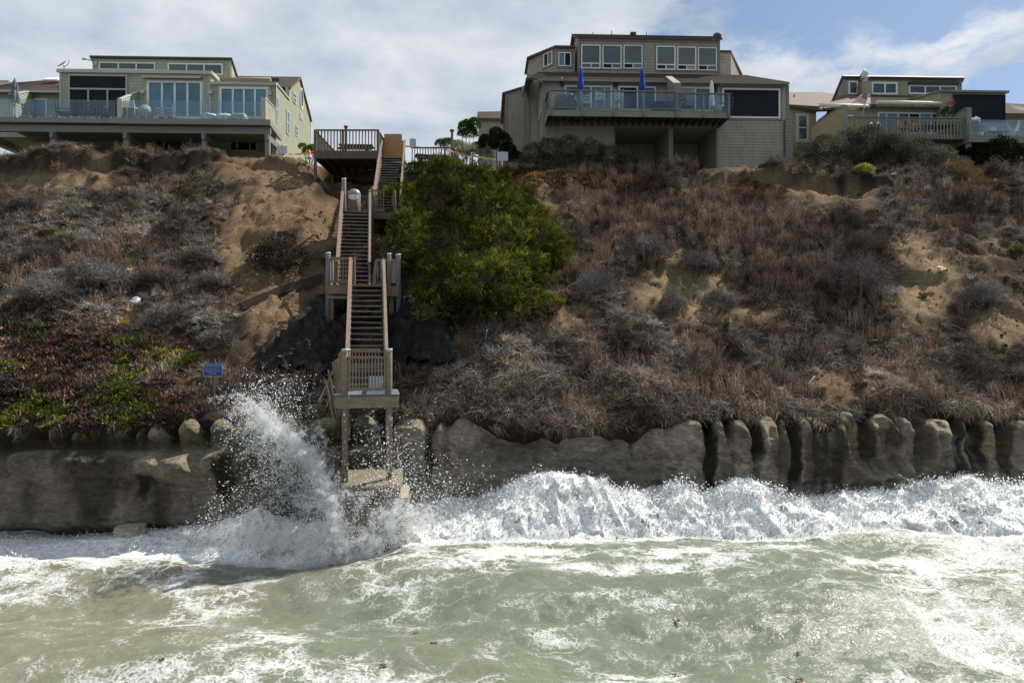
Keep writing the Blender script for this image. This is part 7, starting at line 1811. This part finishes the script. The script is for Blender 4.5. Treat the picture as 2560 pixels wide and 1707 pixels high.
M_pattern, nt, p, o_ = new_mat('blue_leaf_print'); v_ = objvec(nt); c_ = ramp(nt, noise(nt, 9, 3, .5, v_), [(.42, (.55, .58, .6)), (.5, (.08, .17, .25)), (.58, (.6, .62, .62))]); nt.links.new(c_, p.inputs['Base Color'])
M_wickd = simple('dark_wicker', (.035, .032, .032), .7, .3, 9); M_wick = simple('brown_wicker', (.16, .11, .075), .7, .3, 9); M_navy = simple('navy_cushion', (.03, .06, .12), .8, .15, 4); M_teak = simple('teak', (.34, .20, .09), .6, .2, 6)
chair(HM, 700, -1.35, DZM, M_white, M_pattern, 'white low chair with leaf-print back by the covered barbecue', 'white leaf-print chairs', 2.9, .45, .5, .4); chair(HM, 805, -1.3, DZM, M_white, M_pattern, 'tall white chair with leaf-print back between the two blue parasols', 'white leaf-print chairs', 3.0, .68, .5, .45); chair(HM, 945, -1.3, DZM, M_white, M_pattern, 'tall white chair with leaf-print back behind the balcony post', 'white leaf-print chairs', 3.1, .68, .5, .45)
def soft(name, c, size, mat, label, cat, seed=1, rough=.12, power=2.6):
    bm = bmesh.new(); bmesh.ops.create_icosphere(bm, subdivisions=4, radius=1.0)
    for v_ in bm.verts:
        q = v_.co.copy(); k = (abs(q.x) ** power + abs(q.y) ** power + abs(q.z) ** power) ** (1 / power); q /= k; n_ = float(fbm(np.array([q.x * 2.2 + seed]), np.array([q.y * 2.2 + q.z * 2.9]), seed, 3)[0]); q *= 1 + rough * n_
        v_.co = Vector((q.x * size[0] / 2, q.y * size[1] / 2, max(-.98, q.z) * size[2] / 2 + size[2] / 2))
    me = bpy.data.meshes.new(name); bm.to_mesh(me); bm.free(); me.polygons.foreach_set('use_smooth', [True] * len(me.polygons)); o = link(name, me, mat); o.location = c; return tag(o, label, cat)
M_bbq = simple('grey_vinyl_cover', (.06, .065, .075), .35, .2, 4)
soft('barbecue_cover', HM.w(HM.u(538, -1.3), -1.3, DZM), (1.25, .7, 1.05), M_bbq, 'barbecue under a dark grey vinyl cover on the glass balcony', 'barbecue', 3, .25)
def sofa(H, zx, v, zf, w, mat, label):
    b = H.w(H.u(zx, v), v, zf); t = thing('outdoor_sofa', b, label, 'sofa')
    MB().box(b + Vector((0, 0, .22)), (w, .8, .30)).build('base', mat, t); MB().box(b + Vector((0, .32, .58)), (w, .16, .5)).build('backrest', mat, t); MB().box(b + Vector((w / 2 - .09, -.05, .45)), (.18, .7, .22)).build('armrest', mat, t)
    for i in range(2): MB().box(b + Vector((-w / 4 + i * w / 2 - .04, -.05, .42)), (w / 2 - .14, .62, .11)).build('cushion', M_navy, t)
sofa(HM, 1290, -1.2, DZM, 1.3, M_wickd, 'dark outdoor sofa with navy cushions beside the divider wall'); chair(HM, 1470, -1.2, DZM, M_wick, M_navy, 'wicker armchair with navy cushion right of the divider wall', None, 2.2, .42, .62, .6); chair(HM, 1770, -1.0, DZM, M_wickd, M_navy, 'dark armchair at the balcony end behind the white bucket', None, 3.6, .42, .6, .6)
bk = HM.w(HM.u(1718, -1.5), -1.5, DZM); tag(MB().lathe(bk, [(.01, 0), (.22, 0), (.24, .42), (.25, .43), (.22, .43), (.01, .40)], 18).build('bucket', M_white, None, bk), 'white round bucket table at the right end of the balcony', 'bucket')
# olive house deck
chair(HL, 232, -1.2, DZL, M_wickd, M_wickd, 'dark wicker chair before the sliding door of the low olive house', 'dark deck chairs', 2.6, .42, .6, .5); chair(HL, 470, -1.3, DZL, M_wickd, M_wickd, 'dark reclined chair left of the black screened window', 'dark deck chairs', 1.9, .42, .62, .75); chair(HL, 682, -1.2, DZL, M_wickd, M_wickd, 'tall dark chair in front of the black screened window', 'dark deck chairs', 3.3, .45, .66, .62); chair(HL, 770, -1.1, DZL, M_wickd, M_wickd, 'dark chair against the divider of the olive house deck', 'dark deck chairs', 4.2, .42, .6, .4)
def table(b, w, d_, h, mat, label, cat='table', name='patio_table'):
    t = thing(name, b, label, cat); b = Vector(b); MB().box(b + Vector((0, 0, h)), (w, d_, .05)).build('table_top', mat, t)
    for sx in (-1, 1):
        for sy in (-1, 1): piece('leg', mat, t, b + Vector((sx * (w / 2 - .06), sy * (d_ / 2 - .06), 0)), b + Vector((sx * (w / 2 - .06), sy * (d_ / 2 - .06), h)), .05, .05, (0, 1, 0))
table(HL.w(HL.u(590, -1.2), -1.2, DZL), .9, .6, .48, M_wickd, 'low dark table between the dark chairs on the olive house deck')
for zx, lab in ((930, 'white bar stool beside the sloping divider'), (985, 'white bar stool next to the tan covered heap')): chair(HL, zx, -1.5, DZL, M_white, M_white, lab, 'white bar stools', 3.0, .72, .42, .28, False, 'stool', 'bar_stool')
soft('furniture_cover', HL.w(HL.u(1062, -1.3), -1.3, DZL), (.95, .7, .98), simple('tan_cover', (.36, .29, .24), .7, .1, 4), 'stack of furniture under a tan cover on the olive house deck', 'cover', 5, .2, 2.0)
chair(HL, 1200, -1.0, DZL, M_steel, simple('pale_mesh', (.34, .34, .33), .7, .1, 5), 'pale mesh lounge chair before the left pane of the blue doors', 'pale mesh chairs', 3.14, .35, .55, .5); chair(HL, 1256, -1.0, DZL, M_steel, simple('pale_mesh', (.34, .34, .33), .7, .1, 5), 'pale mesh lounge chair before the middle of the blue doors', 'pale mesh chairs', 3.14, .35, .55, .5)
M_shroud = simple('white_furniture_cover', (.60, .60, .58), .6, .1, 4)
soft('covered_lounger', HL.w(HL.u(1540, -1.4), -1.4, DZL), (.95, .7, .5), M_shroud, 'low lounger under a white cover between the two blue doors', 'lounger', 7, .3); soft('covered_lounger', HL.w(HL.u(1655, -1.4), -1.4, DZL), (1.1, .7, .48), M_shroud, 'white covered lounger in front of the right blue door', 'lounger', 8, .3); soft('cushion_stack', HL.w(HL.u(1760, -1.5), -1.5, DZL), (.85, .6, .46), simple('cream_cushion', (.52, .47, .36), .8, .1, 4), 'cream cushion stack on the right end of the olive house deck', 'cushions', 9, .08, 5)
# sage house deck
M_lime = simple('lime_cushion', (.34, .34, .07), .8, .12, 4)
chair(HR, 780, -1.2, DZR, M_teak, M_lime, 'lime green cushioned chair at the left end of the railed deck', 'lime chairs', 3.3, .4, .5, .3); chair(HR, 840, -1.2, DZR, M_teak, M_lime, 'lime green cushioned chair beside the flag pole bracket', 'lime chairs', 2.9, .4, .5, .3)
soft('grill_cover', HR.w(HR.u(1005, -1.0), -1.0, DZR), (1.0, .7, .95), M_wickd, 'grill under a black cover on the railed deck', 'grill', 11, .2); table(HR.w(HR.u(1560, -1.1), -1.1, DZR), 1.8, .9, .72, simple('dark_brown_table', (.12, .07, .05), .6, .2, 5), 'long brown dining table on the railed deck')
chair(HR, 1280, -1.0, DZR, M_teak, M_teak, 'teak chair left of the dark door on the railed deck', 'teak chairs', .3, .62, .5, .5); chair(HR, 1385, -1.0, DZR, M_teak, M_teak, 'teak chair right of the dark door on the railed deck', 'teak chairs', -.2, .62, .5, .5)
# awnings on the sage house
M_cream = simple('cream_awning', (.60, .55, .46), .6, .08, 4)
for (a, b, zy0, zy1, v, lab) in ((528, 975, 438, 450, -.3, 'long cream rolled awning left of the flag on the sage house'), (1042, 1610, 412, 424, -.75, 'long cream rolled awning over the deck doors of the sage house')):
    p0 = HR.w(HR.u(a, v), v, HR.z(a, zy0, v)); p1 = HR.w(HR.u(b, v), v, HR.z(b, zy1, v)); t = thing('awning', p0, lab, 'awning', 'rolled awnings on the houses'); MB().tube([p0, p1], .11, 12).build('roller', M_cream, t)
    for k_ in (.12, .6, .9): q = p0.lerp(p1, k_); MB().bar(q, q + HR.b * .5 + Vector((0, 0, -.12)), .06, .06).build('bracket', M_steel, t)
# flag
pb = HR.w(HR.u(905, -2.1), -2.1, HR.z(905, 540, -2.1)); ptp = HR.w(HR.u(972, -2.4), -2.4, HR.z(972, 335, -2.4)); fl = thing('flag', pb, 'striped flag with blue canton on a slanted pole at the railed deck', 'flag')
MB().tube([pb, ptp], .018, 8).build('pole', M_swhite, fl); MB().box(pb, (.08, .1, .12)).build('bracket', simple('brass', (.4, .25, .08), .4, .1, 5, metal=.5), fl)
M_fr = simple('flag_red', (.50, .03, .04), .7, .1, 5); M_fw = simple('flag_white', (.72, .72, .72), .7, .05, 5); M_fb = simple('flag_blue', (.02, .025, .12), .7, .1, 5)
corner = {k_: HR.w(HR.u(a, -2.3), -2.3, HR.z(a, b, -2.3)) for k_, a, b in (('t0', 968, 343), ('t1', 940, 440), ('e0', 860, 378), ('e1', 812, 446))}
def fpt(s, t_):     # s along the fly, t down the hoist
    a = corner['t0'].lerp(corner['t1'], t_); b = corner['e0'].lerp(corner['e1'], t_); q = a.lerp(b, s); return q + Vector((0, .12 * math.sin(s * 7 + t_ * 1.5) * s, .16 * math.sin(s * 3.1) - .10 * s * math.sin(s * 5 + 1) * t_))
for i in range(13):
    m = MB(); V = []; s0 = .40 if i < 7 else 0
    for j in range(15):
        s = s0 + (1 - s0) * j / 14; V += [fpt(s, i / 13), fpt(s, (i + 1) / 13)]
    m.add(V, [(2 * j, 2 * j + 2, 2 * j + 3, 2 * j + 1) for j in range(14)], True).build('stripe', M_fr if i % 2 == 0 else M_fw, fl)
m = MB(); V = []
for i in range(8):
    for j in range(9): V.append(fpt(.40 * j / 8, 7 / 13 * i / 7))
cb = m.add(V, [tuple(f) for f in grid_faces(8, 9)], True).build('canton', M_fb, fl); m = MB()
for i in range(4):
    for j in range(5):
        q = fpt(.04 + .40 * .9 * j / 5, 7 / 13 * (i + .5) / 4) + Vector((0, -.012, 0)); V = []
        for k_ in range(10): a = math.pi / 2 + k_ * math.pi / 5; rr_ = .026 if k_ % 2 == 0 else .011; V.append(q + Vector((rr_ * math.cos(a), 0, rr_ * math.sin(a))))
        m.add(V, [tuple(range(10))])
m.build('stars', M_fw, cb)
# potted flowers, hammock and white basket on the glass-railed deck
pt = HR.w(HR.u(1905, -1.9), -1.9, DZS); t = thing('potted_plant', pt, 'potted plant with white flowers behind the glass balustrade', 'potted plant'); MB().lathe(pt, [(.01, 0), (.16, 0), (.22, .35), (.2, .36), (.01, .33)], 14).build('pot', simple('clay_pot', (.28, .13, .07), .8, .1, 4), t)
def blob_leaves(parent, c, rad, n, L, W, pal, seed, name):
    r_ = np.random.default_rng(seed); D = norm(r_.normal(size=(n, 3))); B = np.array(c) + D * (rad * r_.random((n, 1)) ** .4); V, Fc = leaf_quads(B, norm(D + np.array([0, 0, .4])), L, W, r_); me = fast_mesh(name, V - np.array(ORG[parent]), Fc); pal = np.array(pal); vattr(me, 'tint', np.repeat(pal[r_.integers(0, len(pal), n)] * r_.uniform(.7, 1.2, (n, 1)), 4, 0)); link(name, me, M_leaf, parent)
blob_leaves(t, pt + Vector((0, 0, .62)), .34, 500, .13, .05, [(.04, .09, .04), (.06, .12, .06)], 91, 'foliage'); blob_leaves(t, pt + Vector((.05, -.05, .95)), .24, 240, .07, .05, [(.65, .68, .7), (.5, .6, .6)], 92, 'flowers')
pt = HR.w(HR.u(1958, -1.8), -1.8, DZS); t = thing('potted_plant', pt, 'potted plant with pink flowers behind the glass balustrade', 'potted plant'); MB().lathe(pt, [(.01, 0), (.15, 0), (.2, .3), (.18, .31), (.01, .3)], 14).build('pot', M_swhite, t); blob_leaves(t, pt + Vector((0, 0, .62)), .26, 260, .08, .05, [(.45, .06, .2), (.5, .12, .25), (.06, .1, .04)], 93, 'flowers')
a = HR.w(HR.u(2195, -1.6), -1.6, DZS + 1.0); b = HR.w(HR.u(2312, -1.6), -1.6, DZS + 1.15); m = MB(); V = []
for i in range(17):
    s = i / 16; q = a.lerp(b, s) - Vector((0, 0, 3.2 * s * (1 - s))); wd = .02 + .32 * math.sin(math.pi * s); V += [q + Vector((0, -wd, .12 * math.sin(math.pi * s))), q, q + Vector((0, wd, .12 * math.sin(math.pi * s)))]
hm_ = m.add(V, [tuple(f) for f in grid_faces(17, 3)], True).build('hammock', M_canvas, None, a); tag(hm_, 'white net hammock slung behind the glass balustrade', 'hammock'); hm_.modifiers.new('thickness', 'SOLIDIFY').thickness = .008
table(HR.w(HR.u(2090, -1.5), -1.5, DZS), 1.1, .7, .42, M_wick, 'low wicker table behind the glass balustrade'); q = HR.w(HR.u(2065, -1.5), -1.5, DZS + .45); tag(MB().box(q + Vector((0, 0, .13)), (.36, .3, .26)).build('towel_stack', M_canvas, None, q), 'folded white towels on the low wicker table', 'towels')
pt = HR.w(HR.u(1680, -.9), -.9, HR.z(1680, 470, -.9) - .9); t = thing('climbing_plant', pt, 'red-flowered climbing plant on the wall beside the black roller screen', 'plant'); blob_leaves(t, pt + Vector((-.1, 0, .7)), .30, 320, .1, .06, [(.03, .06, .02), (.04, .08, .03)], 95, 'foliage'); blob_leaves(t, pt + Vector((.1, -.05, 1.15)), .28, 110, .08, .05, [(.45, .03, .08), (.35, .02, .06)], 96, 'flowers')
